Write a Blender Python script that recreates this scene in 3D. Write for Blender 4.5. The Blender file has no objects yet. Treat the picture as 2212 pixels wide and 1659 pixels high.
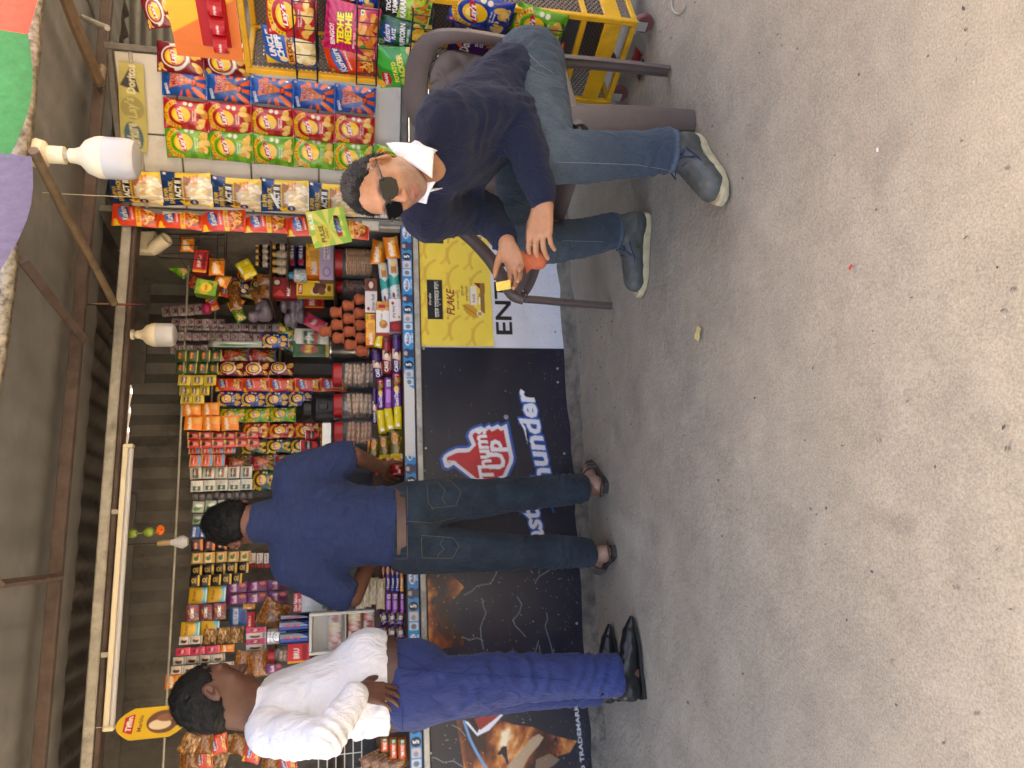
import bpy, math, random
import numpy as np
from mathutils import Vector, Matrix

# ---------------------------------------------------------------- camera, sky, sun, exposure
SC = bpy.context.scene
COL = SC.collection
PITCH = math.radians(12.75)
CAM_H = 1.15
FPX = 1550.0                      # focal length in units of a 2212 wide picture
IW, IH = 2212.0, 1659.0
cp, sp = math.cos(PITCH), math.sin(PITCH)

cam_data = bpy.data.cameras.new('camera')
cam = bpy.data.objects.new('camera', cam_data)
COL.objects.link(cam)
cam_data.sensor_fit = 'HORIZONTAL'
cam_data.sensor_width = 36.0
cam_data.lens = 36.0 * FPX / IW
cam_data.clip_start = 0.05
cam_data.clip_end = 600
# the phone was held upright, the picture lies on its side: picture right = down, picture top = right
fwd = Vector((0, cp, -sp)); down = Vector((0, -sp, -cp)); right = Vector((1, 0, 0))
cam.matrix_world = Matrix(((down.x, right.x, -fwd.x, 0), (down.y, right.y, -fwd.y, 0),
                           (down.z, right.z, -fwd.z, CAM_H), (0, 0, 0, 1)))
SC.camera = cam

SUN_EL, SUN_AZ = math.radians(46), math.radians(-13)   # the sun stands behind the stall, a little to the left
world = bpy.data.worlds.new('World'); SC.world = world; world.use_nodes = True
_n = world.node_tree.nodes; _n.clear()
_sky = _n.new('ShaderNodeTexSky'); _sky.sky_type = 'NISHITA'; _sky.sun_disc = False
_sky.sun_elevation = SUN_EL; _sky.sun_rotation = SUN_AZ
_sky.air_density = 0.55; _sky.dust_density = 6.0; _sky.ozone_density = 0.3
_bg = _n.new('ShaderNodeBackground'); _bg.inputs['Strength'].default_value = 0.15
_wo = _n.new('ShaderNodeOutputWorld')
world.node_tree.links.new(_sky.outputs[0], _bg.inputs[0]); world.node_tree.links.new(_bg.outputs[0], _wo.inputs[0])

sun_data = bpy.data.lights.new('sun', 'SUN'); sun_data.energy = 4.0; sun_data.angle = math.radians(0.6)
sun_data.color = (1.0, 0.95, 0.86)
sun = bpy.data.objects.new('sun', sun_data); COL.objects.link(sun)
_d = Vector((math.sin(SUN_AZ) * math.cos(SUN_EL), math.cos(SUN_AZ) * math.cos(SUN_EL), math.sin(SUN_EL)))
sun.rotation_euler = _d.to_track_quat('Z', 'Y').to_euler()
sun.location = (-3, 8, 12)

SC.view_settings.view_transform = 'Standard'; SC.view_settings.look = 'None'
SC.view_settings.gamma = 1.0; SC.view_settings.exposure = 3.12
SC.view_settings.use_white_balance = True; SC.view_settings.white_balance_temperature = 7250
SC.view_settings.use_curve_mapping = False
SC.render.engine = 'CYCLES'
SC.cycles.use_denoising = True
SC.cycles.max_bounces = 7; SC.cycles.diffuse_bounces = 4; SC.cycles.glossy_bounces = 3
SC.cycles.transmission_bounces = 6; SC.cycles.transparent_max_bounces = 12
SC.cycles.caustics_reflective = False; SC.cycles.caustics_refractive = False
SC.cycles.use_adaptive_sampling = True; SC.cycles.adaptive_threshold = 0.02
SC.cycles.sample_clamp_indirect = 6

rnd = random.Random(7)

# ---------------------------------------------------------------- picture -> place
def ray(x, y):
    """direction of the line of sight through a point of the (2212 x 1659) photograph"""
    r = (829.5 - y) / FPX; d = (x - 1106.0) / FPX
    return Vector((r, cp - d * sp, -sp - d * cp))

def on_ground(x, y, z=0.0):
    v = ray(x, y); t = (z - CAM_H) / v.z
    return Vector((v.x * t, v.y * t, z))

def at_depth(x, y, Y):
    v = ray(x, y); t = Y / v.y
    return Vector((v.x * t, Y, CAM_H + v.z * t))

class Frame:
    """an upright plane standing in the place: s runs along it to the right, n behind it, z up"""
    def __init__(self, ox, oy, ang):
        self.o = (ox, oy); self.a = ang
        self.e = (math.cos(ang), math.sin(ang)); self.n = (-math.sin(ang), math.cos(ang))
    def W(self, s, n, z):
        return Vector((self.o[0] + s * self.e[0] + n * self.n[0], self.o[1] + s * self.e[1] + n * self.n[1], z))
    def hit(self, x, y, n=0.0):
        v = ray(x, y)
        den = v.x * self.n[0] + v.y * self.n[1]
        num = n + self.o[0] * self.n[0] + self.o[1] * self.n[1]
        t = num / den
        px, py = v.x * t - self.o[0], v.y * t - self.o[1]
        return px * self.e[0] + py * self.e[1], CAM_H + v.z * t
    def box(self, x0, x1, y0, y1, n=0.0):
        """picture box (x0 top, x1 bottom, y0 right, y1 left) -> s centre, z centre, width, height"""
        ym, xm = (y0 + y1) / 2, (x0 + x1) / 2
        sr, _ = self.hit(xm, y0, n); sl, _ = self.hit(xm, y1, n)
        _, zt = self.hit(x0, ym, n); _, zb = self.hit(x1, ym, n)
        return (sr + sl) / 2, (zt + zb) / 2, sr - sl, zt - zb

ST = Frame(0.196, 3.67, math.atan2(0.2312, 0.9729))          # stall front
DOOR = Frame(0.83, 3.80, math.atan2(3.51 - 3.80, 1.50 - 0.83))   # opened door leaf, right of the stall

# ---------------------------------------------------------------- colours and materials
def lin(c):
    if isinstance(c, str):
        c = [int(c[i:i + 2], 16) for i in (0, 2, 4)]
    c = np.array(c[:3], float) / 255.0
    return tuple(np.where(c <= 0.04045, c / 12.92, ((c + 0.055) / 1.055) ** 2.4))

MATS = {}
def mat(name, col=None, rough=0.6, metal=0.0, attr=False, bump=0.0, bscale=60.0, noise=0.0, nscale=8.0, spec=0.5,
        coat=0.0, trans=0.0, sheen=0.0, col2=None, dirt=0.0, bdist=0.004, alpha=1.0, stretch=None, sss=0.0):
    """one procedural material: colour (or the printed colour of the surface), mottling, wear and fine relief"""
    if name in MATS: return MATS[name]
    m = bpy.data.materials.new(name); m.use_nodes = True; MATS[name] = m
    nt = m.node_tree; N = nt.nodes; L = nt.links
    b = N['Principled BSDF']
    b.inputs['Roughness'].default_value = rough; b.inputs['Metallic'].default_value = metal
    b.inputs['Specular IOR Level'].default_value = spec
    if coat: b.inputs['Coat Weight'].default_value = coat; b.inputs['Coat Roughness'].default_value = 0.12
    if trans: b.inputs['Transmission Weight'].default_value = trans; b.inputs['IOR'].default_value = 1.3
    if sheen: b.inputs['Sheen Weight'].default_value = sheen; b.inputs['Sheen Roughness'].default_value = 0.5
    if alpha < 1: b.inputs['Alpha'].default_value = alpha
    if sss:
        b.inputs['Subsurface Weight'].default_value = sss; b.inputs['Subsurface Radius'].default_value = (0.012, 0.005, 0.003)
        b.inputs['Subsurface Scale'].default_value = 1.0
    tc = N.new('ShaderNodeTexCoord')
    vec = tc.outputs['Object']
    if stretch:
        mp = N.new('ShaderNodeMapping'); mp.inputs['Scale'].default_value = stretch
        L.new(vec, mp.inputs[0]); vec = mp.outputs[0]
    if attr:
        a = N.new('ShaderNodeAttribute'); a.attribute_name = 'Col'; src = a.outputs['Color']
    else:
        c = N.new('ShaderNodeRGB'); c.outputs[0].default_value = (*lin(col), 1); src = c.outputs[0]
    if noise or col2 is not None:
        nz = N.new('ShaderNodeTexNoise'); nz.inputs['Scale'].default_value = nscale; nz.inputs['Detail'].default_value = 7
        nz.inputs['Roughness'].default_value = 0.62
        L.new(vec, nz.inputs['Vector'])
        mx = N.new('ShaderNodeMix'); mx.data_type = 'RGBA'
        if col2 is not None:
            rp = N.new('ShaderNodeMapRange'); rp.inputs[1].default_value = 0.40; rp.inputs[2].default_value = 0.64
            L.new(nz.outputs['Fac'], rp.inputs[0]); L.new(rp.outputs[0], mx.inputs['Factor'])
            L.new(src, mx.inputs[6]); mx.inputs[7].default_value = (*lin(col2), 1)
        else:
            rp = N.new('ShaderNodeMapRange'); rp.inputs[1].default_value = 0.3; rp.inputs[2].default_value = 0.7
            rp.inputs[3].default_value = 1 - noise; rp.inputs[4].default_value = 1 + noise
            L.new(nz.outputs['Fac'], rp.inputs[0])
            mx.blend_type = 'MULTIPLY'; mx.inputs['Factor'].default_value = 1
            L.new(src, mx.inputs[6]); L.new(rp.outputs[0], mx.inputs[7])
        src = mx.outputs[2]
    if dirt:
        dz = N.new('ShaderNodeTexNoise'); dz.inputs['Scale'].default_value = 3.1; dz.inputs['Detail'].default_value = 9
        dz.inputs['Roughness'].default_value = 0.75; L.new(tc.outputs['Object'], dz.inputs['Vector'])
        dr = N.new('ShaderNodeMapRange'); dr.inputs[1].default_value = 0.52; dr.inputs[2].default_value = 0.72
        dr.inputs[4].default_value = dirt; L.new(dz.outputs['Fac'], dr.inputs[0])
        dm = N.new('ShaderNodeMix'); dm.data_type = 'RGBA'; L.new(dr.outputs[0], dm.inputs['Factor'])
        L.new(src, dm.inputs[6]); dm.inputs[7].default_value = (0.035, 0.028, 0.022, 1); src = dm.outputs[2]
        ra = N.new('ShaderNodeMath'); ra.operation = 'ADD'; ra.inputs[1].default_value = rough; ra.use_clamp = True
        L.new(dr.outputs[0], ra.inputs[0]); L.new(ra.outputs[0], b.inputs['Roughness'])
    L.new(src, b.inputs['Base Color'])
    if bump:
        bz = N.new('ShaderNodeTexNoise'); bz.inputs['Scale'].default_value = bscale; bz.inputs['Detail'].default_value = 5
        L.new(vec, bz.inputs['Vector'])
        bp = N.new('ShaderNodeBump'); bp.inputs['Strength'].default_value = bump; bp.inputs['Distance'].default_value = bdist
        L.new(bz.outputs['Fac'], bp.inputs['Height']); L.new(bp.outputs[0], b.inputs['Normal'])
    return m

def weave(name, attr=True, col=None, scale=260, amt=0.35, rough=0.9, sheen=0.15, fold=0.5, colvar=0.12, bd=0.0015):
    """cloth: two crossed fine wave bumps over a printed or plain colour"""
    if name in MATS: return MATS[name]
    m = mat(name, col=col, attr=attr, rough=rough, sheen=sheen, noise=colvar, nscale=220, spec=0.2)
    nt = m.node_tree; N = nt.nodes; L = nt.links; b = N['Principled BSDF']
    tc = N.new('ShaderNodeTexCoord')
    prev = None
    if fold:                              # soft creases lying across the cloth
        mp = N.new('ShaderNodeMapping'); mp.inputs['Scale'].default_value = (1, 1, .55); mp.inputs['Rotation'].default_value = (.5, .4, 0); L.new(tc.outputs['Object'], mp.inputs[0])
        fz = N.new('ShaderNodeTexNoise'); fz.inputs['Scale'].default_value = 17; fz.inputs['Detail'].default_value = 3; fz.inputs['Distortion'].default_value = 1.6; L.new(mp.outputs[0], fz.inputs['Vector'])
        fa = N.new('ShaderNodeMath'); fa.operation = 'ABSOLUTE'; fs = N.new('ShaderNodeMath'); fs.operation = 'SUBTRACT'; fs.inputs[1].default_value = .5; L.new(fz.outputs['Fac'], fs.inputs[0]); L.new(fs.outputs[0], fa.inputs[0])
        prev = N.new('ShaderNodeBump'); prev.inputs['Strength'].default_value = fold; prev.inputs['Distance'].default_value = .03; L.new(fa.outputs[0], prev.inputs['Height'])
    for i, dr in enumerate(('Z', 'X')):
        w = N.new('ShaderNodeTexWave'); w.bands_direction = dr; w.inputs['Scale'].default_value = scale * (1.0 if i == 0 else 0.7)
        w.inputs['Distortion'].default_value = 1.5; w.inputs['Detail Scale'].default_value = 3
        L.new(tc.outputs['Object'], w.inputs['Vector'])
        bp = N.new('ShaderNodeBump'); bp.inputs['Strength'].default_value = amt; bp.inputs['Distance'].default_value = bd
        L.new(w.outputs['Fac'], bp.inputs['Height'])
        if prev is not None: L.new(prev.outputs[0], bp.inputs['Normal'])
        prev = bp
    L.new(prev.outputs[0], b.inputs['Normal'])
    return m

# ---------------------------------------------------------------- objects
def tag(o, label=None, cat=None, group=None, kind=None):
    if label: o['label'] = label
    if cat: o['category'] = cat
    if group: o['group'] = group
    if kind: o['kind'] = kind
    return o

def empty(name, loc, rz=0.0, label=None, cat=None, group=None):
    o = bpy.data.objects.new(name, None); COL.objects.link(o); o.empty_display_size = 0.05
    o.location = loc; o.rotation_euler = (0, 0, rz)
    return tag(o, label, cat, group)

def obj(name, me, parent=None, loc=(0, 0, 0), rot=(0, 0, 0), scale=(1, 1, 1)):
    o = bpy.data.objects.new(name, me); COL.objects.link(o)
    o.location = loc; o.rotation_euler = rot; o.scale = scale
    if parent is not None: o.parent = parent
    return o

def copy_tree(src, parent=None):
    c = src.copy(); COL.objects.link(c)
    if parent is not None: c.parent = parent
    for ch in src.children:
        copy_tree(ch, c)
    return c

class MB:
    """collects simple solids and makes one mesh of them"""
    def __init__(self): self.v = []; self.f = []; self.c = []; self.cur = None; self.mi = []; self.m = 0
    def _add(self, vs, fs):
        k = len(self.v); self.v += [tuple(v) for v in vs]
        self.f += [tuple(k + i for i in f) for f in fs]; self.mi += [self.m] * len(fs)
        if self.cur is not None or self.c:
            self.c += [self.cur or (0.5, 0.5, 0.5)] * len(vs)
    def col(self, c): self.cur = lin(c); return self
    def box(self, cx, cy, cz, sx, sy, sz, M=None, bev=0.0):
        hx, hy, hz = sx / 2, sy / 2, sz / 2
        if bev <= 0:
            vs = [(cx + a * hx, cy + b * hy, cz + c * hz) for a in (-1, 1) for b in (-1, 1) for c in (-1, 1)]
            fs = [(0, 1, 3, 2), (4, 6, 7, 5), (0, 4, 5, 1), (2, 3, 7, 6), (0, 2, 6, 4), (1, 5, 7, 3)]
        else:
            e = min(bev, hx * .95, hy * .95, hz * .95); vs = []; idx = {}
            for a in (-1, 1):
                for b in (-1, 1):
                    for c in (-1, 1):
                        for ax in range(3):
                            p = [a * (hx - e), b * (hy - e), c * (hz - e)]; p[ax] += (a, b, c)[ax] * e
                            idx[(a, b, c, ax)] = len(vs); vs.append((cx + p[0], cy + p[1], cz + p[2]))
            fs = []
            for a in (-1, 1):
                for ax in range(3):
                    o2 = [i for i in range(3) if i != ax]
                    q = []
                    for (p1, p2) in ((-1, -1), (1, -1), (1, 1), (-1, 1)):
                        k = [0, 0, 0]; k[ax] = a; k[o2[0]] = p1; k[o2[1]] = p2; q.append(idx[(*k, ax)])
                    fs.append(tuple(q))
            for ax in range(3):
                o2 = [i for i in range(3) if i != ax]
                for p1 in (-1, 1):
                    for p2 in (-1, 1):
                        def K(s, w):
                            k = [0, 0, 0]; k[ax] = s; k[o2[0]] = p1; k[o2[1]] = p2; return idx[(*k, w)]
                        fs.append((K(-1, o2[0]), K(1, o2[0]), K(1, o2[1]), K(-1, o2[1])))
            for a in (-1, 1):
                for b in (-1, 1):
                    for c in (-1, 1):
                        fs.append(tuple(idx[(a, b, c, ax)] for ax in range(3)))
        if M is not None: vs = [M @ Vector(v) for v in vs]
        self._add(vs, fs); return self
    def tube(self, pts, r, n=8, cap=True, flat=1.0, up=None, M=None):
        """round (or flattened) bar along a line of points; r one number or one per point"""
        P = [Vector(p) for p in pts]; R = r if isinstance(r, (list, tuple)) else [r] * len(P)
        vs = []; prevx = None
        for i, p in enumerate(P):
            d = (P[min(i + 1, len(P) - 1)] - P[max(i - 1, 0)]).normalized()
            if prevx is None:
                ref = Vector(up) if up is not None else (Vector((0, 0, 1)) if abs(d.z) < 0.9 else Vector((1, 0, 0)))
                x = d.cross(ref).normalized()
            else:
                x = (prevx - d * prevx.dot(d)).normalized()
            prevx = x; y = d.cross(x)
            for k in range(n):
                a = 2 * math.pi * k / n
                vs.append(p + x * (math.cos(a) * R[i]) + y * (math.sin(a) * R[i] * flat))
        fs = []
        for i in range(len(P) - 1):
            for k in range(n):
                fs.append((i * n + k, i * n + (k + 1) % n, (i + 1) * n + (k + 1) % n, (i + 1) * n + k))
        if cap:
            fs.append(tuple(reversed(range(n)))); fs.append(tuple((len(P) - 1) * n + k for k in range(n)))
        if M is not None: vs = [M @ v for v in vs]
        self._add(vs, fs); return self
    def sweep(self, pts, prof, xs, cap=True):
        """profile (list of (a,b)) along points; xs: for each point the (side, up) vectors of the profile"""
        n = len(prof); vs = []
        for p, (sx, sy) in zip(pts, xs):
            p = Vector(p); sx = Vector(sx); sy = Vector(sy)
            for a, b in prof: vs.append(p + sx * a + sy * b)
        fs = []
        for i in range(len(pts) - 1):
            for k in range(n):
                fs.append((i * n + k, i * n + (k + 1) % n, (i + 1) * n + (k + 1) % n, (i + 1) * n + k))
        if cap:
            fs.append(tuple(reversed(range(n)))); fs.append(tuple((len(pts) - 1) * n + k for k in range(n)))
        self._add(vs, fs); return self
    def lathe(self, prof, n=20, c=(0, 0, 0), M=None):
        """profile of (radius, height) turned round the z axis"""
        vs = []; m = len(prof)
        for r, z in prof:
            for k in range(n):
                a = 2 * math.pi * k / n
                vs.append(Vector((c[0] + math.cos(a) * r, c[1] + math.sin(a) * r, c[2] + z)))
        fs = []
        for i in range(m - 1):
            for k in range(n):
                fs.append((i * n + k, i * n + (k + 1) % n, (i + 1) * n + (k + 1) % n, (i + 1) * n + k))
        if prof[0][0] > 1e-5: fs.append(tuple(reversed(range(n))))
        if prof[-1][0] > 1e-5: fs.append(tuple((m - 1) * n + k for k in range(n)))
        if M is not None: vs = [M @ v for v in vs]
        self._add(vs, fs); return self
    def poly(self, pts, M=None):
        vs = [Vector(p) for p in pts]
        if M is not None: vs = [M @ v for v in vs]
        self._add(vs, [tuple(range(len(vs)))]); return self
    def prism(self, outline, d0, d1):
        """outline of (x,z) points pushed from y=d0 to y=d1"""
        n = len(outline)
        vs = [(x, d0, z) for x, z in outline] + [(x, d1, z) for x, z in outline]
        fs = [tuple(range(n)), tuple(reversed(range(n, 2 * n)))] + [(i, n + i, n + (i + 1) % n, (i + 1) % n) for i in range(n)]
        self._add(vs, fs); return self
    def mesh(self, name, mats, smooth=True, sharp=35):
        me = bpy.data.meshes.new(name); me.from_pydata(self.v, [], self.f)
        for m in (mats if isinstance(mats, (list, tuple)) else [mats]): me.materials.append(m)
        if any(self.mi): me.polygons.foreach_set('material_index', self.mi)
        if self.c: set_col(me, np.array(self.c))
        finish(me, smooth, sharp); return me

def set_col(me, c):
    a = me.color_attributes.new('Col', 'FLOAT_COLOR', 'POINT')
    buf = np.ones((len(me.vertices), 4), np.float32); buf[:, :3] = c
    a.data.foreach_set('color', buf.ravel())

def finish(me, smooth=True, sharp=35):
    me.validate(); me.update()
    if smooth:
        me.polygons.foreach_set('use_smooth', [True] * len(me.polygons))
        if sharp: me.set_sharp_from_angle(angle=math.radians(sharp))

def flip_fix(me):
    import bmesh
    bm = bmesh.new(); bm.from_mesh(me); bmesh.ops.recalc_face_normals(bm, faces=bm.faces); bm.to_mesh(me); bm.free()

def smoothcurve(pts, n):
    """Catmull-Rom through points, n samples per span"""
    P = [np.array(p, float) for p in pts]; P = [2 * P[0] - P[1]] + P + [2 * P[-1] - P[-2]]
    out = []
    for i in range(1, len(P) - 2):
        for k in range(n):
            t = k / n; a, b, c, d = P[i - 1], P[i], P[i + 1], P[i + 2]
            out.append(0.5 * (2 * b + (c - a) * t + (2 * a - 5 * b + 4 * c - d) * t * t + (3 * b - a - 3 * c + d) * t ** 3))
    out.append(P[-2]); return [tuple(p) for p in out]

# ---------------------------------------------------------------- value noise for geometry
_ng = np.random.RandomState(3).rand(64, 64, 64).astype(np.float32)
def vnoise(p, sc=1.0):
    """smooth noise -1..1 of points (n,3)"""
    q = np.asarray(p, np.float32) * sc; i = np.floor(q).astype(int); f = q - i; f = f * f * (3 - 2 * f)
    r = 0
    for a in (0, 1):
        for b in (0, 1):
            for c in (0, 1):
                w = (f[..., 0] if a else 1 - f[..., 0]) * (f[..., 1] if b else 1 - f[..., 1]) * (f[..., 2] if c else 1 - f[..., 2])
                r = r + w * _ng[(i[..., 0] + a) & 63, (i[..., 1] + b) & 63, (i[..., 2] + c) & 63]
    return r * 2 - 1

def fbm(p, sc, o=4):
    r = 0; a = 1.0
    for k in range(o):
        r = r + a * vnoise(np.asarray(p) + 17.3 * k, sc); sc *= 2.03; a *= 0.55
    return r

# ---------------------------------------------------------------- flat print: colour laid down as a fine vertex grid
_txt = {}
def glyphs(s, bold=0.0, shear=0.0):
    k = (s, bold, shear)
    if k not in _txt:
        c = bpy.data.curves.new('lettering', 'FONT'); c.body = s; c.resolution_u = 2; c.offset = bold; c.shear = shear
        o = bpy.data.objects.new('lettering', c); m = o.to_mesh(); m.calc_loop_triangles()
        v = np.zeros(len(m.vertices) * 3); m.vertices.foreach_get('co', v); v = v.reshape(-1, 3)[:, :2]
        t = np.zeros(len(m.loop_triangles) * 3, int); m.loop_triangles.foreach_get('vertices', t)
        _txt[k] = v[t.reshape(-1, 3)]
        o.to_mesh_clear(); bpy.data.objects.remove(o); bpy.data.curves.remove(c)
    return _txt[k]

class Print:
    """picture of a wrapper or sign: x 0..w to the right, y 0..h up, in any unit; nx, ny vertices"""
    def __init__(self, w, h, nx, base, ss=3):
        self.w, self.h, self.nx = w, h, nx; self.ny = max(4, int(round(nx * h / w))); self.ss = ss
        self.W, self.H = self.nx * ss, self.ny * ss
        self.a = np.empty((self.H, self.W, 3), np.float32); self.a[:] = lin(base)
        xs = (np.arange(self.W) + 0.5) / self.W * w; ys = (np.arange(self.H) + 0.5) / self.H * h
        self.X, self.Y = np.meshgrid(xs, ys)
    def win(self, x0, y0, x1, y1):
        i0 = max(0, int(y0 / self.h * self.H) - 1); i1 = min(self.H, int(y1 / self.h * self.H) + 2)
        j0 = max(0, int(x0 / self.w * self.W) - 1); j1 = min(self.W, int(x1 / self.w * self.W) + 2)
        return (slice(i0, max(i0, i1)), slice(j0, max(j0, j1)))
    def put(self, mask, c, op=1.0, wn=None):
        c = np.array(lin(c), np.float32); a = self.a if wn is None else self.a[wn]
        a[mask] = a[mask] * (1 - op) + c * op; return self
    def rect(self, x0, y0, x1, y1, c, op=1):
        w = self.win(x0, y0, x1, y1); X, Y = self.X[w], self.Y[w]
        return self.put((X >= x0) & (X <= x1) & (Y >= y0) & (Y <= y1), c, op, w)
    def ell(self, cx, cy, rx, ry, c, rot=0, op=1):
        m = max(rx, ry); w = self.win(cx - m, cy - m, cx + m, cy + m)
        a = math.radians(rot); dx, dy = self.X[w] - cx, self.Y[w] - cy
        u = (dx * math.cos(a) + dy * math.sin(a)) / rx; v = (-dx * math.sin(a) + dy * math.cos(a)) / ry
        return self.put(u * u + v * v <= 1, c, op, w)
    def grad(self, c0, c1, vertical=True):
        t = ((self.Y / self.h) if vertical else (self.X / self.w))[..., None]
        self.a = (np.array(lin(c0)) * (1 - t) + np.array(lin(c1)) * t).astype(np.float32); return self
    def polymask(self, pts):
        m = np.zeros(self.X.shape, bool); n = len(pts)
        for i in range(n):
            x1, y1 = pts[i]; x2, y2 = pts[(i + 1) % n]
            if y1 == y2: continue
            c = ((self.Y < y1) != (self.Y < y2)) & (self.X < (x2 - x1) * (self.Y - y1) / (y2 - y1) + x1)
            m ^= c
        return m
    def poly(self, pts, c, op=1): return self.put(self.polymask(pts), c, op)
    def line(self, pts, wd, c, op=1):
        xs = [p[0] for p in pts]; ys = [p[1] for p in pts]; w = self.win(min(xs) - wd, min(ys) - wd, max(xs) + wd, max(ys) + wd)
        X, Y = self.X[w], self.Y[w]; m = np.zeros(X.shape, bool)
        for (x1, y1), (x2, y2) in zip(pts[:-1], pts[1:]):
            dx, dy = x2 - x1, y2 - y1; L = dx * dx + dy * dy + 1e-12
            t = np.clip(((X - x1) * dx + (Y - y1) * dy) / L, 0, 1)
            m |= (X - x1 - t * dx) ** 2 + (Y - y1 - t * dy) ** 2 <= (wd / 2) ** 2
        return self.put(m, c, op, w)
    def burst(self, cx, cy, n, c, ph=0.0, r0=0.0, r1=9e9, tw=0.0):
        dx, dy = self.X - cx, self.Y - cy; r = np.hypot(dx, dy); a = np.arctan2(dy, dx) + ph + tw * r
        return self.put((np.sin(a * n) > 0) & (r > r0) & (r < r1), c)
    def ring(self, cx, cy, r0, r1, c, a0=-180, a1=180, op=1):
        dx, dy = self.X - cx, self.Y - cy; r = np.hypot(dx, dy); a = np.degrees(np.arctan2(dy, dx))
        return self.put((r >= r0) & (r <= r1) & (a >= a0) & (a <= a1), c, op)
    def blobs(self, n, x0, y0, x1, y1, r, cols, seed=1, asp=1.4):
        g = random.Random(seed)
        for _ in range(n):
            self.ell(g.uniform(x0, x1), g.uniform(y0, y1), r * g.uniform(.6, 1.2) * asp, r * g.uniform(.6, 1.2), g.choice(cols), g.uniform(0, 180))
        return self
    def mottle(self, amt, sc, seed=0, o=4):
        p = np.stack([self.X, self.Y, np.full_like(self.X, seed * 7.7)], -1)
        self.a *= (1 + amt * fbm(p, sc, o))[..., None]; self.a = np.clip(self.a, 0, 1); return self
    def text(self, s, cx, cy, w, c, hgt=None, rot=0, bold=0.02, shear=0.0, line=None, lw=0.05, op=1):
        """lettering fitted to width w (and height hgt), centred on cx, cy; line = outline colour"""
        T = glyphs(s, bold, shear)
        if len(T) == 0: return self
        lo, hi = T.reshape(-1, 2).min(0), T.reshape(-1, 2).max(0)
        k = w / (hi[0] - lo[0]); ky = k if hgt is None else hgt / (hi[1] - lo[1])
        if line is not None: self._tri(glyphs(s, bold + lw, shear), (lo + hi) / 2, k, ky, cx, cy, rot, line, op)
        self._tri(T, (lo + hi) / 2, k, ky, cx, cy, rot, c, op); return self
    def _tri(self, T, mid, k, ky, cx, cy, rot, c, op):
        a = math.radians(rot); ca, sa = math.cos(a), math.sin(a)
        P = (T - mid) * np.array([k, ky])
        Q = np.stack([P[..., 0] * ca - P[..., 1] * sa + cx, P[..., 0] * sa + P[..., 1] * ca + cy], -1)
        Q = Q / np.array([self.w, self.h]) * np.array([self.W, self.H]) - 0.5
        c = np.array(lin(c), np.float32)
        for t in Q:
            x0, y0 = np.maximum(np.ceil(t.min(0)).astype(int), 0)
            x1, y1 = np.floor(t.max(0)).astype(int); x1 = min(x1, self.W - 1); y1 = min(y1, self.H - 1)
            if x1 < x0 or y1 < y0: continue
            xx, yy = np.meshgrid(np.arange(x0, x1 + 1), np.arange(y0, y1 + 1))
            (ax, ay), (bx, by), (dx, dy) = t
            w0 = (bx - ax) * (yy - ay) - (by - ay) * (xx - ax)
            w1 = (dx - bx) * (yy - by) - (dy - by) * (xx - bx)
            w2 = (ax - dx) * (yy - dy) - (ay - dy) * (xx - dx)
            m = ((w0 >= 0) & (w1 >= 0) & (w2 >= 0)) | ((w0 <= 0) & (w1 <= 0) & (w2 <= 0))
            sub = self.a[y0:y1 + 1, x0:x1 + 1]; sub[m] = sub[m] * (1 - op) + c * op
    def grid(self):
        """colours of the vertex grid, rows bottom to top"""
        return self.a.reshape(self.ny, self.ss, self.nx, self.ss, 3).mean((1, 3))

def grid_faces(nx, ny, off=0, flip=False):
    i = np.arange(nx - 1)[None, :] + (np.arange(ny - 1) * nx)[:, None] + off
    q = np.stack([i, i + 1, i + nx + 1, i + nx], -1).reshape(-1, 4)
    return q[:, ::-1] if flip else q

def grid_mesh(name, P, front, back=None, m=None, backcol=None, smooth=True):
    """mesh from a Print: front(u,v)->xyz for u,v in 0..1 arrays; back: a coarse grid of its own behind it"""
    u, v = np.meshgrid(np.linspace(0, 1, P.nx), np.linspace(0, 1, P.ny))
    V = front(u, v).reshape(-1, 3); C = P.grid().reshape(-1, 3); F = [grid_faces(P.nx, P.ny)]
    if back is not None:
        bx, by = 9, 9
        u2, v2 = np.meshgrid(np.linspace(0, 1, bx), np.linspace(0, 1, by))
        F.append(grid_faces(bx, by, len(V), True)); V = np.concatenate([V, back(u2, v2).reshape(-1, 3)])
        bc = np.array(lin(backcol)) if backcol is not None else C.mean(0)
        C = np.concatenate([C, np.tile(bc, (bx * by, 1))])
    return np_mesh(name, V, np.concatenate(F), m, C, smooth)

def np_mesh(name, V, Q, m, C=None, smooth=True):
    me = bpy.data.meshes.new(name); Q = np.asarray(Q, np.int32); V = np.asarray(V, np.float32)
    me.vertices.add(len(V)); me.vertices.foreach_set('co', V.ravel())
    k = Q.shape[1]
    me.loops.add(Q.size); me.loops.foreach_set('vertex_index', Q.ravel())
    me.polygons.add(len(Q)); me.polygons.foreach_set('loop_start', np.arange(0, Q.size, k, dtype=np.int32))
    me.polygons.foreach_set('loop_total', np.full(len(Q), k, np.int32))
    me.update(calc_edges=True); me.validate()
    if smooth: me.polygons.foreach_set('use_smooth', np.ones(len(Q), bool))
    if C is not None: set_col(me, C)
    if m is not None: me.materials.append(m)
    me.update()
    return me

# ---------------------------------------------------------------- smooth bodies: distance field -> surface
def _nrm(v):
    v = np.array(v, float); return v / (np.linalg.norm(v) + 1e-12)

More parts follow.
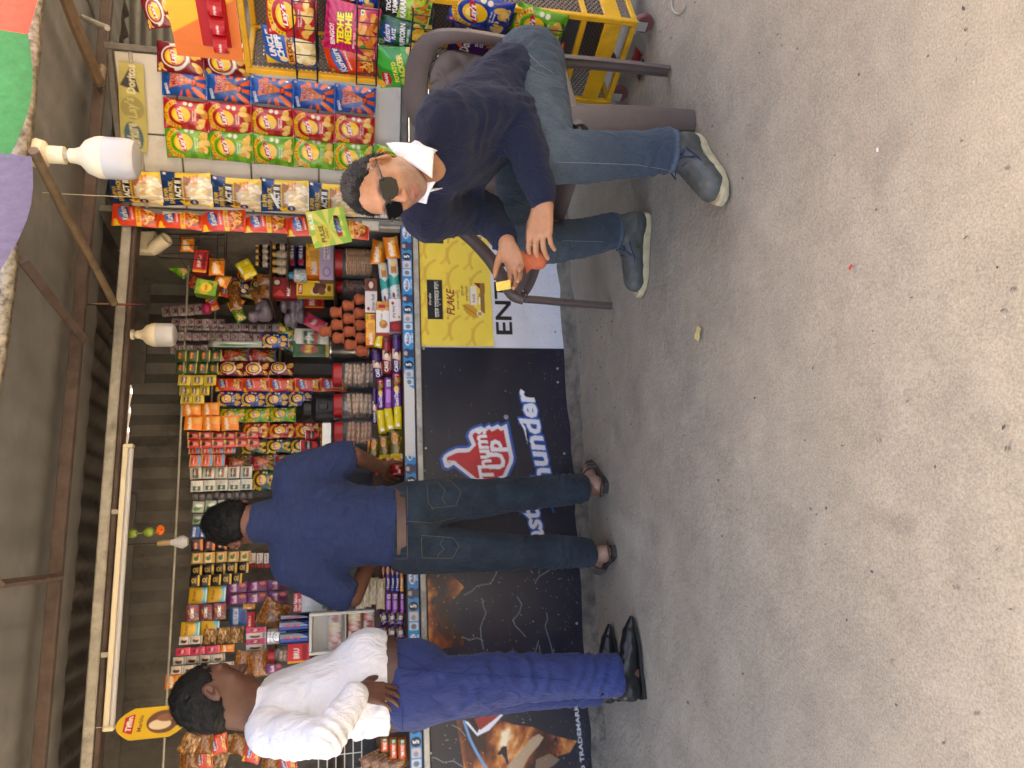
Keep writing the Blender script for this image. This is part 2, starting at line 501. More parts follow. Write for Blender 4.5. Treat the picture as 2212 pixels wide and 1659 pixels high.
class Field:
    def __init__(self, lo, hi, h):
        self.lo = np.array(lo, float); self.h = h
        self.n = np.ceil((np.array(hi) - self.lo) / h).astype(int) + 1
        self.F = np.full(self.n, 0.2, np.float32)
    def region(self, lo, hi, pad):
        a = np.clip(np.floor((np.array(lo) - pad - self.lo) / self.h).astype(int), 0, self.n)
        b = np.clip(np.ceil((np.array(hi) + pad - self.lo) / self.h).astype(int) + 1, 0, self.n)
        if (b <= a).any(): return None, None
        ax = [self.lo[i] + np.arange(a[i], b[i]) * self.h for i in range(3)]
        X, Y, Z = np.meshgrid(*ax, indexing='ij')
        return (slice(a[0], b[0]), slice(a[1], b[1]), slice(a[2], b[2])), np.stack([X, Y, Z], -1).astype(np.float32)
    def blend(self, sl, d, k, cut=False):
        f = self.F[sl]
        if cut:
            d = -d; hh = np.clip(0.5 - 0.5 * (f - d) / max(k, 1e-6), 0, 1) if k else (d > f).astype(np.float32)
            self.F[sl] = f * (1 - hh) + d * hh + k * hh * (1 - hh); return
        if k <= 0: self.F[sl] = np.minimum(f, d); return
        hh = np.clip(0.5 + 0.5 * (f - d) / k, 0, 1)
        self.F[sl] = f * (1 - hh) + d * hh - k * hh * (1 - hh)
    def limb(self, pts, rad, k=0.03, side=None, flat=None, cut=False):
        """tube through points; rad per point; with side (a vector) and flat: radius along side = rad*flat"""
        pts = [np.array(p, float) for p in pts]; R = list(rad) if hasattr(rad, '__len__') else [rad] * len(pts)
        FL = list(flat) if hasattr(flat, '__len__') else [flat or 1.0] * len(pts)
        mx = max(R) * max(1, max(FL)); pad = k + 3 * self.h
        sl, P = self.region(np.min(pts, 0) - mx, np.max(pts, 0) + mx, pad)
        if sl is None: return self
        best = np.full(P.shape[:3], 0.2, np.float32); org = P[0, 0, 0]
        for i in range(len(pts) - 1):
            a, b = pts[i], pts[i + 1]; ab = b - a; L = ab @ ab + 1e-12
            m2 = max(R[i], R[i + 1]) * max(1, FL[i], FL[i + 1]) + pad
            i0 = np.clip(np.floor((np.minimum(a, b) - m2 - org) / self.h).astype(int), 0, best.shape); i1 = np.clip(np.ceil((np.maximum(a, b) + m2 - org) / self.h).astype(int) + 1, 0, best.shape)
            if (i1 <= i0).any(): continue
            ss_ = tuple(slice(x, y) for x, y in zip(i0, i1)); Q = P[ss_]; a32, ab32 = a.astype(np.float32), ab.astype(np.float32)
            q = Q - a32; t = np.clip((q @ ab32) / np.float32(L), 0, 1)
            r = np.float32(R[i]) * (1 - t) + np.float32(R[i + 1]) * t
            q = q - t[..., None] * ab32
            if side is not None:
                s = _nrm(side); s = _nrm(s - _nrm(ab) * (s @ _nrm(ab))); fl = np.float32(FL[i]) * (1 - t) + np.float32(FL[i + 1]) * t
                c = q @ s.astype(np.float32); q2 = np.maximum(np.einsum('...i,...i', q, q) - c * c, 0)
                d = np.sqrt(q2 + (c / fl) ** 2) - r
            else:
                d = np.sqrt(np.einsum('...i,...i', q, q)) - r
            best[ss_] = np.minimum(best[ss_], d)
        self.blend(sl, best, k, cut); return self
    def ball(self, c, r, k=0.02, axes=None, cut=False):
        """ellipsoid: r three radii along axes (rows), default world axes"""
        c = np.array(c, float); r = np.array(r if hasattr(r, '__len__') else [r] * 3, float)
        A = np.eye(3) if axes is None else np.array(axes, float)
        m = r.max(); sl, P = self.region(c - m, c + m, k + 3 * self.h)
        if sl is None: return self
        q = (P - c) @ A.T; k0 = np.sqrt(((q / r) ** 2).sum(-1)); k1 = np.sqrt(((q / (r * r)) ** 2).sum(-1))
        d = k0 * (k0 - 1) / np.maximum(k1, 1e-6)
        self.blend(sl, d.astype(np.float32), k, cut); return self
    def plane_cut(self, c, nrm, k=0.004):
        """removes everything on the side the normal points to"""
        nrm = _nrm(nrm); ax = [self.lo[i] + np.arange(self.n[i]) * self.h for i in range(3)]
        d = (ax[0][:, None, None] * nrm[0] + ax[1][None, :, None] * nrm[1] + ax[2][None, None, :] * nrm[2] - float(np.dot(c, nrm))).astype(np.float32)
        self.F = np.maximum(self.F, d); return self
    def add(self, fn):
        """adds a small displacement fn(points) near the surface"""
        idx = np.argwhere(np.abs(self.F) < 0.014)
        if len(idx):
            P = self.lo + idx * self.h
            self.F[idx[:, 0], idx[:, 1], idx[:, 2]] += fn(P.astype(np.float32)).astype(np.float32)
        return self
    def surface(self):
        F = self.F; s = F < 0; n = self.n
        c = np.zeros(n - 1, np.int8)
        for a in (0, 1):
            for b in (0, 1):
                for d in (0, 1):
                    c += s[a:n[0] - 1 + a, b:n[1] - 1 + b, d:n[2] - 1 + d]
        act = np.argwhere((c > 0) & (c < 8)); ids = np.full(n - 1, -1, np.int32)
        ids[act[:, 0], act[:, 1], act[:, 2]] = np.arange(len(act))
        pos = np.zeros((len(act), 3)); cnt = np.zeros(len(act))
        cor = [(a, b, d) for a in (0, 1) for b in (0, 1) for d in (0, 1)]
        for i, p in enumerate(cor):
            for q in cor[i + 1:]:
                if sum(abs(x - y) for x, y in zip(p, q)) != 1: continue
                f0 = F[act[:, 0] + p[0], act[:, 1] + p[1], act[:, 2] + p[2]]; f1 = F[act[:, 0] + q[0], act[:, 1] + q[1], act[:, 2] + q[2]]
                m = (f0 < 0) != (f1 < 0); t = f0 / (f0 - f1 + 1e-20)
                pt = np.array(p) + t[:, None] * (np.array(q) - np.array(p))
                pos[m] += pt[m]; cnt[m] += 1
        V = self.lo + (act + pos / np.maximum(cnt, 1)[:, None]) * self.h
        Q = []
        for ax in range(3):
            sa = [slice(None)] * 3; sb = [slice(None)] * 3; sa[ax] = slice(0, -1); sb[ax] = slice(1, None)
            A, B = s[tuple(sa)], s[tuple(sb)]
            e = np.argwhere(A != B); o = [i for i in range(3) if i != ax]
            e = e[(e[:, o[0]] > 0) & (e[:, o[1]] > 0) & (e[:, o[0]] < n[o[0]] - 1) & (e[:, o[1]] < n[o[1]] - 1)]
            ins = A[e[:, 0], e[:, 1], e[:, 2]]
            def cell(d0, d1):
                k = e.copy(); k[:, o[0]] -= d0; k[:, o[1]] -= d1; return ids[k[:, 0], k[:, 1], k[:, 2]]
            q = np.stack([cell(1, 1), cell(0, 1), cell(0, 0), cell(1, 0)], -1)
            fl = ins if ax != 1 else ~ins
            q[~fl] = q[~fl][:, ::-1]; Q.append(q)
        return V, np.concatenate(Q)
    def mesh(self, name, m, colour=None, origin=(0, 0, 0), relax=1):
        V, Q = self.surface()
        for _ in range(relax):
            acc = np.zeros_like(V); k = np.zeros(len(V))
            for a, b in ((0, 1), (1, 2), (2, 3), (3, 0)):
                for i in range(3):
                    acc[:, i] += np.bincount(Q[:, a], V[Q[:, b], i], len(V)) + np.bincount(Q[:, b], V[Q[:, a], i], len(V))
                k += np.bincount(Q[:, a], minlength=len(V)) + np.bincount(Q[:, b], minlength=len(V))
            V = V * 0.5 + 0.5 * acc / np.maximum(k, 1)[:, None]
        C = colour(V) if colour is not None else None
        return np_mesh(name, V - np.array(origin), Q, m, C)

# ================================================================ THE SETTING
M_ground = mat('concrete_ground', (152, 142, 124), rough=0.9, noise=0.0, col2=(140, 131, 115), nscale=1.7, bump=0.5, bscale=55, bdist=0.01)
def _ground_detail():
    m = M_ground; nt = m.node_tree; N = nt.nodes; L = nt.links; b = N['Principled BSDF']
    old = b.inputs['Base Color'].links[0].from_socket
    tc = N.new('ShaderNodeTexCoord')
    def nz(sc, det, lo, hi, a, c):
        n = N.new('ShaderNodeTexNoise'); n.inputs['Scale'].default_value = sc; n.inputs['Detail'].default_value = det
        n.inputs['Roughness'].default_value = 0.7
        L.new(tc.outputs['Object'], n.inputs['Vector'])
        r = N.new('ShaderNodeMapRange'); r.inputs[1].default_value = lo; r.inputs[2].default_value = hi
        r.inputs[3].default_value = a; r.inputs[4].default_value = c; L.new(n.outputs['Fac'], r.inputs[0]); return r.outputs[0]
    def mul(s, f):
        x = N.new('ShaderNodeMix'); x.data_type = 'RGBA'; x.blend_type = 'MULTIPLY'; x.inputs['Factor'].default_value = 1
        L.new(s, x.inputs[6]); L.new(f, x.inputs[7]); return x.outputs[2]
    s = mul(old, nz(0.9, 6, 0.35, 0.65, 0.86, 1.1)); s = mul(s, nz(7, 8, 0.3, 0.7, 0.88, 1.12)); s = mul(s, nz(190, 3, 0.3, 0.7, 0.72, 1.25))
    # pale and dark grit
    vo = N.new('ShaderNodeTexVoronoi'); vo.inputs['Scale'].default_value = 46; vo.inputs['Randomness'].default_value = 1
    L.new(tc.outputs['Object'], vo.inputs['Vector'])
    r = N.new('ShaderNodeMapRange'); r.inputs[1].default_value = 0.10; r.inputs[2].default_value = 0.06; L.new(vo.outputs['Distance'], r.inputs[0])
    g = N.new('ShaderNodeMath'); g.operation = 'GREATER_THAN'; g.inputs[1].default_value = 0.80
    L.new(vo.outputs['Color'], g.inputs[0])
    k = N.new('ShaderNodeMath'); k.operation = 'MULTIPLY'; L.new(r.outputs[0], k.inputs[0]); L.new(g.outputs[0], k.inputs[1])
    x = N.new('ShaderNodeMix'); x.data_type = 'RGBA'; L.new(k.outputs[0], x.inputs['Factor']); L.new(s, x.inputs[6])
    x.inputs[7].default_value = (0.42, 0.40, 0.36, 1)
    L.new(x.outputs[2], b.inputs['Base Color'])
    # old stains and hairline cracks
    def stain(sc, lo, hi, colr, amt, src):
        n = N.new('ShaderNodeTexNoise'); n.inputs['Scale'].default_value = sc; n.inputs['Detail'].default_value = 6; n.inputs['Roughness'].default_value = .6; n.inputs['Distortion'].default_value = .8
        L.new(tc.outputs['Object'], n.inputs['Vector']); q = N.new('ShaderNodeMapRange'); q.inputs[1].default_value = lo; q.inputs[2].default_value = hi; q.inputs[4].default_value = amt; L.new(n.outputs['Fac'], q.inputs[0])
        m2 = N.new('ShaderNodeMix'); m2.data_type = 'RGBA'; L.new(q.outputs[0], m2.inputs['Factor']); L.new(src, m2.inputs[6]); m2.inputs[7].default_value = (*lin(colr), 1); return m2.outputs[2]
    s2_ = stain(2.3, .60, .72, (90, 84, 76), .25, x.outputs[2]); s2_ = stain(1.1, .58, .7, (176, 168, 152), .4, s2_); s2_ = stain(13, .66, .74, (84, 78, 70), .3, s2_)
    wz = N.new('ShaderNodeTexNoise'); wz.inputs['Scale'].default_value = 3; wz.inputs['Detail'].default_value = 5; L.new(tc.outputs['Object'], wz.inputs['Vector'])
    wm = N.new('ShaderNodeMix'); wm.data_type = 'RGBA'; wm.inputs['Factor'].default_value = .25; L.new(tc.outputs['Object'], wm.inputs[6]); L.new(wz.outputs['Color'], wm.inputs[7])
    vc = N.new('ShaderNodeTexVoronoi'); vc.feature = 'DISTANCE_TO_EDGE'; vc.inputs['Scale'].default_value = 1.1; L.new(wm.outputs[2], vc.inputs['Vector'])
    cr = N.new('ShaderNodeMapRange'); cr.inputs[1].default_value = .0028; cr.inputs[2].default_value = .0012; cr.inputs[4].default_value = .1; L.new(vc.outputs['Distance'], cr.inputs[0])
    cx_ = N.new('ShaderNodeMix'); cx_.data_type = 'RGBA'; L.new(cr.outputs[0], cx_.inputs['Factor']); L.new(s2_, cx_.inputs[6]); cx_.inputs[7].default_value = (.06, .05, .045, 1)
    L.new(cx_.outputs[2], b.inputs['Base Color'])
    # coarse pits above the fine relief
    n2 = N.new('ShaderNodeTexNoise'); n2.inputs['Scale'].default_value = 9; n2.inputs['Detail'].default_value = 8
    L.new(tc.outputs['Object'], n2.inputs['Vector'])
    b2 = N.new('ShaderNodeBump'); b2.inputs['Strength'].default_value = 0.35; b2.inputs['Distance'].default_value = 0.03
    L.new(n2.outputs['Fac'], b2.inputs['Height'])
    L.new(b.inputs['Normal'].links[0].from_socket, b2.inputs['Normal']); L.new(b2.outputs[0], b.inputs['Normal'])
_ground_detail()

# near ground gently uneven, far ground flat
nx, ny = 121, 121
u, v = np.meshgrid(np.linspace(-1, 1, nx), np.linspace(-1, 1, ny))
gx = np.sign(u) * np.abs(u) ** 3.2 * 250; gy = np.sign(v) * np.abs(v) ** 3.2 * 250 + 2.0
gp = np.stack([gx, gy, np.zeros_like(gx)], -1)
gz = 0.006 * fbm(gp, 0.9, 3) * np.exp(-(gx ** 2 + (gy - 2) ** 2) / 30)
gp[..., 2] = np.minimum(gz, 0.0)
g = obj('ground', np_mesh('ground', gp.reshape(-1, 3), grid_faces(nx, ny), M_ground)); tag(g, kind='structure')

# rough cement fillet along the foot of the stall
M_cement = mat('rough_cement', (128, 120, 106), rough=0.95, col2=(92, 86, 78), nscale=14, bump=0.9, bscale=30, bdist=0.02)
ss = np.linspace(-3.2, 0.75, 120); prof = [(0.02, 0.05), (-0.02, 0.035), (-0.06, 0.014), (-0.10, 0.003), (-0.13, -0.01)]
V = []
for i, s_ in enumerate(ss):
    for n_, z_ in prof:
        w = ST.W(s_, n_ - 0.02 * vnoise(np.array([[s_ * 3, n_ * 9, 0]]), 1.5)[0], z_ + 0.006 * vnoise(np.array([[s_, n_, 1]]), 9)[0]); V.append(tuple(w))
k = obj('kerb', np_mesh('kerb', V, grid_faces(len(prof), len(ss), 0, True), M_cement)); tag(k, kind='structure')

# ---------------------------------------------------------------- the stall
M_galv = mat('galvanised_steel', (172, 168, 158), rough=0.45, metal=0.3, noise=0.25, nscale=18, dirt=0.7)
M_rust = mat('red_oxide_steel', (82, 68, 62), rough=0.6, metal=0.15, noise=0.3, nscale=15, dirt=0.5)
M_tin = mat('dull_tin_sheet', (92, 88, 84), rough=0.62, metal=0.2, noise=0.35, nscale=5, dirt=0.55)
M_grey = mat('grey_painted_steel', (116, 112, 106), rough=0.5, metal=0.3, noise=0.2, nscale=20, dirt=0.5)
M_white = mat('white_laminate', (206, 202, 192), rough=0.45, noise=0.08, nscale=6, dirt=0.35)
M_wood = mat('dark_wood', (88, 66, 52), rough=0.65, noise=0.35, nscale=30, stretch=(1, 8, 8), bump=0.4, bscale=60)
M_bamboo = mat('bamboo', (112, 94, 74), rough=0.6, noise=0.3, nscale=20, dirt=0.4)
M_black = mat('black_plastic', (24, 24, 26), rough=0.45)
M_board = mat('printed_board', attr=True, rough=0.38, spec=0.5, dirt=0.2, bump=0.2, bscale=7, bdist=.01)
M_paper = mat('printed_paper', attr=True, rough=0.6, bump=0.15, bscale=14, bdist=0.01)
M_string = mat('string', (190, 180, 160), rough=0.9)

STA = ST.a
stall = empty('market_stall', ST.W(-0.8, 0.4, 0), STA, 'tin roofed roadside snack stall with cola board front and open counter', 'stall')
def sl(s, n, z):                       # stall (s,n,z) -> coordinates of the stall empty
    return (s + 0.8, n - 0.4, z)
def part(name, mb, m, smooth=True, sharp=35, parent=None):
    o = obj(name, mb.mesh(name, m, smooth, sharp)); o.parent = parent or stall; return o
def sbox(mb, s0, s1, n0, n1, z0, z1, bev=0.003):
    a = sl((s0 + s1) / 2, (n0 + n1) / 2, (z0 + z1) / 2)
    return mb.box(*a, s1 - s0, n1 - n0, z1 - z0, bev=bev)

S_R, S_L, DEEP = 0.66, -3.1, 0.98      # opening right end, left end, depth
# walls
def side_wall(s0, s1):
    mb = MB(); q = [sl(s0, 0, 0), sl(s1, 0, 0), sl(s1, DEEP, 0), sl(s0, DEEP, 0), sl(s0, 0, 2.335), sl(s1, 0, 2.335), sl(s1, DEEP, 2.408), sl(s0, DEEP, 2.408)]
    mb._add(q, [(0, 3, 2, 1), (4, 5, 6, 7), (0, 1, 5, 4), (1, 2, 6, 5), (2, 3, 7, 6), (3, 0, 4, 7)]); part('side_wall', mb, M_grey, False)
side_wall(S_R, S_R + .03)
side_wall(S_L - .03, S_L)
bw = MB()                               # ribbed back wall
nr = 60; pts = []
for i in range(nr + 1):
    s_ = S_L + (S_R - S_L) * i / nr; n_ = DEEP + 0.012 * math.sin(i * math.pi)
    pts.append((s_, DEEP + (0.012 if i % 2 else -0.012)))
for (a, na), (b, nb) in zip(pts[:-1], pts[1:]):
    bw.poly([sl(a, na, 0), sl(b, nb, 0), sl(b, nb, 2.403), sl(a, na, 2.403)])
part('back_wall', bw, M_tin, smooth=False)
for a_, b_ in ((S_L, -0.62), (0.02, S_R)): part('gap_light_block', sbox(MB(), a_, b_, DEEP - .03, DEEP - .016, 2.33, 2.432), M_tin)  # added strips that keep sky light out of most roof gaps
# front carcass, counter and lip
part('carcass', sbox(MB(), S_L, S_R, 0.012, 0.05, 0.04, 0.86), M_grey)
part('counter_top', sbox(MB(), S_L, S_R, -0.005, DEEP - 0.02, 0.845, 0.872), M_wood)
part('counter_edge', sbox(MB(), S_L, S_R + 0.02, -0.035, 0.03, 0.80, 0.828), M_galv)
part('counter_rail', sbox(MB(), S_L, S_R + 0.02, -0.022, -0.008, 0.83, 0.892), M_wood)
part('bottom_rail', sbox(MB(), S_L, S_R, -0.003, 0.011, 0.02, 0.033), M_grey)
# frame
part('beam', sbox(MB(), S_L, S_R + 0.06, -0.022, 0.03, 2.178, 2.222, bev=0.006), M_galv)
part('beam', sbox(MB(), S_L, S_R + 0.06, -0.012, 0.06, 2.155, 2.176, bev=0.004), M_rust)
for s0, s1 in ((S_R - 0.03, S_R + 0.028), ):
    part('post', sbox(MB(), s0, s1, -0.02, 0.035, 0.876, 2.124), M_galv)
part('purlin', sbox(MB(), S_L, 2.2, -0.46, -0.43, 2.20, 2.245), M_rust)
part('purlin', sbox(MB(), S_L, 2.2, -0.43, -0.385, 2.235, 2.245), M_rust)

M_awn = mat('grey_awning_sheet', (122, 121, 119), rough=0.75, noise=0.2, nscale=3, dirt=0.25)
# corrugated roof of overlapping sheets, rising a little to the back
def roof_z(n): return 2.245 + (n + 1.05) * 0.075
def sheet(s0, s1, n0, n1, dz, m, name='roof_sheet', amp=0.016, pitch=0.12, parent=None):
    k = int((s1 - s0) / pitch * 8); a = np.linspace(s0, s1, k); b = np.linspace(n0, n1, 7)
    A, B = np.meshgrid(a, b)
    Z = np.array([roof_z(x) for x in b])[:, None] + dz + amp * np.sin(A * 2 * math.pi / pitch)
    V = np.stack([A + 0.8, B - 0.4, Z], -1).reshape(-1, 3)
    o = obj(name, np_mesh(name, V, grid_faces(k, 7), m)); o.parent = parent or stall; return o
for i, (a, b) in enumerate(((-4.2, -2.55), (-2.6, -1.15), (-1.2, 0.2), (0.15, 1.5), (1.45, 3.2))):
    sheet(a, b, -.02, 1.15, 0.03 + 0.006 * (i % 2), M_tin); sheet(a, b, -1.04 - 0.012 * (i % 2), .09, 0.002 + 0.004 * (i % 2), M_awn, 'awning_sheet', .0025, .15)
# flat weathered edge strip and fascia tube of the eave
M_eave = mat('weathered_eave_strip', (158, 148, 128), rough=0.7, metal=0.1, col2=(70, 62, 52), nscale=38, bump=0.6, bscale=70)
ev = MB(); a = np.linspace(-4.2, 3.2, 90)
V = []
for s_ in a:
    w = 0.004 * math.sin(s_ * 9) + 0.003 * math.sin(s_ * 23)
    for dn, dz in ((-0.022, -0.024), (-0.03, 0.0), (-0.022, 0.022), (0.012, 0.02), (0.012, -0.022)):
        V.append(sl(s_, -1.05 + dn, roof_z(-1.05) - 0.012 + dz + w))
F = []
for i in range(len(a) - 1):
    for j in range(5):
        F.append((i * 5 + j, i * 5 + (j + 1) % 5, (i + 1) * 5 + (j + 1) % 5, (i + 1) * 5 + j))
o = obj('eave_strip', np_mesh('eave_strip', V, F, M_eave)); o.parent = stall

# struts and bamboo under the roof; ends given as picture points at known heights
def roofpt(x, y, z):
    v = ray(x, y); t = (z - CAM_H) / v.z; p = Vector((v.x * t, v.y * t, z))
    q = p - ST.W(-0.8, 0.4, 0); c, s = math.cos(-STA), math.sin(-STA)
    return Vector((q.x * c - q.y * s, q.x * s + q.y * c, p.z))
def bar(name, p, q, r, m, n=6, flat=1.0):
    part(name, MB().tube([p, p.lerp(q, .33) + Vector((0, 0, 0.003)), p.lerp(q, .66), q], r, n, flat=flat), m, sharp=40)
bar('bamboo_pole', roofpt(72, 325, 2.19), roofpt(246, 655, 2.17), [0.017, 0.018, 0.016, 0.017], M_bamboo, 10)
bar('strut', roofpt(48, 560, 2.2), roofpt(182, 735, 2.17), 0.02, M_rust, 4)
bar('strut', roofpt(139, -10, 2.2), roofpt(215, 180, 2.2), 0.024, M_bamboo, 8)
bar('strut', roofpt(216, 175, 2.2), roofpt(236, 95, 2.24), 0.018, M_bamboo, 8)
bar('strut', roofpt(0, 1262, 2.19), roofpt(131, 1245, 2.2), 0.014, M_rust, 4)

# roller shutter of the next shop, beyond the door leaf
M_shut = mat('shutter_steel', (98, 96, 92), rough=0.55, metal=0.4, noise=0.25, nscale=9, dirt=0.5)
SH = Frame(1.06, 4.35, math.radians(4))
sh = empty('roller_shutter', SH.W(0.9, 0, 0), SH.a, 'dark steel roller shutter of the shop behind the yellow rack', 'shutter')
slat = MB(); slat.sweep([(-1.235, 0, 0), (1.4, 0, 0)], [(0, 0), (-0.012, 0.016), (-0.014, 0.036), (-0.006, 0.058), (0.004, 0.058), (0.004, 0)], [((0, 1, 0), (0, 0, 1))] * 2)
sm_ = slat.mesh('slat', M_shut, sharp=50)
for i in range(44):
    o = obj('slat', sm_, sh, (0, 0, 0.02 + i * 0.06))
    o.rotation_euler = (0, 0, rnd.uniform(-.001, .001))

# low lumber room above the leaf: grey pipe and sheet ends
bar('pipe', roofpt(232, 60, 2.1), roofpt(180, 38, 2.25), 0.012, M_galv, 8)

# ---------------------------------------------------------------- printed fronts
def Z7(zx, zy): return (1500 + zx / 2.212) * .54, (1300 + zy / 2.212) * .54
def Z8(zx, zy): return (1500 + zx / 1.707) * .54, (2100 + zy / 1.707) * .54
B_S0, B_S1, B_Z0, B_Z1 = -2.42, ST.hit(1060, 752.5, -0.008)[0], 0.034, 0.792
def bp(x, y):                           # picture point -> metres on the cola board
    s_, z_ = ST.hit(x, y, -0.008); return s_ - B_S0, z_ - B_Z0
P = Print(B_S1 - B_S0, B_Z1 - B_Z0, 620, (21, 21, 38), ss=2)
q = np.stack([P.X, P.Y, P.X * 0], -1)
f = fbm(q, 2.2, 4)
P.a *= (1 + 0.35 * f)[..., None]
P.put(f > 0.55, (40, 30, 40), 0.35)
def erode(m, k):
    for _ in range(k):
        n = m.copy(); n[1:] &= m[:-1]; n[:-1] &= m[1:]; n[:, 1:] &= m[:, :-1]; n[:, :-1] &= m[:, 1:]; m = n
    return m
hand = [(575, 1185), (600, 1140), (650, 1105), (720, 1072), (835, 1065), (802, 985), (820, 945), (860, 905), (945, 872), (962, 895), (1012, 862), (1032, 884), (1092, 856),
        (1112, 880), (1182, 846), (1195, 910), (1220, 1040), (1248, 1170), (1243, 1215), (1205, 1300), (1170, 1380), (1040, 1430), (900, 1420), (800, 1340), (700, 1262), (650, 1292), (600, 1278)]
hp = [bp(*Z7(*p)) for p in hand]; hm = P.polymask(hp)
P.put(hm, (28, 84, 170)); w = erode(hm, 7); P.put(w, (226, 226, 230)); P.put(erode(w, 11), (196, 36, 44))
P.line([bp(*Z7(*p)) for p in ((720, 1215), (660, 1205), (640, 1230), (650, 1255))], 0.006, (226, 226, 230))
def btext(s, c, w_, hh, rot, colr, **k):
    x, y = bp(*c); P.text(s, x, y, w_, colr, hh, rot, **k)
lh = lambda a, b: math.dist(bp(*a), bp(*b))
btext('Thums', Z7(955, 1140), 0.27, 0.075, 8, (236, 236, 238), bold=0.035, shear=0.15)
btext('Up', Z7(1085, 1145), 0.15, 0.115, 8, (236, 236, 238), bold=0.04, shear=0.15)
btext('Thunder', Z7(1412, 1060), 0.59, 0.105, 9, (232, 232, 236), bold=0.03, shear=0.2, line=(32, 92, 178), lw=0.055)
btext('Taste', Z7(1400, 1790), 0.30, 0.095, 9, (232, 232, 236), bold=0.03, shear=0.2, line=(32, 92, 178), lw=0.055)
btext('The', Z7(1470, 1560), 0.07, 0.035, 9, (232, 232, 236), bold=0.03, shear=0.2, line=(32, 92, 178), lw=0.06)
P.poly([bp(*Z7(*p)) for p in ((1262, 825), (1330, 905), (1350, 1060), (1318, 930))], (232, 232, 236))
P.poly([bp(*Z7(*p)) for p in ((1545, 1560), (1590, 1659), (1575, 1665), (1548, 1600))], (32, 92, 178))
cx, cy = bp(*Z7(1160, 818)); P.ring(cx, cy, 0.008, 0.0105, (225, 225, 228)); P.text('R', cx, cy, 0.008, (225, 225, 228))
def cola(pts, seed, sc=9):              # brown liquid splash with foam and glints
    m = P.polymask([bp(*p) for p in pts])
    q = np.stack([P.X * 0.7 + 0.25 * P.Y, P.Y, np.full_like(P.X, seed)], -1)
    a = fbm(q + 0.1 * np.stack([vnoise(q, 5), vnoise(q + 9, 5), q[..., 2] * 0], -1), sc, 5)
    edge = fbm(q + 31, 22, 3)
    d = m & (edge > -0.85)
    a = a + .35 * fbm(q + 3, sc * 2.6, 3); xs = [-1.2, -.5, -.1, .2, .5, .8, 1.1]; cs = np.array([lin(c) for c in ((30, 12, 9), (58, 24, 12), (104, 48, 20), (150, 80, 34), (196, 124, 62), (226, 180, 122), (244, 226, 192))])
    col = np.stack([np.interp(a, xs, cs[:, i]) for i in range(3)], -1); P.a[d] = col[d]
cola([(903, 1210), (930, 1214), (960, 1235), (985, 1250), (1003, 1268), (985, 1290), (962, 1310), (970, 1330), (985, 1362), (1002, 1372), (1002, 1395), (960, 1400), (915, 1420), (903, 1420)], 3)
cola([(985, 1545), (1030, 1530), (1070, 1550), (1110, 1565), (1150, 1570), (1200, 1590), (1245, 1600), (1230, 1625), (1180, 1640), (1170, 1700), (1010, 1720), (1000, 1640)], 8, 8)
# hand round the glass and the logo on it
P.poly([bp(*Z8(*p)) for p in ((905, 1640), (980, 1560), (1070, 1450), (1120, 1425), (1150, 1450), (1120, 1500), (1050, 1580), (1000, 1680), (900, 1720))], (176, 150, 120))
P.poly([bp(*Z8(*p)) for p in ((1100, 1600), (1190, 1560), (1260, 1600), (1220, 1640), (1130, 1690), (1090, 1690))], (120, 98, 78))
P.poly([bp(*Z8(*p)) for p in ((605, 1330), (640, 1345), (700, 1420), (760, 1290), (880, 1290), (780, 1400), (700, 1440))], (225, 228, 235))
P.poly([bp(*Z8(*p)) for p in ((680, 1325), (720, 1400), (800, 1340), (860, 1290), (760, 1290))], (150, 40, 34))
P.line([bp(*Z8(*p)) for p in ((610, 1340), (650, 1460), (700, 1560), (760, 1659), (800, 1700))], 0.012, (96, 150, 200))
for pl in (((610, 480), (665, 450), (700, 415), (740, 408), (790, 400), (830, 330), (838, 300)), ((735, 510), (742, 560), (760, 600), (738, 650), (722, 700), (726, 770), (742, 850)),
           ((970, 490), (1002, 540), (985, 600), (942, 650), (960, 690), (1000, 730), (1025, 760)), ((1170, 600), (1178, 640), (1160, 690), (1176, 740), (1200, 820), (1222, 920)),
           ((600, 765), (650, 785), (700, 770), (740, 790)), ((1210, 260), (1190, 310), (1120, 350), (1090, 400)), ((1085, 890), (1105, 830), (1115, 790)), ((1130, 890), (1120, 820)),
           ((360, 1580), (420, 1590), (470, 1620), (540, 1610), (600, 1650)), ((530, 1365), (580, 1390), (620, 1440))):
    P.line([bp(*Z8(*p)) for p in pl], 0.0034, (136, 156, 160), 0.7)
g_ = random.Random(4)
for _ in range(260):
    x, y = bp(g_.uniform(905, 1270), g_.uniform(1215, 1700)); P.ell(x, y, .0022, .0022, g_.choice([(190, 150, 100), (150, 110, 80), (220, 200, 170)]), op=.7)
for _ in range(150):                    # scratches and paint flecks
    x, y = g_.uniform(0, P.w), g_.uniform(0, P.h); P.ell(x, y, .002 * g_.uniform(.6, 1.5), .0018, (190, 186, 180), op=.6)
for _ in range(70):
    x, y = g_.uniform(0, P.w), g_.uniform(0, P.h); P.line([(x, y), (x + g_.uniform(-.1, .1), y + g_.uniform(-.02, .02))], .0016, (110, 106, 108), .35)
for _ in range(900):                    # dust and mud spatter kicked up along the foot
    x, y = g_.uniform(0, P.w), abs(g_.gauss(0, .07)); P.ell(x, y, .003 * g_.uniform(.3, 1.2), .0025, (126, 118, 106), op=.35 * g_.random())
for _ in range(14):
    x, y = g_.uniform(0, P.w), g_.uniform(.1, P.h); P.line([(x, y), (x + g_.uniform(-.02, .02), y - g_.uniform(.05, .2))], .004, (70, 66, 66), .25)
btext('REGISTERED TRADEMARK OF THE', Z8(1400, 1490), 0.66, 0.02, 3, (205, 205, 208), bold=0.02)
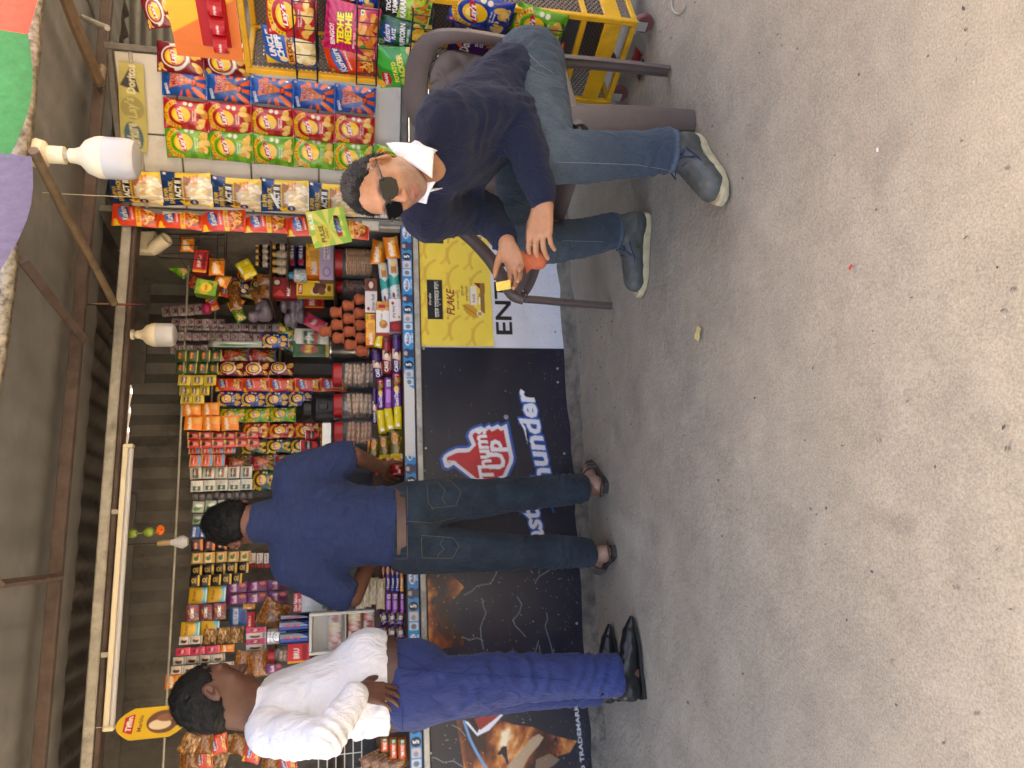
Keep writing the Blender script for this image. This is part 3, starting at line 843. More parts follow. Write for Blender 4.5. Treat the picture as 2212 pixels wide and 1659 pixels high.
def slab(name, P, s0, z0, n0, th, m, parent=None):
    """printed board standing in the stall front: thin box with the print on its face"""
    me = grid_mesh(name, P, lambda u, v: np.stack([u * P.w, 0 * u, v * P.h], -1), lambda u, v: np.stack([u * P.w, 0 * u + th, v * P.h], -1), m)
    o = obj(name, me); o.parent = parent or stall; o.location = sl(s0, n0, z0); return o
board = slab('cola_board', P, B_S0, B_Z0, -0.008, 0.01, M_board)
board['label'] = 'black cola advertising board with thumb logo, lightning and splash'
# fixing screws of the board
scr = MB().box(0, 0, 0, 0.012, 0.004, 0.012, bev=0.002).mesh('screw', M_galv)
for p in ((1616, 385), (1618, 506), (1675, 1137), (450, 1090), (437, 1290), (430, 207), (1595, 60)):
    s_, z_ = ST.hit(*Z7(*p), -0.012); o = obj('screw', scr, stall, sl(s_, -0.011, z_), (0, rnd.uniform(0, 1), 0))
for p in ((1378, 672), (380, 1558)):
    s_, z_ = ST.hit(*Z8(*p), -0.012); o = obj('screw', scr, stall, sl(s_, -0.011, z_), (0, rnd.uniform(0, 1), 0))

# white name board with the yellow poster pasted on it
E_S0 = B_S1 + 0.004; E_S1 = S_R - 0.004; Bz1 = 0.792
P = Print(E_S1 - E_S0, Bz1 - 0.034, 240, (214, 214, 218), ss=2)
def ep(x, y):
    s_, z_ = ST.hit(x, y, -0.01); return s_ - E_S0, z_ - 0.034
P.mottle(0.05, 9)
x0, y0 = ep(1090, 722); x1, _ = ep(1090, 545)
P.text('ENTERP', (x0 + ep(1090, 513)[0]) / 2, y0, ep(1090, 513)[0] - x0, (20, 20, 22), 0.088, bold=0.02)
for _ in range(420):
    a_ = g_.random() ** 3; x = g_.uniform(0, P.w); P.ell(x, a_ * 0.28, .0025 * g_.uniform(.3, 1.3), .002, (70, 68, 66), op=.5 * g_.random())
name_board = slab('name_board', P, E_S0, 0.034, -0.0085, 0.01, M_board)
name_board['label'] = 'white name board with black capital letters below the yellow poster'
x0, yb = ep(1066, 749); x1, yt = P.w, ep(907, 600)[1]
PW, PH = x1 - x0, yt - yb
P2 = Print(PW, PH, 220, (236, 208, 74), ss=2)
def pp(x, y):
    a, b = ep(x, y); return a - x0, b - yb
for i in range(5):
    for j in range(3):
        cx, cy = PW * (0.08 + 0.21 * i + 0.04 * j), PH * (0.2 + 0.32 * j)
        P2.ring(cx, cy - 0.06, 0.085, 0.1, (216, 174, 62), 20, 120, .8); P2.ring(cx + 0.02, cy + 0.11, 0.07, 0.085, (216, 174, 62), -150, -70, .6)
for dy in (0, -163):
    a = lambda x, y: pp(x, y + dy)
    (bx0, by0), (bx1, by1) = a(958, 690), a(922, 604)
    P2.rect(bx0, by0, bx1, by1, (18, 17, 16)); P2.text('তামাক ক্যান্সারের কারণ', (bx0 + bx1) / 2, by0 + (by1 - by0) * .34, (bx1 - bx0) * .9, (232, 228, 215), (by1 - by0) * .42, bold=.01)
    P2.text('বিধিসম্মত সতর্কীকরণ', (bx0 + bx1) / 2, by0 + (by1 - by0) * .8, (bx1 - bx0) * .3, (225, 220, 200), (by1 - by0) * .2)
    cx, cy = a(973, 652); P2.text('FLAKE', cx, cy, 0.145, (120, 26, 26), 0.04, bold=.02, shear=.25)
    cx, cy = a(966, 683); P2.text('WILLS', cx - .005, cy - 0.004, 0.026, (150, 40, 30), .012, bold=.01)
    cx, cy = a(989, 650); P2.text('REFINED TASTE', cx, cy, 0.09, (90, 60, 30), .009)
    cx, cy = a(1002, 640); P2.text('দুর্দান্ত স্বাদ', cx + .03, cy + .006, 0.06, (70, 40, 20), .016); P2.text('দুর্দান্ত কোয়ালিটি', cx + .015, cy - .016, 0.085, (70, 40, 20), .016)
    cx, cy = a(1018, 672); P2.ell(cx, cy, .05, .026, (204, 150, 40), 52); P2.line([(cx - .03, cy - .04), (cx + .032, cy + .045)], .004, (150, 100, 24))
    cx, cy = a(1046, 612); P2.poly([(cx, cy), (cx, cy + .06), (cx - .06, cy)], (130, 24, 26))
    (cx0, cy0), (cx1, cy1) = a(1048, 688), a(1030, 612); P2.rect(cx0 + .03, cy0, cx1, cy1 - .014, (150, 106, 44))
    cx, cy = a(1024, 640); P2.rect(cx - .05, cy - .014, cx + .055, cy + .02, (232, 222, 200)); P2.text('FLAKE', cx - .012, cy + .002, .045, (130, 30, 26), .014, bold=.01)
    P2.rect(cx - .05, cy + .02, cx + .045, cy + .028, (200, 185, 150)); P2.rect(cx - .045, cy - .032, cx - .005, cy - .024, (240, 236, 226)); P2.rect(cx - .005, cy - .032, cx + .018, cy - .024, (196, 130, 60))
    cx, cy = a(1036, 678); P2.ell(cx, cy, .017, .017, (235, 228, 200)); P2.ell(cx, cy, .012, .012, (190, 160, 70))
P2.mottle(.04, 14)
cu = lambda u, v: -0.004 - 0.012 * (np.clip(0.06 - u, 0, 1) / .06) * (np.clip(.1 - v, 0, 1) / .1 + np.clip(v - .92, 0, 1) / .08)
me = grid_mesh('poster', P2, lambda u, v: np.stack([u * PW, cu(u, v) + .0008 * vnoise(np.stack([u * 5, v * 5, u * 0], -1), 1.5), v * PH], -1), None, M_paper)
po = obj('poster', me); po.parent = stall; po.location = sl(E_S0 + x0, -0.009, 0.034 + yb); po['label'] = 'yellow pasted poster with leaf and packet'

# blue printed strip along the counter lip
s0 = -2.42; L_ = S_R - 0.01 - s0
P = Print(L_, 0.05, 800, (32, 136, 200), ss=2)
x = 0.02; i = 0
while x < L_:
    P.ell(x + .03, .03, .026, .022, (24, 60, 104)); P.ell(x + .03, .038, .011, .01, (196, 168, 150)); P.poly([(x + .005, .0), (x + .055, .0), (x + .04, .03), (x + .018, .03)], (30, 56, 96))
    P.ell(x + .105, .028, .034, .015, (228, 234, 240)); P.text('Malkist', x + .105, .028, .056, (24, 60, 120), .018, bold=.02, shear=.2); P.text('cant resist!', x + .11, .008, .05, (220, 235, 245), .008)
    P.rect(x + .155, .006, x + .19, .044, (196, 214, 224)); P.ell(x + .172, .025, .012, .012, (110, 120, 130)); P.rect(x + .196, .006, x + .236, .044, (206, 196, 190)); P.ell(x + .212, .026, .012, .01, (140, 150, 160))
    P.ell(x + .262, .025, .021, .021, (14, 20, 34)); P.text('5', x + .262, .025, .014, (232, 238, 244), .026, bold=.03)
    x += 0.29; i += 1
for a_, b_ in ((ST.hit(885, 985, -.02)[0] - s0, ST.hit(885, 812, -.02)[0] - s0),):    # torn stretch, bare tape
    P.poly([(a_, .004), (a_, .05), (b_ + .02, .05), (b_ - .01, .038), (b_ - .05, .03), (b_ - .07, .0)], (206, 206, 200))
me = grid_mesh('price_strip', P, lambda u, v: np.stack([u * L_, 0 * u - 0.0006 * np.sin(u * 90), v * .05], -1), None, M_board)
o = obj('price_strip', me); o.parent = stall; o.location = sl(s0, -0.0245, 0.836); o['label'] = 'blue printed price strip along the counter lip'

# ---------------------------------------------------------------- opened door leaf with hooks, right of the opening
door = empty('door_leaf', DOOR.W(0.37, 0.0, 0.87), DOOR.a, 'opened white panelled door leaf hung with chips, right of the counter', 'door')
DW, DZ0, DZ1 = 0.75, 0.87, 2.215
def dl(s, n, z): return (s - 0.37, n, z - 0.87)
def dpart(name, s0, s1, n0, n1, z0, z1, m, bev=.003):
    a = dl((s0 + s1) / 2, (n0 + n1) / 2, (z0 + z1) / 2); o = obj(name, MB().box(*a, s1 - s0, n1 - n0, z1 - z0, bev=bev).mesh(name, m)); o.parent = door; return o
dpart('back_sheet', 0.0, DW, 0.012, 0.02, DZ0, DZ1, M_grey)
cols = [0.03, 0.37, 0.72]; rows = [DZ0 + .03, 1.30, 1.62, 1.93, DZ1 - .035]
for a, b in zip(cols[:-1], cols[1:]):
    for c, d in zip(rows[:-1], rows[1:]):
        dpart('panel', a + .004, b - .004, 0.0, 0.011, c + .004, d - .004, M_white)
for a, b, c, d in ((0, .028, DZ0, DZ1), (DW - .028, DW, DZ0, DZ1)): dpart('stile', a, b, -.008, .012, c, d, M_grey)
for z_ in (DZ0, DZ1 - .032): dpart('rail', .029, DW - .029, -.008, .012, z_, z_ + .03, M_grey)
dpart('flat_bar', .03, DW - .03, -.006, -.001, 2.10, 2.118, M_galv)
for z_ in (1.0, 1.95): dpart('hinge', -.03, .02, -.016, -.009, z_, z_ + .09, M_galv)

# ---------------------------------------------------------------- parasol over the pavement, pale sheet roof across the lane
um = empty('parasol', (1.25, 0.55, 0), 0, 'big parasol with green, violet and orange panels above the eave', 'parasol')
UC = [(150, 66, 58), (44, 92, 62), (74, 70, 98), (206, 202, 196)] * 7
def transl(name, c):
    m = mat(name, c, rough=0.8, noise=0.4, nscale=45); nt = m.node_tree; b = nt.nodes['Principled BSDF']; o_ = nt.nodes['Material Output']
    t = nt.nodes.new('ShaderNodeBsdfTranslucent'); t.inputs[0].default_value = (*lin(c), 1); x = nt.nodes.new('ShaderNodeMixShader'); x.inputs[0].default_value = 0.2
    nt.links.new(b.outputs[0], x.inputs[1]); nt.links.new(t.outputs[0], x.inputs[2]); nt.links.new(x.outputs[0], o_.inputs[0]); return m
UR, UZ0, UZ1 = 1.70, 2.09, 2.72
def upt(a, r):                          # canopy surface
    return Vector((math.cos(a) * r * UR, math.sin(a) * r * UR, UZ1 - (UZ1 - UZ0) * r ** 1.35))
A0 = math.radians(86.6); SEG = math.radians(360 / 28)
for i in range(28):
    a0 = A0 + i * SEG; mb = MB(); vs = []; n = 7
    for j in range(n + 1):
        r = j / n
        for k in range(n + 1):
            t = k / n; p = upt(a0, r).lerp(upt(a0 + SEG, r), t); p.z -= 0.03 * r * math.sin(math.pi * t); vs.append(p)
    for k in range(n + 1):                # hanging valance
        t = k / n; p = upt(a0, 1).lerp(upt(a0 + SEG, 1), t); p.z -= 0.03 * math.sin(math.pi * t) + (.12 if i % 4 == 2 else .07); p.x *= 1.005; p.y *= 1.005; vs.append(p)
    F = [(j * (n + 1) + k, j * (n + 1) + k + 1, (j + 1) * (n + 1) + k + 1, (j + 1) * (n + 1) + k) for j in range(n + 1) for k in range(n)]
    o = obj('canopy_panel', np_mesh('canopy_panel', vs, F, transl('parasol_cloth_%d' % (UC.index(UC[i])), UC[i]))); o.parent = um
    o = obj('rib', MB().tube([upt(a0, .02) - Vector((0, 0, .012)), upt(a0, .5) - Vector((0, 0, .012)), upt(a0, .99) - Vector((0, 0, .012))], .006, 6).mesh('rib', M_galv)); o.parent = um
o = obj('pole', MB().tube([(0, 0, 0), (0, 0, UZ1)], .02, 10).mesh('pole', M_galv)); o.parent = um
o = obj('base', MB().lathe([(.25, 0), (.25, .05), (.06, .08), (.03, .3)], 20).mesh('base', M_black)); o.parent = um

# faded banner tied across the top of the door leaf
bx = DOOR.box(259, 314, 136, 326, -.03)
P = Print(1, bx[3] / bx[2], 90, (172, 164, 92)); hb = bx[3] / bx[2]; P.mottle(.12, 6)
P.poly([(.68, hb * .2), (.98, hb * .5), (.74, hb * .95)], (46, 46, 48)); P.text('Doritos', .82, hb * .52, .32, (214, 208, 170), hb * .34, 0, .03); P.ell(.5, hb * .5, .13, hb * .42, (150, 142, 84)); P.text("Lay's", .5, hb * .52, .24, (190, 182, 120), hb * .5, 8, .03, .2, (96, 88, 56), .02); P.ell(.17, hb * .5, .17, hb * .34, (60, 92, 108), 10); P.text('Kurkure', .17, hb * .52, .31, (196, 190, 150), hb * .45, 8, .03, .2)
o = obj('banner', grid_mesh('banner', P, lambda u, v: np.stack([(u - .5) * bx[2], .006 * np.sin(u * 7) - .004 * v, (v - .5) * bx[3] * (1 + .06 * np.sin(u * 5))], -1), lambda u, v: np.stack([(u - .5) * bx[2], .006 * np.sin(u * 7) - .004 * v + .003, (v - .5) * bx[3] * (1 + .06 * np.sin(u * 5))], -1), M_paper), None, DOOR.W(bx[0], -.03, bx[1]), (0, math.radians(4), DOOR.a)); tag(o, 'faded yellow banner with three snack logos on the white door', 'banner')

# ================================================================ PEOPLE AND CHAIRS
from mathutils.bvhtree import BVHTree
M_skin = mat('skin', attr=True, rough=0.52, noise=0.10, nscale=70, bump=0.12, bscale=420, bdist=0.001, spec=0.4, sss=0.12)
M_hair = mat('hair', attr=True, rough=0.55, noise=0.5, nscale=240, bump=0.9, bscale=330, bdist=0.004, spec=0.35)
M_knit = weave('navy_knit', fold=0.45, scale=120, amt=0.55, rough=0.95, sheen=0.08, colvar=0.14, bd=0.002)
M_denim = weave('denim', scale=230, amt=0.3, rough=0.9, sheen=0.08, colvar=0.22)
M_cotton = weave('cotton', scale=300, amt=0.14, rough=0.85, sheen=0.06, colvar=0.05)
M_suit = weave('trouser_cloth', scale=420, amt=0.08, rough=0.6, sheen=0.1, colvar=0.05, fold=0.35)
M_leather = mat('worn_leather', attr=True, rough=0.55, noise=0.22, nscale=40, bump=0.3, bscale=150, bdist=0.002)
M_gloss_leather = mat('black_leather', attr=True, rough=0.3, noise=0.2, nscale=30, bump=0.3, bscale=60, bdist=0.003)
M_lens = mat('dark_lens', (7, 7, 8), rough=0.1, spec=0.25)
M_thread = mat('stitching', (104, 92, 72), rough=0.9)
M_belt = mat('brown_leather_belt', (78, 52, 44), rough=0.4, noise=0.15, nscale=40)

def V3(*a): return np.array(a, float)

class Surf:
    """a built surface that points of the picture can be found on"""
    def __init__(self, me, origin):
        co = np.zeros(len(me.vertices) * 3); me.vertices.foreach_get('co', co); self.o = Vector(origin)
        self.t = BVHTree.FromPolygons([Vector(p) + self.o for p in co.reshape(-1, 3)], [tuple(p.vertices) for p in me.polygons])
    def at(self, x, y, off=0.002):
        loc, n, i, d = self.t.ray_cast(Vector((0, 0, CAM_H)), ray(x, y).normalized())
        return None if loc is None else (loc + n * off if n.dot(ray(x, y)) < 0 else loc - n * off)
    def line(self, pts, off=0.002, n=5):
        out = []
        for (a, b), (c, d) in zip(pts[:-1], pts[1:]):
            for k in range(n):
                p = self.at(a + (c - a) * k / n, b + (d - b) * k / n, off)
                if p is not None: out.append(p)
        p = self.at(*pts[-1], off)
        if p is not None: out.append(p)
        return out

def creases(items):
    """cloth folds: list of (point, axis, spread, wavelength, depth[, twist]) plus a soft overall crumple"""
    def f(P):
        r = np.zeros(len(P), np.float32)
        for it in items:
            c, ax, sp_, wl, am = it[:5]; ax = _nrm(ax); q = P - np.array(c, np.float32); t = q @ ax
            g = np.exp(-((q * q).sum(-1)) / (sp_ * sp_)); ph = vnoise(P, 8) * 3.6 + vnoise(P + 5, 19) * 1.5; g = g * np.clip(.55 + .9 * vnoise(P + 11, 13), 0, 1.2)
            r += am * g * np.sin(t * 6.283 / wl + ph)
        return r
    return f

def crumple(amp, sc, st=(1, 1, 1), seed=0):
    st = np.array(st, np.float32)
    def f(P):
        q = P * st + seed; a = vnoise(q, sc); b = vnoise(q + 7, sc * 2.1)
        return -amp * (1 - 2 * np.abs(a)) * 0.6 + amp * 0.5 * b
    return f

def head(Fd, C, F, up, s=1.0, neck=None, ears=True, jaw=1.0):
    """adds a head to the field; returns local->world"""
    F = _nrm(F); U = np.array(up, float); U = _nrm(U - F * (U @ F)); Lf = np.cross(U, F)
    A = np.stack([Lf, F, U])
    def H(a, b, c): return np.array(C) + s * (a * Lf + b * F + c * U)
    def B(p, r, k=.015, cut=False, ax=None): Fd.ball(H(*p), np.array(r) * s, k * s, A if ax is None else ax, cut)
    B((0, -.012, .040), (.074, .094, .084), .01)          # cranium
    B((0, .022, -.010), (.066, .074, .092), .03)          # face
    B((0, .038, -.070), (.050 * jaw, .052, .048), .03)    # jaw
    B((0, .072, -.098), (.024, .020, .018), .02)          # chin
    B((.034, .058, -.030), (.026, .024, .026), .02); B((-.034, .058, -.030), (.026, .024, .026), .02)   # cheeks
    Fd.limb([H(-.045, .078, .026), H(0, .094, .026), H(.045, .078, .026)], [.008 * s, .011 * s, .008 * s], .02 * s)   # brow
    B((.031, .100, .006), (.017, .012, .012), .012, True); B((-.031, .100, .006), (.017, .012, .012), .012, True)     # sockets
    B((.030, .079, .006), (.0125,) * 3, .004); B((-.030, .079, .006), (.0125,) * 3, .004)                             # eyes
    Fd.limb([H(0, .092, .016), H(0, .104, -.010), H(0, .116, -.034)], [.007 * s, .009 * s, .0125 * s], .012 * s)      # nose
    B((.0135, .104, -.036), (.009, .011, .008), .006); B((-.0135, .104, -.036), (.009, .011, .008), .006)
    Fd.limb([H(-.024, .086, -.068), H(-.008, .097, -.063), H(0, .0965, -.065), H(.008, .097, -.063), H(.024, .086, -.068)], [.0045 * s, .0065 * s, .006 * s, .0065 * s, .0045 * s], .006 * s)
    Fd.limb([H(-.021, .086, -.074), H(0, .097, -.078), H(.021, .086, -.074)], [.0045 * s, .0085 * s, .0045 * s], .006 * s)
    B((0, .103, -.0705), (.020, .006, .0012), .002, True)
    if ears:
        for sg in (-1, 1):
            t = math.radians(14); e1 = _nrm(A[1] * math.cos(t) + A[2] * -math.sin(t)); e2 = _nrm(A[2] * math.cos(t) + A[1] * math.sin(t))
            out = _nrm(A[0] * sg * 0.85 - A[1] * 0.5)
            e1 = _nrm(np.cross(e2, out)); ax = np.stack([out, e1, e2])
            B((sg * .080, -.012, -.004), (.0085, .020, .034), .006, False, ax)
            B((sg * .087, -.008, .000), (.008, .010, .017), .004, True, ax)
    if neck is not None:
        Fd.limb([np.array(neck), H(0, -.025, -.055)], [.062 * s, .054 * s], .03, side=Lf, flat=1.08)
    return H, A

def hand(Fd, wrist, d, nrm, curl, thumb, sgn, s=1.0, spread=0.1, tcurl=0.5):
    """wrist point, direction to the knuckles, palm normal (the way the palm looks), curl per finger (3 angles each);
    sgn: +1 thumb on the (d x nrm) side. Returns fingertip points."""
    d = _nrm(d); nrm = _nrm(np.array(nrm) - d * (np.array(nrm) @ d)); sd = np.cross(d, nrm) * sgn
    w = np.array(wrist); tips = []
    bases = [(.034, .092, .0092, (.040, .026, .021)), (.012, .096, .0095, (.045, .029, .022)), (-.010, .091, .0090, (.041, .027, .021)), (-.030, .082, .0080, (.032, .020, .019))]
    for i, (o, l, r, seg) in enumerate(bases):
        kn = w + s * (sd * o + d * l)
        Fd.limb([w + s * (sd * o * .55 + d * .008), w + s * (sd * o * .85 + d * .05), kn], [.0155 * s, .0135 * s, .0118 * s], .014 * s)
        a = 0.0; p = kn; pts = [p]; f = _nrm(d + sd * o * spread / .034)
        for c, L in zip(curl[i], seg):
            a += c; p = p + s * L * (f * math.cos(a) + nrm * math.sin(a)); pts.append(p)
        Fd.limb(pts, [r * s * 1.06, r * s, r * s * .9, r * s * .78], .0035 * s); tips.append(p)
    b = w + s * (sd * .024 + d * .022 + nrm * .006)
    t1 = b + s * .046 * _nrm(sd * thumb[0] + d * thumb[1] + nrm * thumb[2])
    t2d = _nrm(sd * thumb[0] * (1 - tcurl) + d * (thumb[1] + tcurl * .6) + nrm * (thumb[2] + tcurl * .5))
    t2 = t1 + s * .034 * t2d; t3 = t2 + s * .024 * _nrm(t2d + d * .2)
    Fd.limb([b, t1, t2, t3], [.0165 * s, .0125 * s, .0105 * s, .0085 * s], .009 * s); tips.append(t3)
    return tips

def mixc(C, m, c):
    m = np.clip(m, 0, 1)[:, None]; return C * (1 - m) + np.array(lin(c)) * m
def sstep(x, a, b):
    t = np.clip((x - a) / (b - a), 0, 1); return t * t * (3 - 2 * t)

def strands(me, hc, A, seed, n=7000, L=.016):
    """short hair standing off the scalp, lying the way it is combed"""
    co = np.zeros(len(me.vertices) * 3); me.vertices.foreach_get('co', co); co = co.reshape(-1, 3); nr = np.zeros(len(co) * 3); me.vertex_normals.foreach_get('vector', nr); nr = nr.reshape(-1, 3)
    cl = np.zeros(len(co) * 4, np.float32); me.color_attributes['Col'].data.foreach_get('color', cl); cl = cl.reshape(-1, 4)[:, :3]
    k0 = np.zeros(len(me.loops), np.int32); me.loops.foreach_get('vertex_index', k0); Q0 = k0.reshape(-1, 4)
    g = np.random.RandomState(seed); i = g.randint(0, len(co), n); p = co[i]; N_v = nr[i]; q = p - hc
    if ((q * N_v).sum(1) < 0).mean() > .5: N_v = -N_v
    out = (q * N_v).sum(1) > .02; p, N_v, i = p[out], N_v[out], i[out]; q = p - hc
    comb = q - (q @ A[1])[:, None] * A[1] * .2 - A[1][None] * .03 - A[2][None] * .05; comb = comb + g.normal(0, .02, comb.shape); t = comb - (comb * N_v).sum(1)[:, None] * N_v; t /= np.linalg.norm(t, axis=1)[:, None] + 1e-9
    d = t * .85 + N_v * g.uniform(.12, .5, len(p))[:, None]; ln = L * g.uniform(.5, 1.2, len(p))[:, None]; s = np.cross(d, N_v); s /= np.linalg.norm(s, axis=1)[:, None] + 1e-9
    a = p - N_v * .003; w = .0009; m = a + d * ln * .6 + N_v * .001; e = a + d * ln
    V = np.stack([a - s * w, a + s * w, m + s * w * .8, m - s * w * .8, e + s * w * .15, e - s * w * .15], 1).reshape(-1, 3); b = np.arange(len(p))[:, None] * 6 + len(co)
    Q = np.concatenate([Q0, b + np.array([[0, 1, 2, 3]]), b + np.array([[3, 2, 4, 5]])]); C = np.concatenate([cl, np.repeat(cl[i] * g.uniform(.6, 1.7, (len(p), 1)), 6, 0)])
    return np_mesh(me.name, np.concatenate([co, V]), Q, M_hair, C)

# ---------------------------------------------------------------- the seated man
BASE1 = V3(.9, 2.5, 0)
hipL, hipR = V3(1.085, 2.41, .535), V3(1.0, 2.59, .535); pel = (hipL + hipR) / 2
kneL, kneR = V3(.712, 2.19, .525), V3(.495, 2.52, .53)
ankL, ankR = V3(.765, 2.185, .10), V3(.60, 2.665, .10)
nk = V3(.655, 2.115, .925); shL, shR = V3(.762, 2.055, .888), V3(.53, 2.265, .91)
elL, elR = V3(.835, 2.145, .655), V3(.60, 2.42, .70)
wrL, wrR = V3(.545, 2.10, .577), V3(.447, 2.20, .672)
chest = V3(.755, 2.24, .80); waist = V3(.95, 2.40, .62)
sideL = _nrm(hipL - hipR)
HS = .905; HC = V3(.542, 1.985, 1.055); HF = V3(-.60, -.80, -.16); HU = V3(-.40, -.08, 1.0)
Fd = Field((.26, 1.82, .03), (1.30, 2.80, 1.22), .004)
Fd.limb([pel, waist, chest, nk - V3(0, 0, .03)], [.085, .085, .09, .05], .03, side=sideL, flat=[1.2, 1.15, 1.2, 1.1])
Fd.limb([hipL, kneL, ankL, ankL - V3(0, 0, .05)], [.075, .052, .036, .036], .03); Fd.limb([hipR, kneR, ankR, ankR - V3(0, 0, .05)], [.075, .052, .036, .036], .03)
Fd.limb([shL, elL, wrL], [.05, .041, .027], .02); Fd.limb([shR, elR, wrR], [.05, .041, .026], .02)
H1, A1 = head(Fd, HC, HF, HU, HS, neck=nk + V3(.035, .04, -.03))
# left hand, seen from its back, fingers round the clay cup; right hand open below, palm up
cupC = V3(.398, 2.168, .588)
tipsL = hand(Fd, wrL, V3(-.97, .10, .10), V3(.05, .72, -.62), [(.25, .5, .3), (.3, .5, .3), (.35, .5, .3), (.45, .5, .3)], (.55, .7, .45), -1, 1.0, tcurl=.3)
tipsR = hand(Fd, wrR, V3(-.93, -.28, -.34), V3(-.35, -.62, .72), [(.35, .45, .3), (.25, .4, .3), (.25, .4, .3), (.3, .5, .3)], (.55, .75, .5), 1, .9, tcurl=.5)
def skin1(Vv):
    C = np.tile(np.array(lin((174, 127, 94))), (len(Vv), 1)); q = (Vv - HC) @ A1.T / HS
    a, b, c = q[:, 0], q[:, 1], q[:, 2]; n = vnoise(Vv, 40) * .5 + vnoise(Vv, 160) * .5
    hd = Vv[:, 2] > .93
    C = mixc(C, hd * sstep(b, .05, .1) * .25, (190, 134, 104))
    beard = hd * sstep(-c, .030, .060) * sstep(b, -.03, .02) * (1 - np.exp(-((a / .020) ** 2 + ((c + .070) / .009) ** 2)))
    C = mixc(C, beard * (.6 + .3 * n), (96, 84, 78))
    C = mixc(C, hd * np.exp(-((a / .024) ** 2 + ((c + .072 - 9 * a * a) / .0095) ** 2) ** 2) * (b > .07) * .9, (138, 74, 70))      # lips
    C = mixc(C, hd * np.exp(-((np.abs(a) - .030) / .018) ** 2 - ((c - .029) / .006) ** 2) * (b > .06) * .8, (36, 28, 26))   # brows
    C = mixc(C, hd * np.exp(-((a / .02) ** 2 + ((b - .118) / .02) ** 2 + ((c + .034) / .014) ** 2)) * .3, (186, 112, 92))
    hnd = (Vv[:, 0] < .56) & (Vv[:, 2] < .75)
    C = mixc(C, hnd * (.1 + .12 * n), (150, 100, 78))
    for t in tipsL[:4]:
        d = np.linalg.norm(Vv - (t + V3(.0, -.006, .006)), axis=1); C = mixc(C, np.exp(-(d / .007) ** 2) * .8, (206, 168, 150))
    return C
body = obj('person', Fd.mesh('person', M_skin, skin1, BASE1), None, BASE1)
tag(body, 'seated man in navy sweater, jeans and sunglasses holding a clay cup and a biscuit', 'person')
def kid(name, me, parent, base): 
    o = obj(name, me, parent); return o
# hair: short black, thinning at the front, grey at the sides
Fh = Field(HC - .18, HC + .18, .004)
HB = lambda p, r, k, cut=False: Fh.ball(H1(*p), np.array(r) * HS, k, A1, cut)
HB((0, -.014, .043), (.0785, .0985, .0875), .01); HB((0, -.04, .0), (.0775, .07, .075), .02)
HB((.083, -.004, -.004), (.02, .024, .038), .006, True); HB((-.083, -.004, -.004), (.02, .024, .038), .006, True)
Fh.plane_cut(H1(0, .062, .08), A1[1] * 1.0 - A1[2] * .55); Fh.plane_cut(H1(0, -.02, -.055), -A1[2] + A1[1] * .35)
HB((0, .105, .05), (.052, .05, .062), .008, True)
Fh.add(lambda P: .0022 * vnoise(P * np.array([1, 1, .5], np.float32), 170) + .003 * vnoise(P, 60))
def hair1(Vv):
    q = (Vv - HC) @ A1.T / HS; g = sstep(-q[:, 2], -.05, .01) * (.5 + .5 * vnoise(Vv, 190)) * (q[:, 1] > -.02)
    return mixc(np.tile(np.array(lin((11, 10, 10))), (len(Vv), 1)), g * .6, (120, 116, 112))
kid('hair', strands(Fh.mesh('hair', M_hair, hair1, BASE1), HC - BASE1, A1, 1), body, BASE1)
# sunglasses
def HM(): 
    m = Matrix.Identity(4)
    for i in range(3):
        for j in range(3): m[i][j] = A1[j][i] * HS
    m.translation = Vector(HC - BASE1); return m
gl = empty('sunglasses', (0, 0, 0)); gl.parent = body; gl.matrix_local = HM()
lens_o = [(-.024, .014), (-.018, .0175), (.012, .0175), (.023, .0155), (.0255, .006), (.0225, -.010), (.014, -.0185), (-.008, -.0185), (-.019, -.013), (-.0235, -.002)]
lens_o = [(x * 1.26, z * 1.3) for x, z in lens_o]
for sg in (-1, 1):
    mb = MB(); mb.prism([(sg * (x + .0325), z) for x, z in lens_o], .0, .003); me = mb.mesh('lens', M_lens, False); flip_fix(me)
    o = obj('lens', me, gl, (0, .1065, .004), (math.radians(-4), 0, sg * math.radians(-13)))
    o.location = (sg * .0015, .1085, .002)
    fr = MB().tube([(sg * (x + .0325), 0, z) for x, z in lens_o + lens_o[:2]], .0028, 6, cap=False).mesh('rim', M_black)
    o = obj('rim', fr, gl, (sg * .0015, .109, .002), (math.radians(-4), 0, sg * math.radians(-13)))
    o = obj('temple_arm', MB().tube([(sg * .060, .100, .013), (sg * .076, .080, .014), (sg * .084, .02, .013), (sg * .082, -.02, .006), (sg * .08, -.04, -.012)], [.006, .006, .0045, .004, .003], 6, flat=.55).mesh('temple_arm', M_black), gl)
obj('bridge', MB().tube([(-.009, .110, .008), (0, .113, .010), (.009, .110, .008)], .003, 6).mesh('bridge', M_black), gl)

# navy sweater
Fs = Field((.36, 1.88, .40), (1.36, 2.82, 1.06), .005)
sh_side = _nrm(shL - shR)
Fs.limb([pel + V3(.03, .03, .02), waist + V3(.03, .02, .01), chest + V3(.02, .02, .0), nk + V3(.02, .03, -.055)], [.135, .138, .138, .085], .05, side=sideL * .6 + sh_side * .4, flat=[1.36, 1.26, 1.2, 1.3])
Fs.limb([shL - V3(.03, -.02, .0), shL, shL * .5 + elL * .5 + V3(.008, 0, 0), elL + V3(.006, 0, 0), elL * .55 + wrL * .45, wrL + (elL - wrL) * .12], [.070, .072, .070, .066, .056, .044], .05)
Fs.limb([shR + V3(.03, -.02, 0), shR, shR * .5 + elR * .5 + V3(-.012, 0, 0), elR + V3(-.012, .0, 0), elR * .55 + wrR * .45, wrR + (elR - wrR) * .14], [.076, .08, .07, .064, .054, .043], .045)
Fs.ball(nk + V3(-.018, -.022, .068), (.060, .060, .052), .012, None, True)
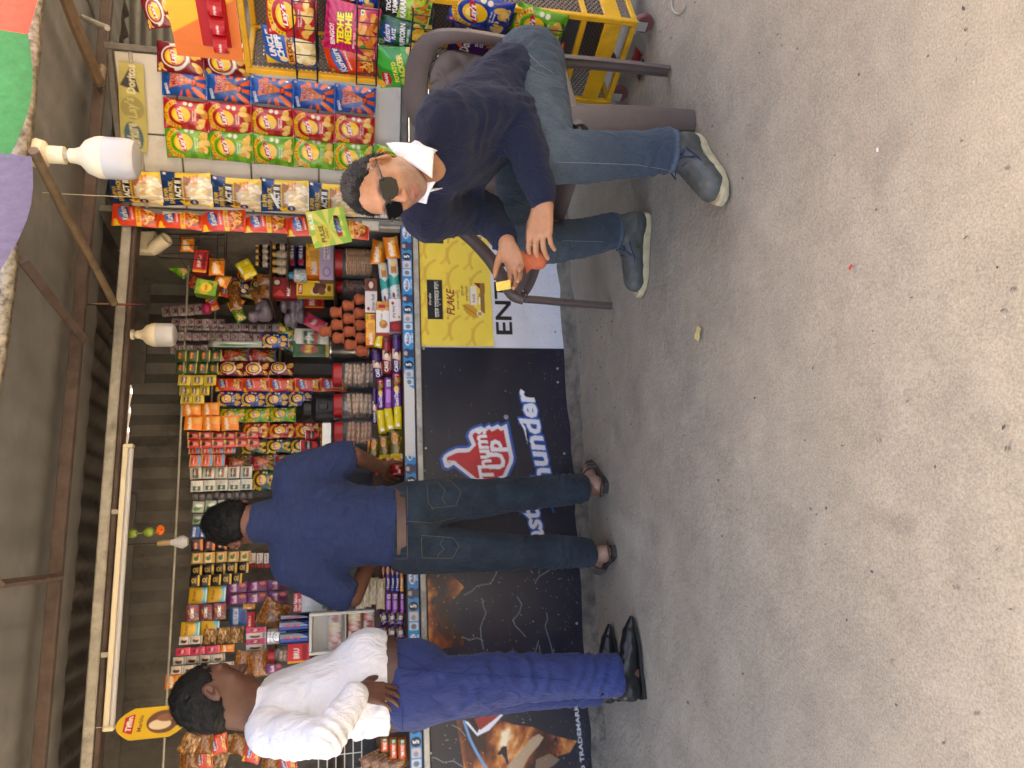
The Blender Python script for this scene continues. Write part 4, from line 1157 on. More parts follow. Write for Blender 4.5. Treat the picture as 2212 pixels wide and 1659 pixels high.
Fs.ball(nk + V3(-.046, -.060, .036), (.020, .020, .026), .012, None, True)
Fs.add(creases([(elL, wrL - elL, .10, .034, .007), (shL * .6 + elL * .4, elL - shL, .10, .05, .006), (elR, wrR - elR, .09, .032, .007), (shR * .5 + elR * .5, elR - shR, .09, .045, .006),
                (waist, V3(.35, .3, .5), .16, .06, .007), (chest + V3(-.05, -.1, 0), V3(.6, -.2, .8), .12, .07, .005), (wrL + (elL - wrL) * .3, wrL - elL, .06, .02, .003)]))
Fs.add(crumple(.010, 9, (1, 1, 1.0))); Fs.add(crumple(.003, 24)); Fs.add(lambda P: .002 * vnoise(P, 40))
sweater = kid('sweater', Fs.mesh('sweater', M_knit, lambda v: np.tile(np.array(lin((27, 33, 57))), (len(v), 1)), BASE1), body, BASE1)
# ribbed cuffs
for w_, e_ in ((wrL, elL), (wrR, elR)):
    ax = _nrm(e_ - w_); mb = MB()
    pts = [w_ + ax * t for t in (-.004, .0, .03, .06)]; mb.tube([Vector(p - BASE1) for p in pts], [.033, .038, .040, .043], 40, cap=True)
    for i, v_ in enumerate(mb.v):
        if i % 2: 
            c = Vector(pts[i // 40] - BASE1); mb.v[i] = tuple(Vector(v_) + (c - Vector(v_)) * .055)
    me = mb.mesh('cuff', M_knit, sharp=0); set_col(me, np.array(lin((28, 34, 60)))); kid('cuff', me, body, BASE1)
# white shirt collar and placket
M_whitecotton = weave('white_cotton', attr=False, col=(226, 226, 230), scale=500, amt=0.06, rough=0.85, sheen=0.05, colvar=0.03, fold=0.45)
def patch(name, pts, m, th=.004, parent=None, base=None, n=6, bulge=.006):
    """four-cornered cloth piece through world points (a,b,c,d), with thickness"""
    a, b, c, d = [np.array(p) for p in pts]; V_ = []; nn = _nrm(np.cross(b - a, d - a))
    for k in range(2):
        for i in range(n + 1):
            for j in range(n + 1):
                u_, v_ = i / n, j / n
                p = (a * (1 - u_) + b * u_) * (1 - v_) + (d * (1 - u_) + c * u_) * v_ + nn * (bulge * 4 * u_ * (1 - u_) - k * th); V_.append(p - base)
    q = grid_faces(n + 1, n + 1); off = (n + 1) ** 2; ed = []
    bd = list(range(0, n + 1)) + [(n + 1) * i + n for i in range(1, n + 1)] + [(n + 1) * n + j for j in range(n - 1, -1, -1)] + [(n + 1) * i for i in range(n - 1, 0, -1)]
    for x_, y_ in zip(bd, bd[1:] + bd[:1]): ed.append((x_, y_, y_ + off, x_ + off))
    me = np_mesh(name, V_, np.concatenate([q, q[:, ::-1] + off, np.array(ed)]), m); flip_fix(me); return obj(name, me, parent)
P_ = lambda x, y, Y: np.array(at_depth(x, y, Y))
patch('collar', [P_(836, 312, 2.06), P_(938, 324, 1.935), P_(934, 386, 1.90), P_(866, 348, 1.99)], M_whitecotton, .005, body, BASE1, bulge=-.012)
patch('collar', [P_(942, 392, 1.90), P_(922, 440, 1.95), P_(888, 432, 1.99), P_(908, 396, 1.95)], M_whitecotton, .005, body, BASE1, bulge=-.006)
Fc = Field(nk - .12, nk + V3(.12, .12, .14), .004)
Fc.limb([nk + V3(.01, .015, -.03), nk + V3(-.035, -.03, .035)], [.083, .070], .01); Fc.limb([nk + V3(.0, .0, -.06), nk + V3(-.06, -.055, .10)], [.066, .060], .004, cut=True); Fc.plane_cut(nk + V3(-.02, -.025, .028), V3(-.45, -.4, .8))
kid('collar_band', Fc.mesh('collar_band', M_whitecotton, None, BASE1), body, BASE1)

# jeans
Fj = Field((.36, 2.0, .10), (1.36, 2.84, .76), .005)
Fj.limb([pel + V3(.05, .02, .0), pel + V3(.0, -.0, .03)], [.135, .13], .04, side=sideL, flat=1.35)
Fj.limb([hipL + V3(.03, .01, .0), hipL * .5 + kneL * .5 + V3(0, -.0, .004), kneL + V3(.012, .01, .006), kneL * .72 + ankL * .28, kneL * .3 + ankL * .7, ankL + V3(0, 0, .035)], [.115, .098, .083, .079, .071, .069], .035)
Fj.limb([hipR + V3(.03, .02, .0), hipR * .5 + kneR * .5, kneR + V3(.012, .0, .006), kneR * .72 + ankR * .28, kneR * .3 + ankR * .7, ankR + V3(0, 0, .05)], [.112, .096, .082, .077, .070, .068], .035)
Fj.limb([ankL + V3(0, 0, .09), ankL + V3(.0, 0, -.1)], .058, 0, cut=True); Fj.limb([ankR + V3(0, 0, .09), ankR + V3(0, 0, -.1)], .057, 0, cut=True)
Fj.plane_cut(V3(0, 0, .118), V3(0, 0, -1))
Fj.add(creases([(ankL + V3(0, 0, .08), V3(0, .2, 1), .09, .035, .008), (ankR + V3(0, 0, .09), V3(0, .2, 1), .08, .035, .006), (kneL + V3(.05, .05, -.04), V3(.5, .4, -.8), .08, .03, .008),
                (hipL + V3(-.03, -.02, .02), V3(.9, .4, .2), .12, .05, .006), (kneL, kneL - hipL, .12, .05, .004), (kneR + V3(0, 0, -.1), V3(0, 0, 1), .12, .05, .004)]))
Fj.add(crumple(.006, 12)); Fj.add(crumple(.003, 26, seed=3)); Fj.add(lambda P: .0012 * vnoise(P, 60))
def denim1(Vv):
    C = np.tile(np.array(lin((62, 73, 82))), (len(Vv), 1))
    for c, r, k in ((kneL + V3(-.03, -.06, .04), .13, .5), (hipL * .4 + kneL * .6 + V3(0, -.05, .08), .16, .45), (kneR, .1, .25)):
        C = mixc(C, np.exp(-(np.linalg.norm(Vv - c, axis=1) / r) ** 2) * k * (.8 + .4 * vnoise(Vv, 30)), (108, 120, 126))
    C = mixc(C, sstep(-Vv[:, 2], -.42, -.2) * .35, (50, 66, 88)); C = mixc(C, (.12 * (vnoise(Vv, 22) + vnoise(Vv, 70)) + .08), (40, 56, 76))
    return mixc(C, np.exp(-((Vv[:, 2] - .128) / .008) ** 2) * .5 * (Vv[:, 2] < .15), (104, 120, 136))
mj = Fj.mesh('jeans', M_denim, denim1, BASE1); kid('jeans', mj, body, BASE1)
sj = Surf(mj, BASE1)
for pl in (((1085, 165), (1100, 190), (1128, 212), (1150, 300), (1168, 352)), ((1200, 350), (1280, 352), (1380, 356), (1450, 368)), ((1125, 122), (1150, 150), (1190, 168)), ((1140, 115), (1165, 140), (1198, 160)),
           ((1215, 520), (1260, 521), (1302, 522))):
    L_ = sj.line(pl, .0015)
    if len(L_) > 2: kid('seam', MB().tube([p - Vector(BASE1) for p in L_], .0011, 5).mesh('seam', mat('pale_thread', (116, 124, 130), rough=.9)), body, BASE1)

# leather shoe with pale sole and laces: heel at 0, toe along +x
def shoe(base_c, sole_c, lace_c, length=.30, laces=True):
    f = Field((-.06, -.08, -.01), (length + .03, .08, .17), .004); L = length
    f.limb([(.035, 0, .045), (.11, 0, .05), (.19, 0.004, .045), (L - .055, .008, .038)], [.042, .040, .044, .040], .03, side=(0, 1, 0), flat=[.92, .95, 1.05, 1.12])
    f.limb([(.035, 0, .05), (.045, 0, .115)], [.042, .043], .03); f.limb([(.05, 0, .11), (.13, 0, .07), (.17, 0, .055)], [.036, .036, .03], .02)
    f.limb([(.04, 0, .10), (.045, 0, .17)], .034, .006, cut=True); f.plane_cut((0, 0, .014), (0, 0, -1)); f.plane_cut((.05, 0, .128), (-.25, 0, 1))
    f.add(crumple(.002, 40)); 
    def c(Vv):
        C = np.tile(np.array(lin(base_c)), (len(Vv), 1)); C = mixc(C, sstep(Vv[:, 0], L - .09, L - .03) * (.35 + .3 * vnoise(Vv, 60)), tuple(min(255, int(x * 1.35)) for x in base_c)); return mixc(C, (Vv[:, 2] > .112) * .4, (24, 26, 30))
    up = f.mesh('upper', M_leather, c)
    mb = MB(); o_ = [(-.012, .0), (-.004, .030), (.03, .040), (.10, .037), (.17, .044), (.22, .05), (L - .03, .044), (L + .002, .022), (L + .008, .004), (L, -.018), (L - .03, -.036), (.22, -.043), (.17, -.04), (.10, -.037), (.03, -.040), (-.004, -.030)]
    n = len(o_); rings = [(.97, 0.0), (1.0, .006), (1.0, .02), (.96, .026)]; vs = []; cx = L / 2
    for k, z in rings: vs += [((x - cx) * k + cx, y * k, z + .004 * sstep(np.array(x), L - .08, L)) for x, y in o_]
    fs = [tuple(reversed(range(n)))] + [(i * n + j, i * n + (j + 1) % n, (i + 1) * n + (j + 1) % n, (i + 1) * n + j) for i in range(3) for j in range(n)] + [tuple(3 * n + j for j in range(n))]
    mb._add(vs, fs); so = mb.mesh('sole', mat('rubber_sole_%d' % sole_c[0], sole_c, rough=.7, noise=.2, nscale=40, dirt=.3))
    lc = None
    if laces:
        lb = MB()
        for i in range(4):
            x = .112 + i * .026; z = .106 - i * .0105
            lb.tube([(x, .030, z - .012), (x + .008, .012, z), (x + .014, -.012, z), (x + .02, -.03, z - .014)], .004, 5); lb.tube([(x + .02, .030, z - .014), (x + .012, .012, z + .003), (x + .006, -.012, z + .003), (x, -.03, z - .012)], .004, 5)
        lb.tube([(.10, .0, .112), (.11, .035, .12), (.13, .05, .10), (.12, .03, .10), (.10, 0, .113)], .0028, 5); lb.tube([(.10, .0, .112), (.11, -.035, .118), (.135, -.05, .095), (.12, -.03, .1), (.10, 0, .113)], .0028, 5)
        lb.tube([(.10, .0, .112), (.125, .02, .10), (.15, .045, .075)], .0026, 5)
        for sg in (-1, 1): lb.tube([(.10, .040 * sg, .085), (.16, .046 * sg, .062), (.20, .042 * sg, .056), (.225, .02 * sg, .068), (.228, 0, .071)], .0022, 5)
        lc = lb.mesh('laces', mat('lace_%d' % lace_c[0], lace_c, rough=.9))
    return up, so, lc
def put_shoe(parts, parent, base, heel, toe, k=1.0):
    heel, toe = V3(*heel), V3(*toe); a = math.atan2(toe[1] - heel[1], toe[0] - heel[0])
    o = obj('shoe', parts[0], parent, tuple(heel - base), (0, 0, a), (k, k, k)); obj('sole', parts[1], o)
    if parts[2]: obj('laces', parts[2], o)
    return o
sh1 = shoe((70, 71, 66), (178, 164, 128), (34, 44, 78))
put_shoe(sh1, body, BASE1, (.82, 2.235, 0), (.57, 2.035, 0), 1.07); put_shoe(sh1, body, BASE1, (.665, 2.645, 0), (.36, 2.70, 0), 1.05)
kid('sock', MB().tube([Vector(ankR - BASE1 + V3(.012, 0, .08)), Vector(ankR - BASE1 + V3(.012, 0, -.03))], .044, 16).mesh('sock', mat('black_sock', (22, 22, 26), rough=.95)), body, BASE1)

# clay cup and biscuit in his hands
M_clay = mat('terracotta', (176, 92, 58), rough=.85, noise=.15, nscale=60, bump=.25, bscale=160, bdist=.002)
cup_prof = [(.0, .0), (.018, 0), (.027, .005), (.0335, .016), (.0345, .026), (.031, .040), (.0262, .049), (.0265, .054), (.032, .062), (.039, .070), (.0375, .071), (.031, .066), (.0265, .056), (.030, .040), (.031, .02), (.018, .006), (0, .005)]
clay_me = MB().lathe(cup_prof, 28).mesh('clay_cup', M_clay)
hc = obj('clay_cup', clay_me, None, cupC + V3(0, 0, -.036), (math.radians(-12), math.radians(-14), 0)); tag(hc, 'small terracotta cup gripped in the hand of the seated man', 'cup')
bm_ = MB(); bm_.box(0, 0, 0, .046, .006, .030, bev=.002)
for i in range(4):
    for j in range(3): bm_.box(-.018 + .012 * i, -.0035, -.011 + .011 * j, .002, .002, .002)
bis = obj('biscuit', bm_.mesh('biscuit', mat('biscuit', (226, 196, 92), rough=.8, noise=.15, nscale=120, bump=.3, bscale=200)), None, tipsR[1] * .5 + tipsR[4] * .5 + V3(-.012, -.012, .004), (math.radians(20), math.radians(78), math.radians(-12)))
tag(bis, 'thin yellow biscuit pinched in the open hand of the seated man', 'biscuit')

# ---------------------------------------------------------------- man in the blue shirt, seen from behind
def standing(base, hips, knees, ankles, nk, shs, els, wrs, HCc, HFv, HUv, lo, hi, h, skinc, hands, belly=None):
    F2 = Field(lo, hi, h); pel = (hips[0] + hips[1]) / 2; sd = _nrm(hips[0] - hips[1])
    F2.limb([pel, pel * .6 + nk * .4, pel * .25 + nk * .75, nk - V3(0, 0, .02)], [.08, .08, .085, .05], .03, side=sd, flat=[1.2, 1.15, 1.3, 1.1])
    for i in (0, 1):
        F2.limb([hips[i], knees[i], ankles[i], ankles[i] - V3(0, 0, .06)], [.07, .05, .035, .033], .03); F2.limb([shs[i], els[i], wrs[i]], [.045, .041, .027], .012)
    H, A = head(F2, HCc, HFv, HUv, 1.12, neck=nk); hands(F2)
    def col(Vv):
        C = np.tile(np.array(lin(skinc)), (len(Vv), 1)); return mixc(C, .18 + .18 * vnoise(Vv, 50), tuple(int(x * .78) for x in skinc))
    me = F2.mesh('person', M_skin, col, base); return me, H, A
B2 = V3(-.61, 3.08, 0)
hips2 = (V3(-.705, 3.10, .90), V3(-.53, 3.15, .90)); kn2 = (V3(-.735, 3.075, .50), V3(-.498, 3.135, .50)); an2 = (V3(-.75, 3.045, .09), V3(-.477, 3.125, .09))
nk2 = V3(-.575, 3.16, 1.52); sh2 = (V3(-.765, 3.12, 1.388), V3(-.385, 3.20, 1.388)); el2 = (V3(-.905, 3.12, 1.135), V3(-.315, 3.25, 1.135)); wr2 = (V3(-.72, 3.33, 1.02), V3(-.40, 3.46, 1.0))
H2C = V3(-.592, 3.215, 1.605); H2F = V3(-.40, .78, -.60); H2U = V3(0, .25, 1)
def hands2(f):
    hand(f, wr2[0], V3(.3, .9, -.3), V3(.3, .1, -.9), [(.3, .3, .2)] * 4, (.5, .7, .4), 1); hand(f, wr2[1], V3(-.3, .9, -.3), V3(-.3, .1, -.9), [(.3, .3, .2)] * 4, (.5, .7, .4), -1)
me2, HH2, AA2 = standing(B2, hips2, kn2, an2, nk2, sh2, el2, wr2, H2C, H2F, H2U, (-1.02, 2.95, .02), (-.20, 3.66, 1.78), .005, (122, 84, 66), hands2)
p2 = obj('person', me2, None, B2); tag(p2, 'man with his back turned in dark blue shirt and jeans leaning on the counter', 'person')
def short_hair(Hh, Ah, HCc, base, parent, c=(11, 10, 9), low=-.06):
    f = Field(HCc - .19, HCc + .19, .004); K = 1.12
    def B(p, r, k, cut=False): f.ball(Hh(*p), np.array(r) * K, k, Ah, cut)
    B((0, -.014, .042), (.0795, .099, .0895), .01); B((0, -.045, -.012), (.074, .064, .080), .03)
    f.plane_cut(Hh(0, .062, .05), Ah[1] * 1.0 - Ah[2] * .45); f.plane_cut(Hh(0, -.07, low - .015), -Ah[2] + Ah[1] * .42)
    for sg in (-1, 1): B((sg * .083, .0, -.012), (.022, .030, .042), .006, True)
    f.add(lambda P: .003 * vnoise(P * np.array([1, 1, .45], np.float32), 150) + .004 * vnoise(P, 45))
    return kid('hair', strands(f.mesh('hair', M_hair, lambda v: np.tile(np.array(lin(c)), (len(v), 1)), base), HCc - base, Ah, 2), parent, base)
short_hair(HH2, AA2, H2C, B2, p2)
# shirt
f = Field((-1.02, 2.92, .84), (-.18, 3.48, 1.62), .005); sd2 = _nrm(sh2[1] - sh2[0]); mid2 = (hips2[0] + hips2[1]) / 2
f.limb([V3(-.615, 3.13, .925), V3(-.61, 3.15, 1.08), V3(-.58, 3.16, 1.25), V3(-.575, 3.165, 1.36), V3(-.575, 3.165, 1.45)], [.118, .122, .128, .116, .070], .05, side=sd2, flat=[1.42, 1.34, 1.42, 1.4, 1.1])
for i in (0, 1): f.limb([sh2[i] * .8 + nk2 * .2 - V3(0, 0, .015), sh2[i], sh2[i] * .5 + el2[i] * .5, sh2[i] * .18 + el2[i] * .82], [.07, .076, .076, .077], .05)
f.limb([nk2 + V3(0, 0, -.06), nk2 + V3(-.002, .012, .035)], [.086, .079], .02); f.limb([nk2 + V3(0, .0, -.0), nk2 + V3(-.003, .02, .12)], [.060, .062], .0, cut=True); f.plane_cut(nk2 + V3(0, 0, .004), V3(0, .45, 1))
for i in (0, 1):
    ax = el2[i] - sh2[i]; f.limb([sh2[i] * .30 + el2[i] * .70, el2[i] + ax * .3], [.056, .06], 0, cut=True)
f.add(creases([(V3(-.62, 3.02, 1.0), V3(.25, 0, 1), .2, .07, .005), (V3(-.45, 3.05, 1.2), V3(.8, 0, .7), .14, .06, .005), (V3(-.72, 3.05, 1.2), V3(.8, 0, -.6), .14, .06, .005), (V3(-.85, 3.12, 1.25), V3(.5, 0, -.8), .1, .045, .005), (V3(-.34, 3.2, 1.25), V3(-.5, 0, -.8), .1, .045, .005), (V3(-.60, 3.02, .9), V3(0, 0, 1), .2, .04, .006)]))
f.add(crumple(.008, 6.5, (1, 1, .55), 3)); f.add(crumple(.004, 20, (1, 1, .5), 6)); f.add(lambda P: .001 * vnoise(P, 60))
def shirt2(Vv):
    C = np.tile(np.array(lin((40, 51, 84))), (len(Vv), 1)); return mixc(C, .22 + .3 * vnoise(Vv * np.array([1, 1, 5], np.float32), 45), (52, 64, 98))
msh = f.mesh('shirt', M_cotton, shirt2, B2); kid('shirt', msh, p2, B2)
# jeans
def trousers(base, hips, knees, ankles, waist_z, rads, m, col, lo, hi, folds, parent, name, hem=.06, waist_r=(.118, 1.42), fwd=V3(0, 0, 0)):
    f = Field(lo, hi, .005); pel = (hips[0] + hips[1]) / 2; sd = _nrm(hips[0] - hips[1])
    f.limb([pel + V3(0, 0, -.02) + fwd, V3(pel[0], pel[1], waist_z) + fwd * 1.6], [waist_r[0] + .006, waist_r[0]], .03, side=sd, flat=waist_r[1])
    for i in (0, 1):
        h_, k_, a_ = hips[i], knees[i], ankles[i]
        f.limb([h_, h_ * .5 + k_ * .5, k_, k_ * .5 + a_ * .5, a_ + V3(0, 0, hem)], rads, .02)
        f.limb([a_ + V3(0, 0, hem + .05), a_ - V3(0, 0, .1)], rads[-1] - .024, 0, cut=True)
    f.plane_cut(V3(0, 0, waist_z + .012), V3(0, 0, 1)); f.plane_cut(V3(0, 0, min(a[2] for a in ankles) + hem - .035), V3(0, 0, -1))
    f.add(creases(folds)); f.add(crumple(.006, 9, (1, 1, .6), 5)); f.add(crumple(.003, 24, (1, 1, .8), 2)); f.add(lambda P: .001 * vnoise(P, 70))
    me = f.mesh(name, m, col, base); kid(name, me, parent, base); return Surf(me, base)
def denim2(Vv):
    C = np.tile(np.array(lin((34, 42, 51))), (len(Vv), 1)); return mixc(C, .18 + .25 * vnoise(Vv, 18) + .15 * vnoise(Vv, 70) + .2 * np.exp(-((Vv[:, 2] - .82) / .12) ** 2), (56, 70, 80))
s2 = trousers(B2, hips2, kn2, an2, .958, [.105, .092, .078, .072, .064], M_denim, denim2, (-.92, 2.86, .03), (-.33, 3.36, 1.02),
    [(kn2[i] + V3(0, 0, -.12), V3(.3 * s_, 0, 1), .14, .06, .006) for i, s_ in ((0, 1), (1, -1))] + [(an2[i] + V3(0, 0, .1), V3(.2, 0, 1), .09, .036, .008) for i in (0, 1)] + [(V3(-.62, 3.05, .78), V3(.5, 0, .8), .1, .05, .005)], p2, 'jeans', hem=.035)
for pl in (((880, 1038), (880, 1112), (880, 1128)), ((880, 1134), (880, 1180), (880, 1206)), ((922, 1035), (925, 1085), (935, 1100)), ((915, 1028), (975, 1040), (996, 1062), (985, 1092), (930, 1098)),
           ((910, 1160), (912, 1205), (978, 1206), (992, 1180), (978, 1162), (910, 1156)), ((945, 1205), (948, 1196), (960, 1186), (950, 1176), (958, 1164)), ((948, 1045), (962, 1060), (955, 1075), (962, 1090)), ((868, 1125), (930, 1130), (985, 1118))):
    L_ = s2.line(pl, .0018)
    if len(L_) > 2: kid('stitching', MB().tube([p - Vector(B2) for p in L_], .0012, 5).mesh('stitching', M_thread), p2, B2)
# belt and patch
def belt(surf, x0, x1, ys, parent, base, m, name='belt', off=.004, th=.003):
    top = [surf.at(x0 + (x1 - x0) * 0, y, off) for y in ys]; V_ = []
    for k in range(5):
        for y in ys:
            p = surf.at(x0 + (x1 - x0) * k / 4, y, off)
            V_.append(None if p is None else p - Vector(base))
    cols_ = [j for j in range(len(ys)) if all(V_[k * len(ys) + j] is not None for k in range(5))]
    V2 = [tuple(V_[k * len(ys) + j]) for k in range(5) for j in cols_]
    if len(cols_) > 2:
        me = np_mesh(name, V2, grid_faces(len(cols_), 5), m); flip_fix(me); return kid(name, me, parent, base)
mb = MB(); cc = V3(-.6175, 3.125, .94); n_ = 48
a2 = math.atan2(sd2[1], sd2[0])
mb.sweep([tuple(cc + V3(math.cos(t) * .175 * math.cos(a2) - math.sin(t) * .1265 * math.sin(a2), math.cos(t) * .175 * math.sin(a2) + math.sin(t) * .1265 * math.cos(a2), 0) - B2) for t in np.linspace(0, 2 * math.pi, n_)], [(-.003, -.019), (.003, -.019), (.003, .019), (-.003, .019)],
         [((math.cos(t + a2), math.sin(t + a2), 0), (0, 0, 1)) for t in np.linspace(0, 2 * math.pi, n_)], cap=False)
kid('belt', mb.mesh('belt', M_belt), p2, B2)
belt(s2, 848, 876, [1030, 1036, 1042, 1048, 1056], p2, B2, mat('tan_leather_patch', (176, 142, 96), rough=.6, noise=.2, nscale=40), 'leather_patch', .010)
for y_ in (1126, 1205): belt(s2, 846, 880, [y_ - 3, y_, y_ + 3], p2, B2, mat('denim_loop', (38, 50, 62), rough=.9), 'belt_loop', .010)
# sandals
def sandal(c, parent, base, heel, toe, c2):
    L = .265; mb = MB(); o_ = [(-.005, 0), (.0, .026), (.04, .034), (.12, .034), (.19, .046), (.24, .040), (L, .012), (L, -.012), (.24, -.036), (.19, -.040), (.12, -.034), (.04, -.034), (.0, -.026)]
    n = len(o_); vs = [(x, y, 0) for x, y in o_] + [(x, y, .022) for x, y in o_]
    mb._add(vs, [tuple(reversed(range(n))), tuple(range(n, 2 * n))] + [(j, (j + 1) % n, n + (j + 1) % n, n + j) for j in range(n)])
    heel, toe = V3(*heel), V3(*toe); a = math.atan2(toe[1] - heel[1], toe[0] - heel[0])
    o = obj('sandal', mb.mesh('sandal', mat('sandal_rubber', c, rough=.75, noise=.25, nscale=40)), parent, tuple(heel - base), (0, 0, a))
    f = Field((-.03, -.07, .0), (.29, .07, .12), .004); f.limb([(.03, 0, .045), (.10, 0, .05), (.16, 0, .04), (.23, 0, .032)], [.032, .03, .034, .024], .02, side=(0, 1, 0), flat=[.9, 1, 1.2, 1.5]); f.limb([(.05, 0, .05), (.055, 0, .12)], [.034, .032], .03); f.plane_cut((0, 0, .022), (0, 0, -1))
    obj('foot', f.mesh('foot', M_skin, lambda v: np.tile(np.array(lin(c2)), (len(v), 1))), o)
    st = MB()
    for x, z in ((.13, .082), (.165, .07), (.20, .06)): st.tube([(x, -.052, .015), (x + .006, -.046, z * .62), (x + .01, 0, z + .004), (x + .006, .046, z * .62), (x, .054, .015)], .009, 6, flat=.4)
    st.tube([(.05, -.038, .02), (.0, -.034, .035), (-.012, 0, .042), (.0, .034, .035), (.05, .038, .02)], .01, 6, flat=.4)
    obj('strap', st.mesh('strap', mat('sandal_strap', (70, 58, 48), rough=.6, noise=.2, nscale=50)), o)
sandal((56, 50, 44), p2, B2, (-.475, 3.09, 0), (-.40, 3.34, 0), (150, 116, 98)); sandal((56, 50, 44), p2, B2, (-.735, 2.99, 0), (-.86, 3.22, 0), (150, 116, 98))

# ---------------------------------------------------------------- man in the white shirt
B3 = V3(-1.2, 2.8, 0)
hips3 = (V3(-1.21, 2.90, .93), V3(-1.165, 2.72, .93)); kn3 = (V3(-1.265, 2.90, .52), V3(-1.15, 2.735, .52)); an3 = (V3(-1.30, 2.945, .09), V3(-1.165, 2.71, .09))
nk3 = V3(-1.21, 2.80, 1.50); sh3 = (V3(-1.22, 2.975, 1.42), V3(-1.225, 2.63, 1.42)); el3 = (V3(-1.16, 3.06, 1.18), V3(-1.17, 2.45, 1.225)); wr3 = (V3(-1.10, 3.02, 1.02), V3(-1.075, 2.565, 1.125))
H3C = V3(-1.145, 2.805, 1.632); H3F = V3(.70, .60, -.46); H3U = V3(.2, .1, 1)
def hands3(f):
    hand(f, wr3[0], V3(-.2, 0, -.9), V3(-.1, -1, 0), [(.5, .4, .3)] * 4, (.5, .7, .4), 1)
    hand(f, wr3[1], V3(-.22, .12, -.92), V3(-.72, .55, .12), [(.25, .3, .2), (.3, .35, .2), (.35, .35, .2), (.4, .4, .2)], (.7, .5, .2), 1, 1.0, spread=.08, tcurl=.3)
me3, HH3, AA3 = standing(B3, hips3, kn3, an3, nk3, sh3, el3, wr3, H3C, H3F, H3U, (-1.50, 2.38, .02), (-.85, 3.18, 1.80), .005, (98, 66, 52), hands3)
p3 = obj('person', me3, None, B3); tag(p3, 'man in white shirt and blue trousers standing with a hand on his hip', 'person')
short_hair(HH3, AA3, H3C, B3, p3, low=-.07)
f = Field((-1.52, 2.34, .90), (-.88, 3.24, 1.60), .005); sd3 = _nrm(sh3[0] - sh3[1])
f.limb([V3(-1.175, 2.80, .985), V3(-1.165, 2.80, 1.08), V3(-1.19, 2.80, 1.24), V3(-1.215, 2.80, 1.37), V3(-1.215, 2.80, 1.44)], [.155, .165, .140, .118, .075], .05, side=sd3, flat=[1.08, 1.08, 1.25, 1.45, 1.3])
f.ball(V3(-1.09, 2.83, 1.075), (.135, .15, .115), .06)
for i in (0, 1): f.limb([sh3[i] * .8 + nk3 * .2, sh3[i], sh3[i] * .5 + el3[i] * .5, el3[i], el3[i] * .45 + wr3[i] * .55, el3[i] * .12 + wr3[i] * .88], [.072, .074, .069, .063, .053, .048], .045)
f.plane_cut(V3(0, 0, 1.012), V3(0, 0, -1)); f.limb([nk3 + V3(0, 0, -.06), nk3 + V3(.012, .012, .04)], [.075, .068], .02); f.limb([nk3, nk3 + V3(.03, .015, .12)], [.060, .062], 0, cut=True); f.plane_cut(nk3 + V3(0, 0, .032), V3(.4, .25, 1))
f.add(creases([(el3[1], wr3[1] - el3[1], .10, .035, .007), (sh3[1] * .5 + el3[1] * .5, el3[1] - sh3[1], .1, .04, .006), (V3(-1.16, 2.66, 1.0), V3(.3, 0, 1), .15, .045, .007), (V3(-1.25, 2.68, 1.2), V3(.5, 0, .8), .14, .05, .006), (V3(-1.02, 2.75, 1.05), V3(.6, 0, .5), .12, .05, .004), (V3(-1.28, 2.7, 1.05), V3(.6, 0, .7), .12, .04, .006)]))
f.add(crumple(.008, 8, (1, 1, .8), 8)); f.add(crumple(.003, 22, (1, 1, .7), 4)); f.add(lambda P: .0012 * vnoise(P, 50))
kid('shirt', f.mesh('shirt', M_whitecotton, None, B3), p3, B3)
mb = MB(); ax = _nrm(el3[1] - wr3[1]); mb.tube([Vector(wr3[1] + ax * t - B3) for t in (-.005, 0, .03, .055)], [.040, .045, .046, .047], 24); kid('cuff', mb.mesh('cuff', M_whitecotton), p3, B3)
def suit(Vv): return mixc(np.tile(np.array(lin((46, 58, 108))), (len(Vv), 1)), .15 + .2 * vnoise(Vv, 9), (38, 48, 92))
s3 = trousers(B3, hips3, kn3, an3, 1.015, [.122, .112, .092, .082, .083], M_suit, suit, (-1.50, 2.5, .03), (-.92, 3.16, 1.08),
    [(an3[i] + V3(0, 0, .10), V3(.4, .2, 1), .11, .05, .010) for i in (0, 1)] + [(kn3[1] + V3(0, 0, .02), V3(.35, 0, 1), .16, .08, .007), (V3(-1.12, 2.64, .8), V3(.8, 0, .4), .14, .08, .005)], p3, 'trousers', hem=.045, waist_r=(.158, 1.06), fwd=V3(.02, 0, 0))
for pl in (((838, 1440), (900, 1446), (1000, 1456), (1130, 1462), (1230, 1470)), ((870, 1525), (870, 1590)), ((845, 1405), (880, 1420), (930, 1450))):
    L_ = s3.line(pl, .0012)
    if len(L_) > 2: kid('seam', MB().tube([p - Vector(B3) for p in L_], .0016, 5).mesh('seam', mat('navy_thread', (26, 36, 84), rough=.9)), p3, B3)
mb = MB(); cc = V3(-1.156, 2.81, .996); n_ = 48; a3 = math.atan2(sd3[1], sd3[0])
el = lambda t: (math.cos(t) * .176 * math.cos(a3) - math.sin(t) * .170 * math.sin(a3), math.cos(t) * .176 * math.sin(a3) + math.sin(t) * .170 * math.cos(a3), 0)
mb.sweep([tuple(cc + V3(*el(t)) - B3) for t in np.linspace(0, 2 * math.pi, n_)], [(-.003, -.02), (.003, -.02), (.003, .02), (-.003, .02)], [((math.cos(t + a3), math.sin(t + a3), 0), (0, 0, 1)) for t in np.linspace(0, 2 * math.pi, n_)], cap=False)
kid('belt', mb.mesh('belt', M_belt), p3, B3)
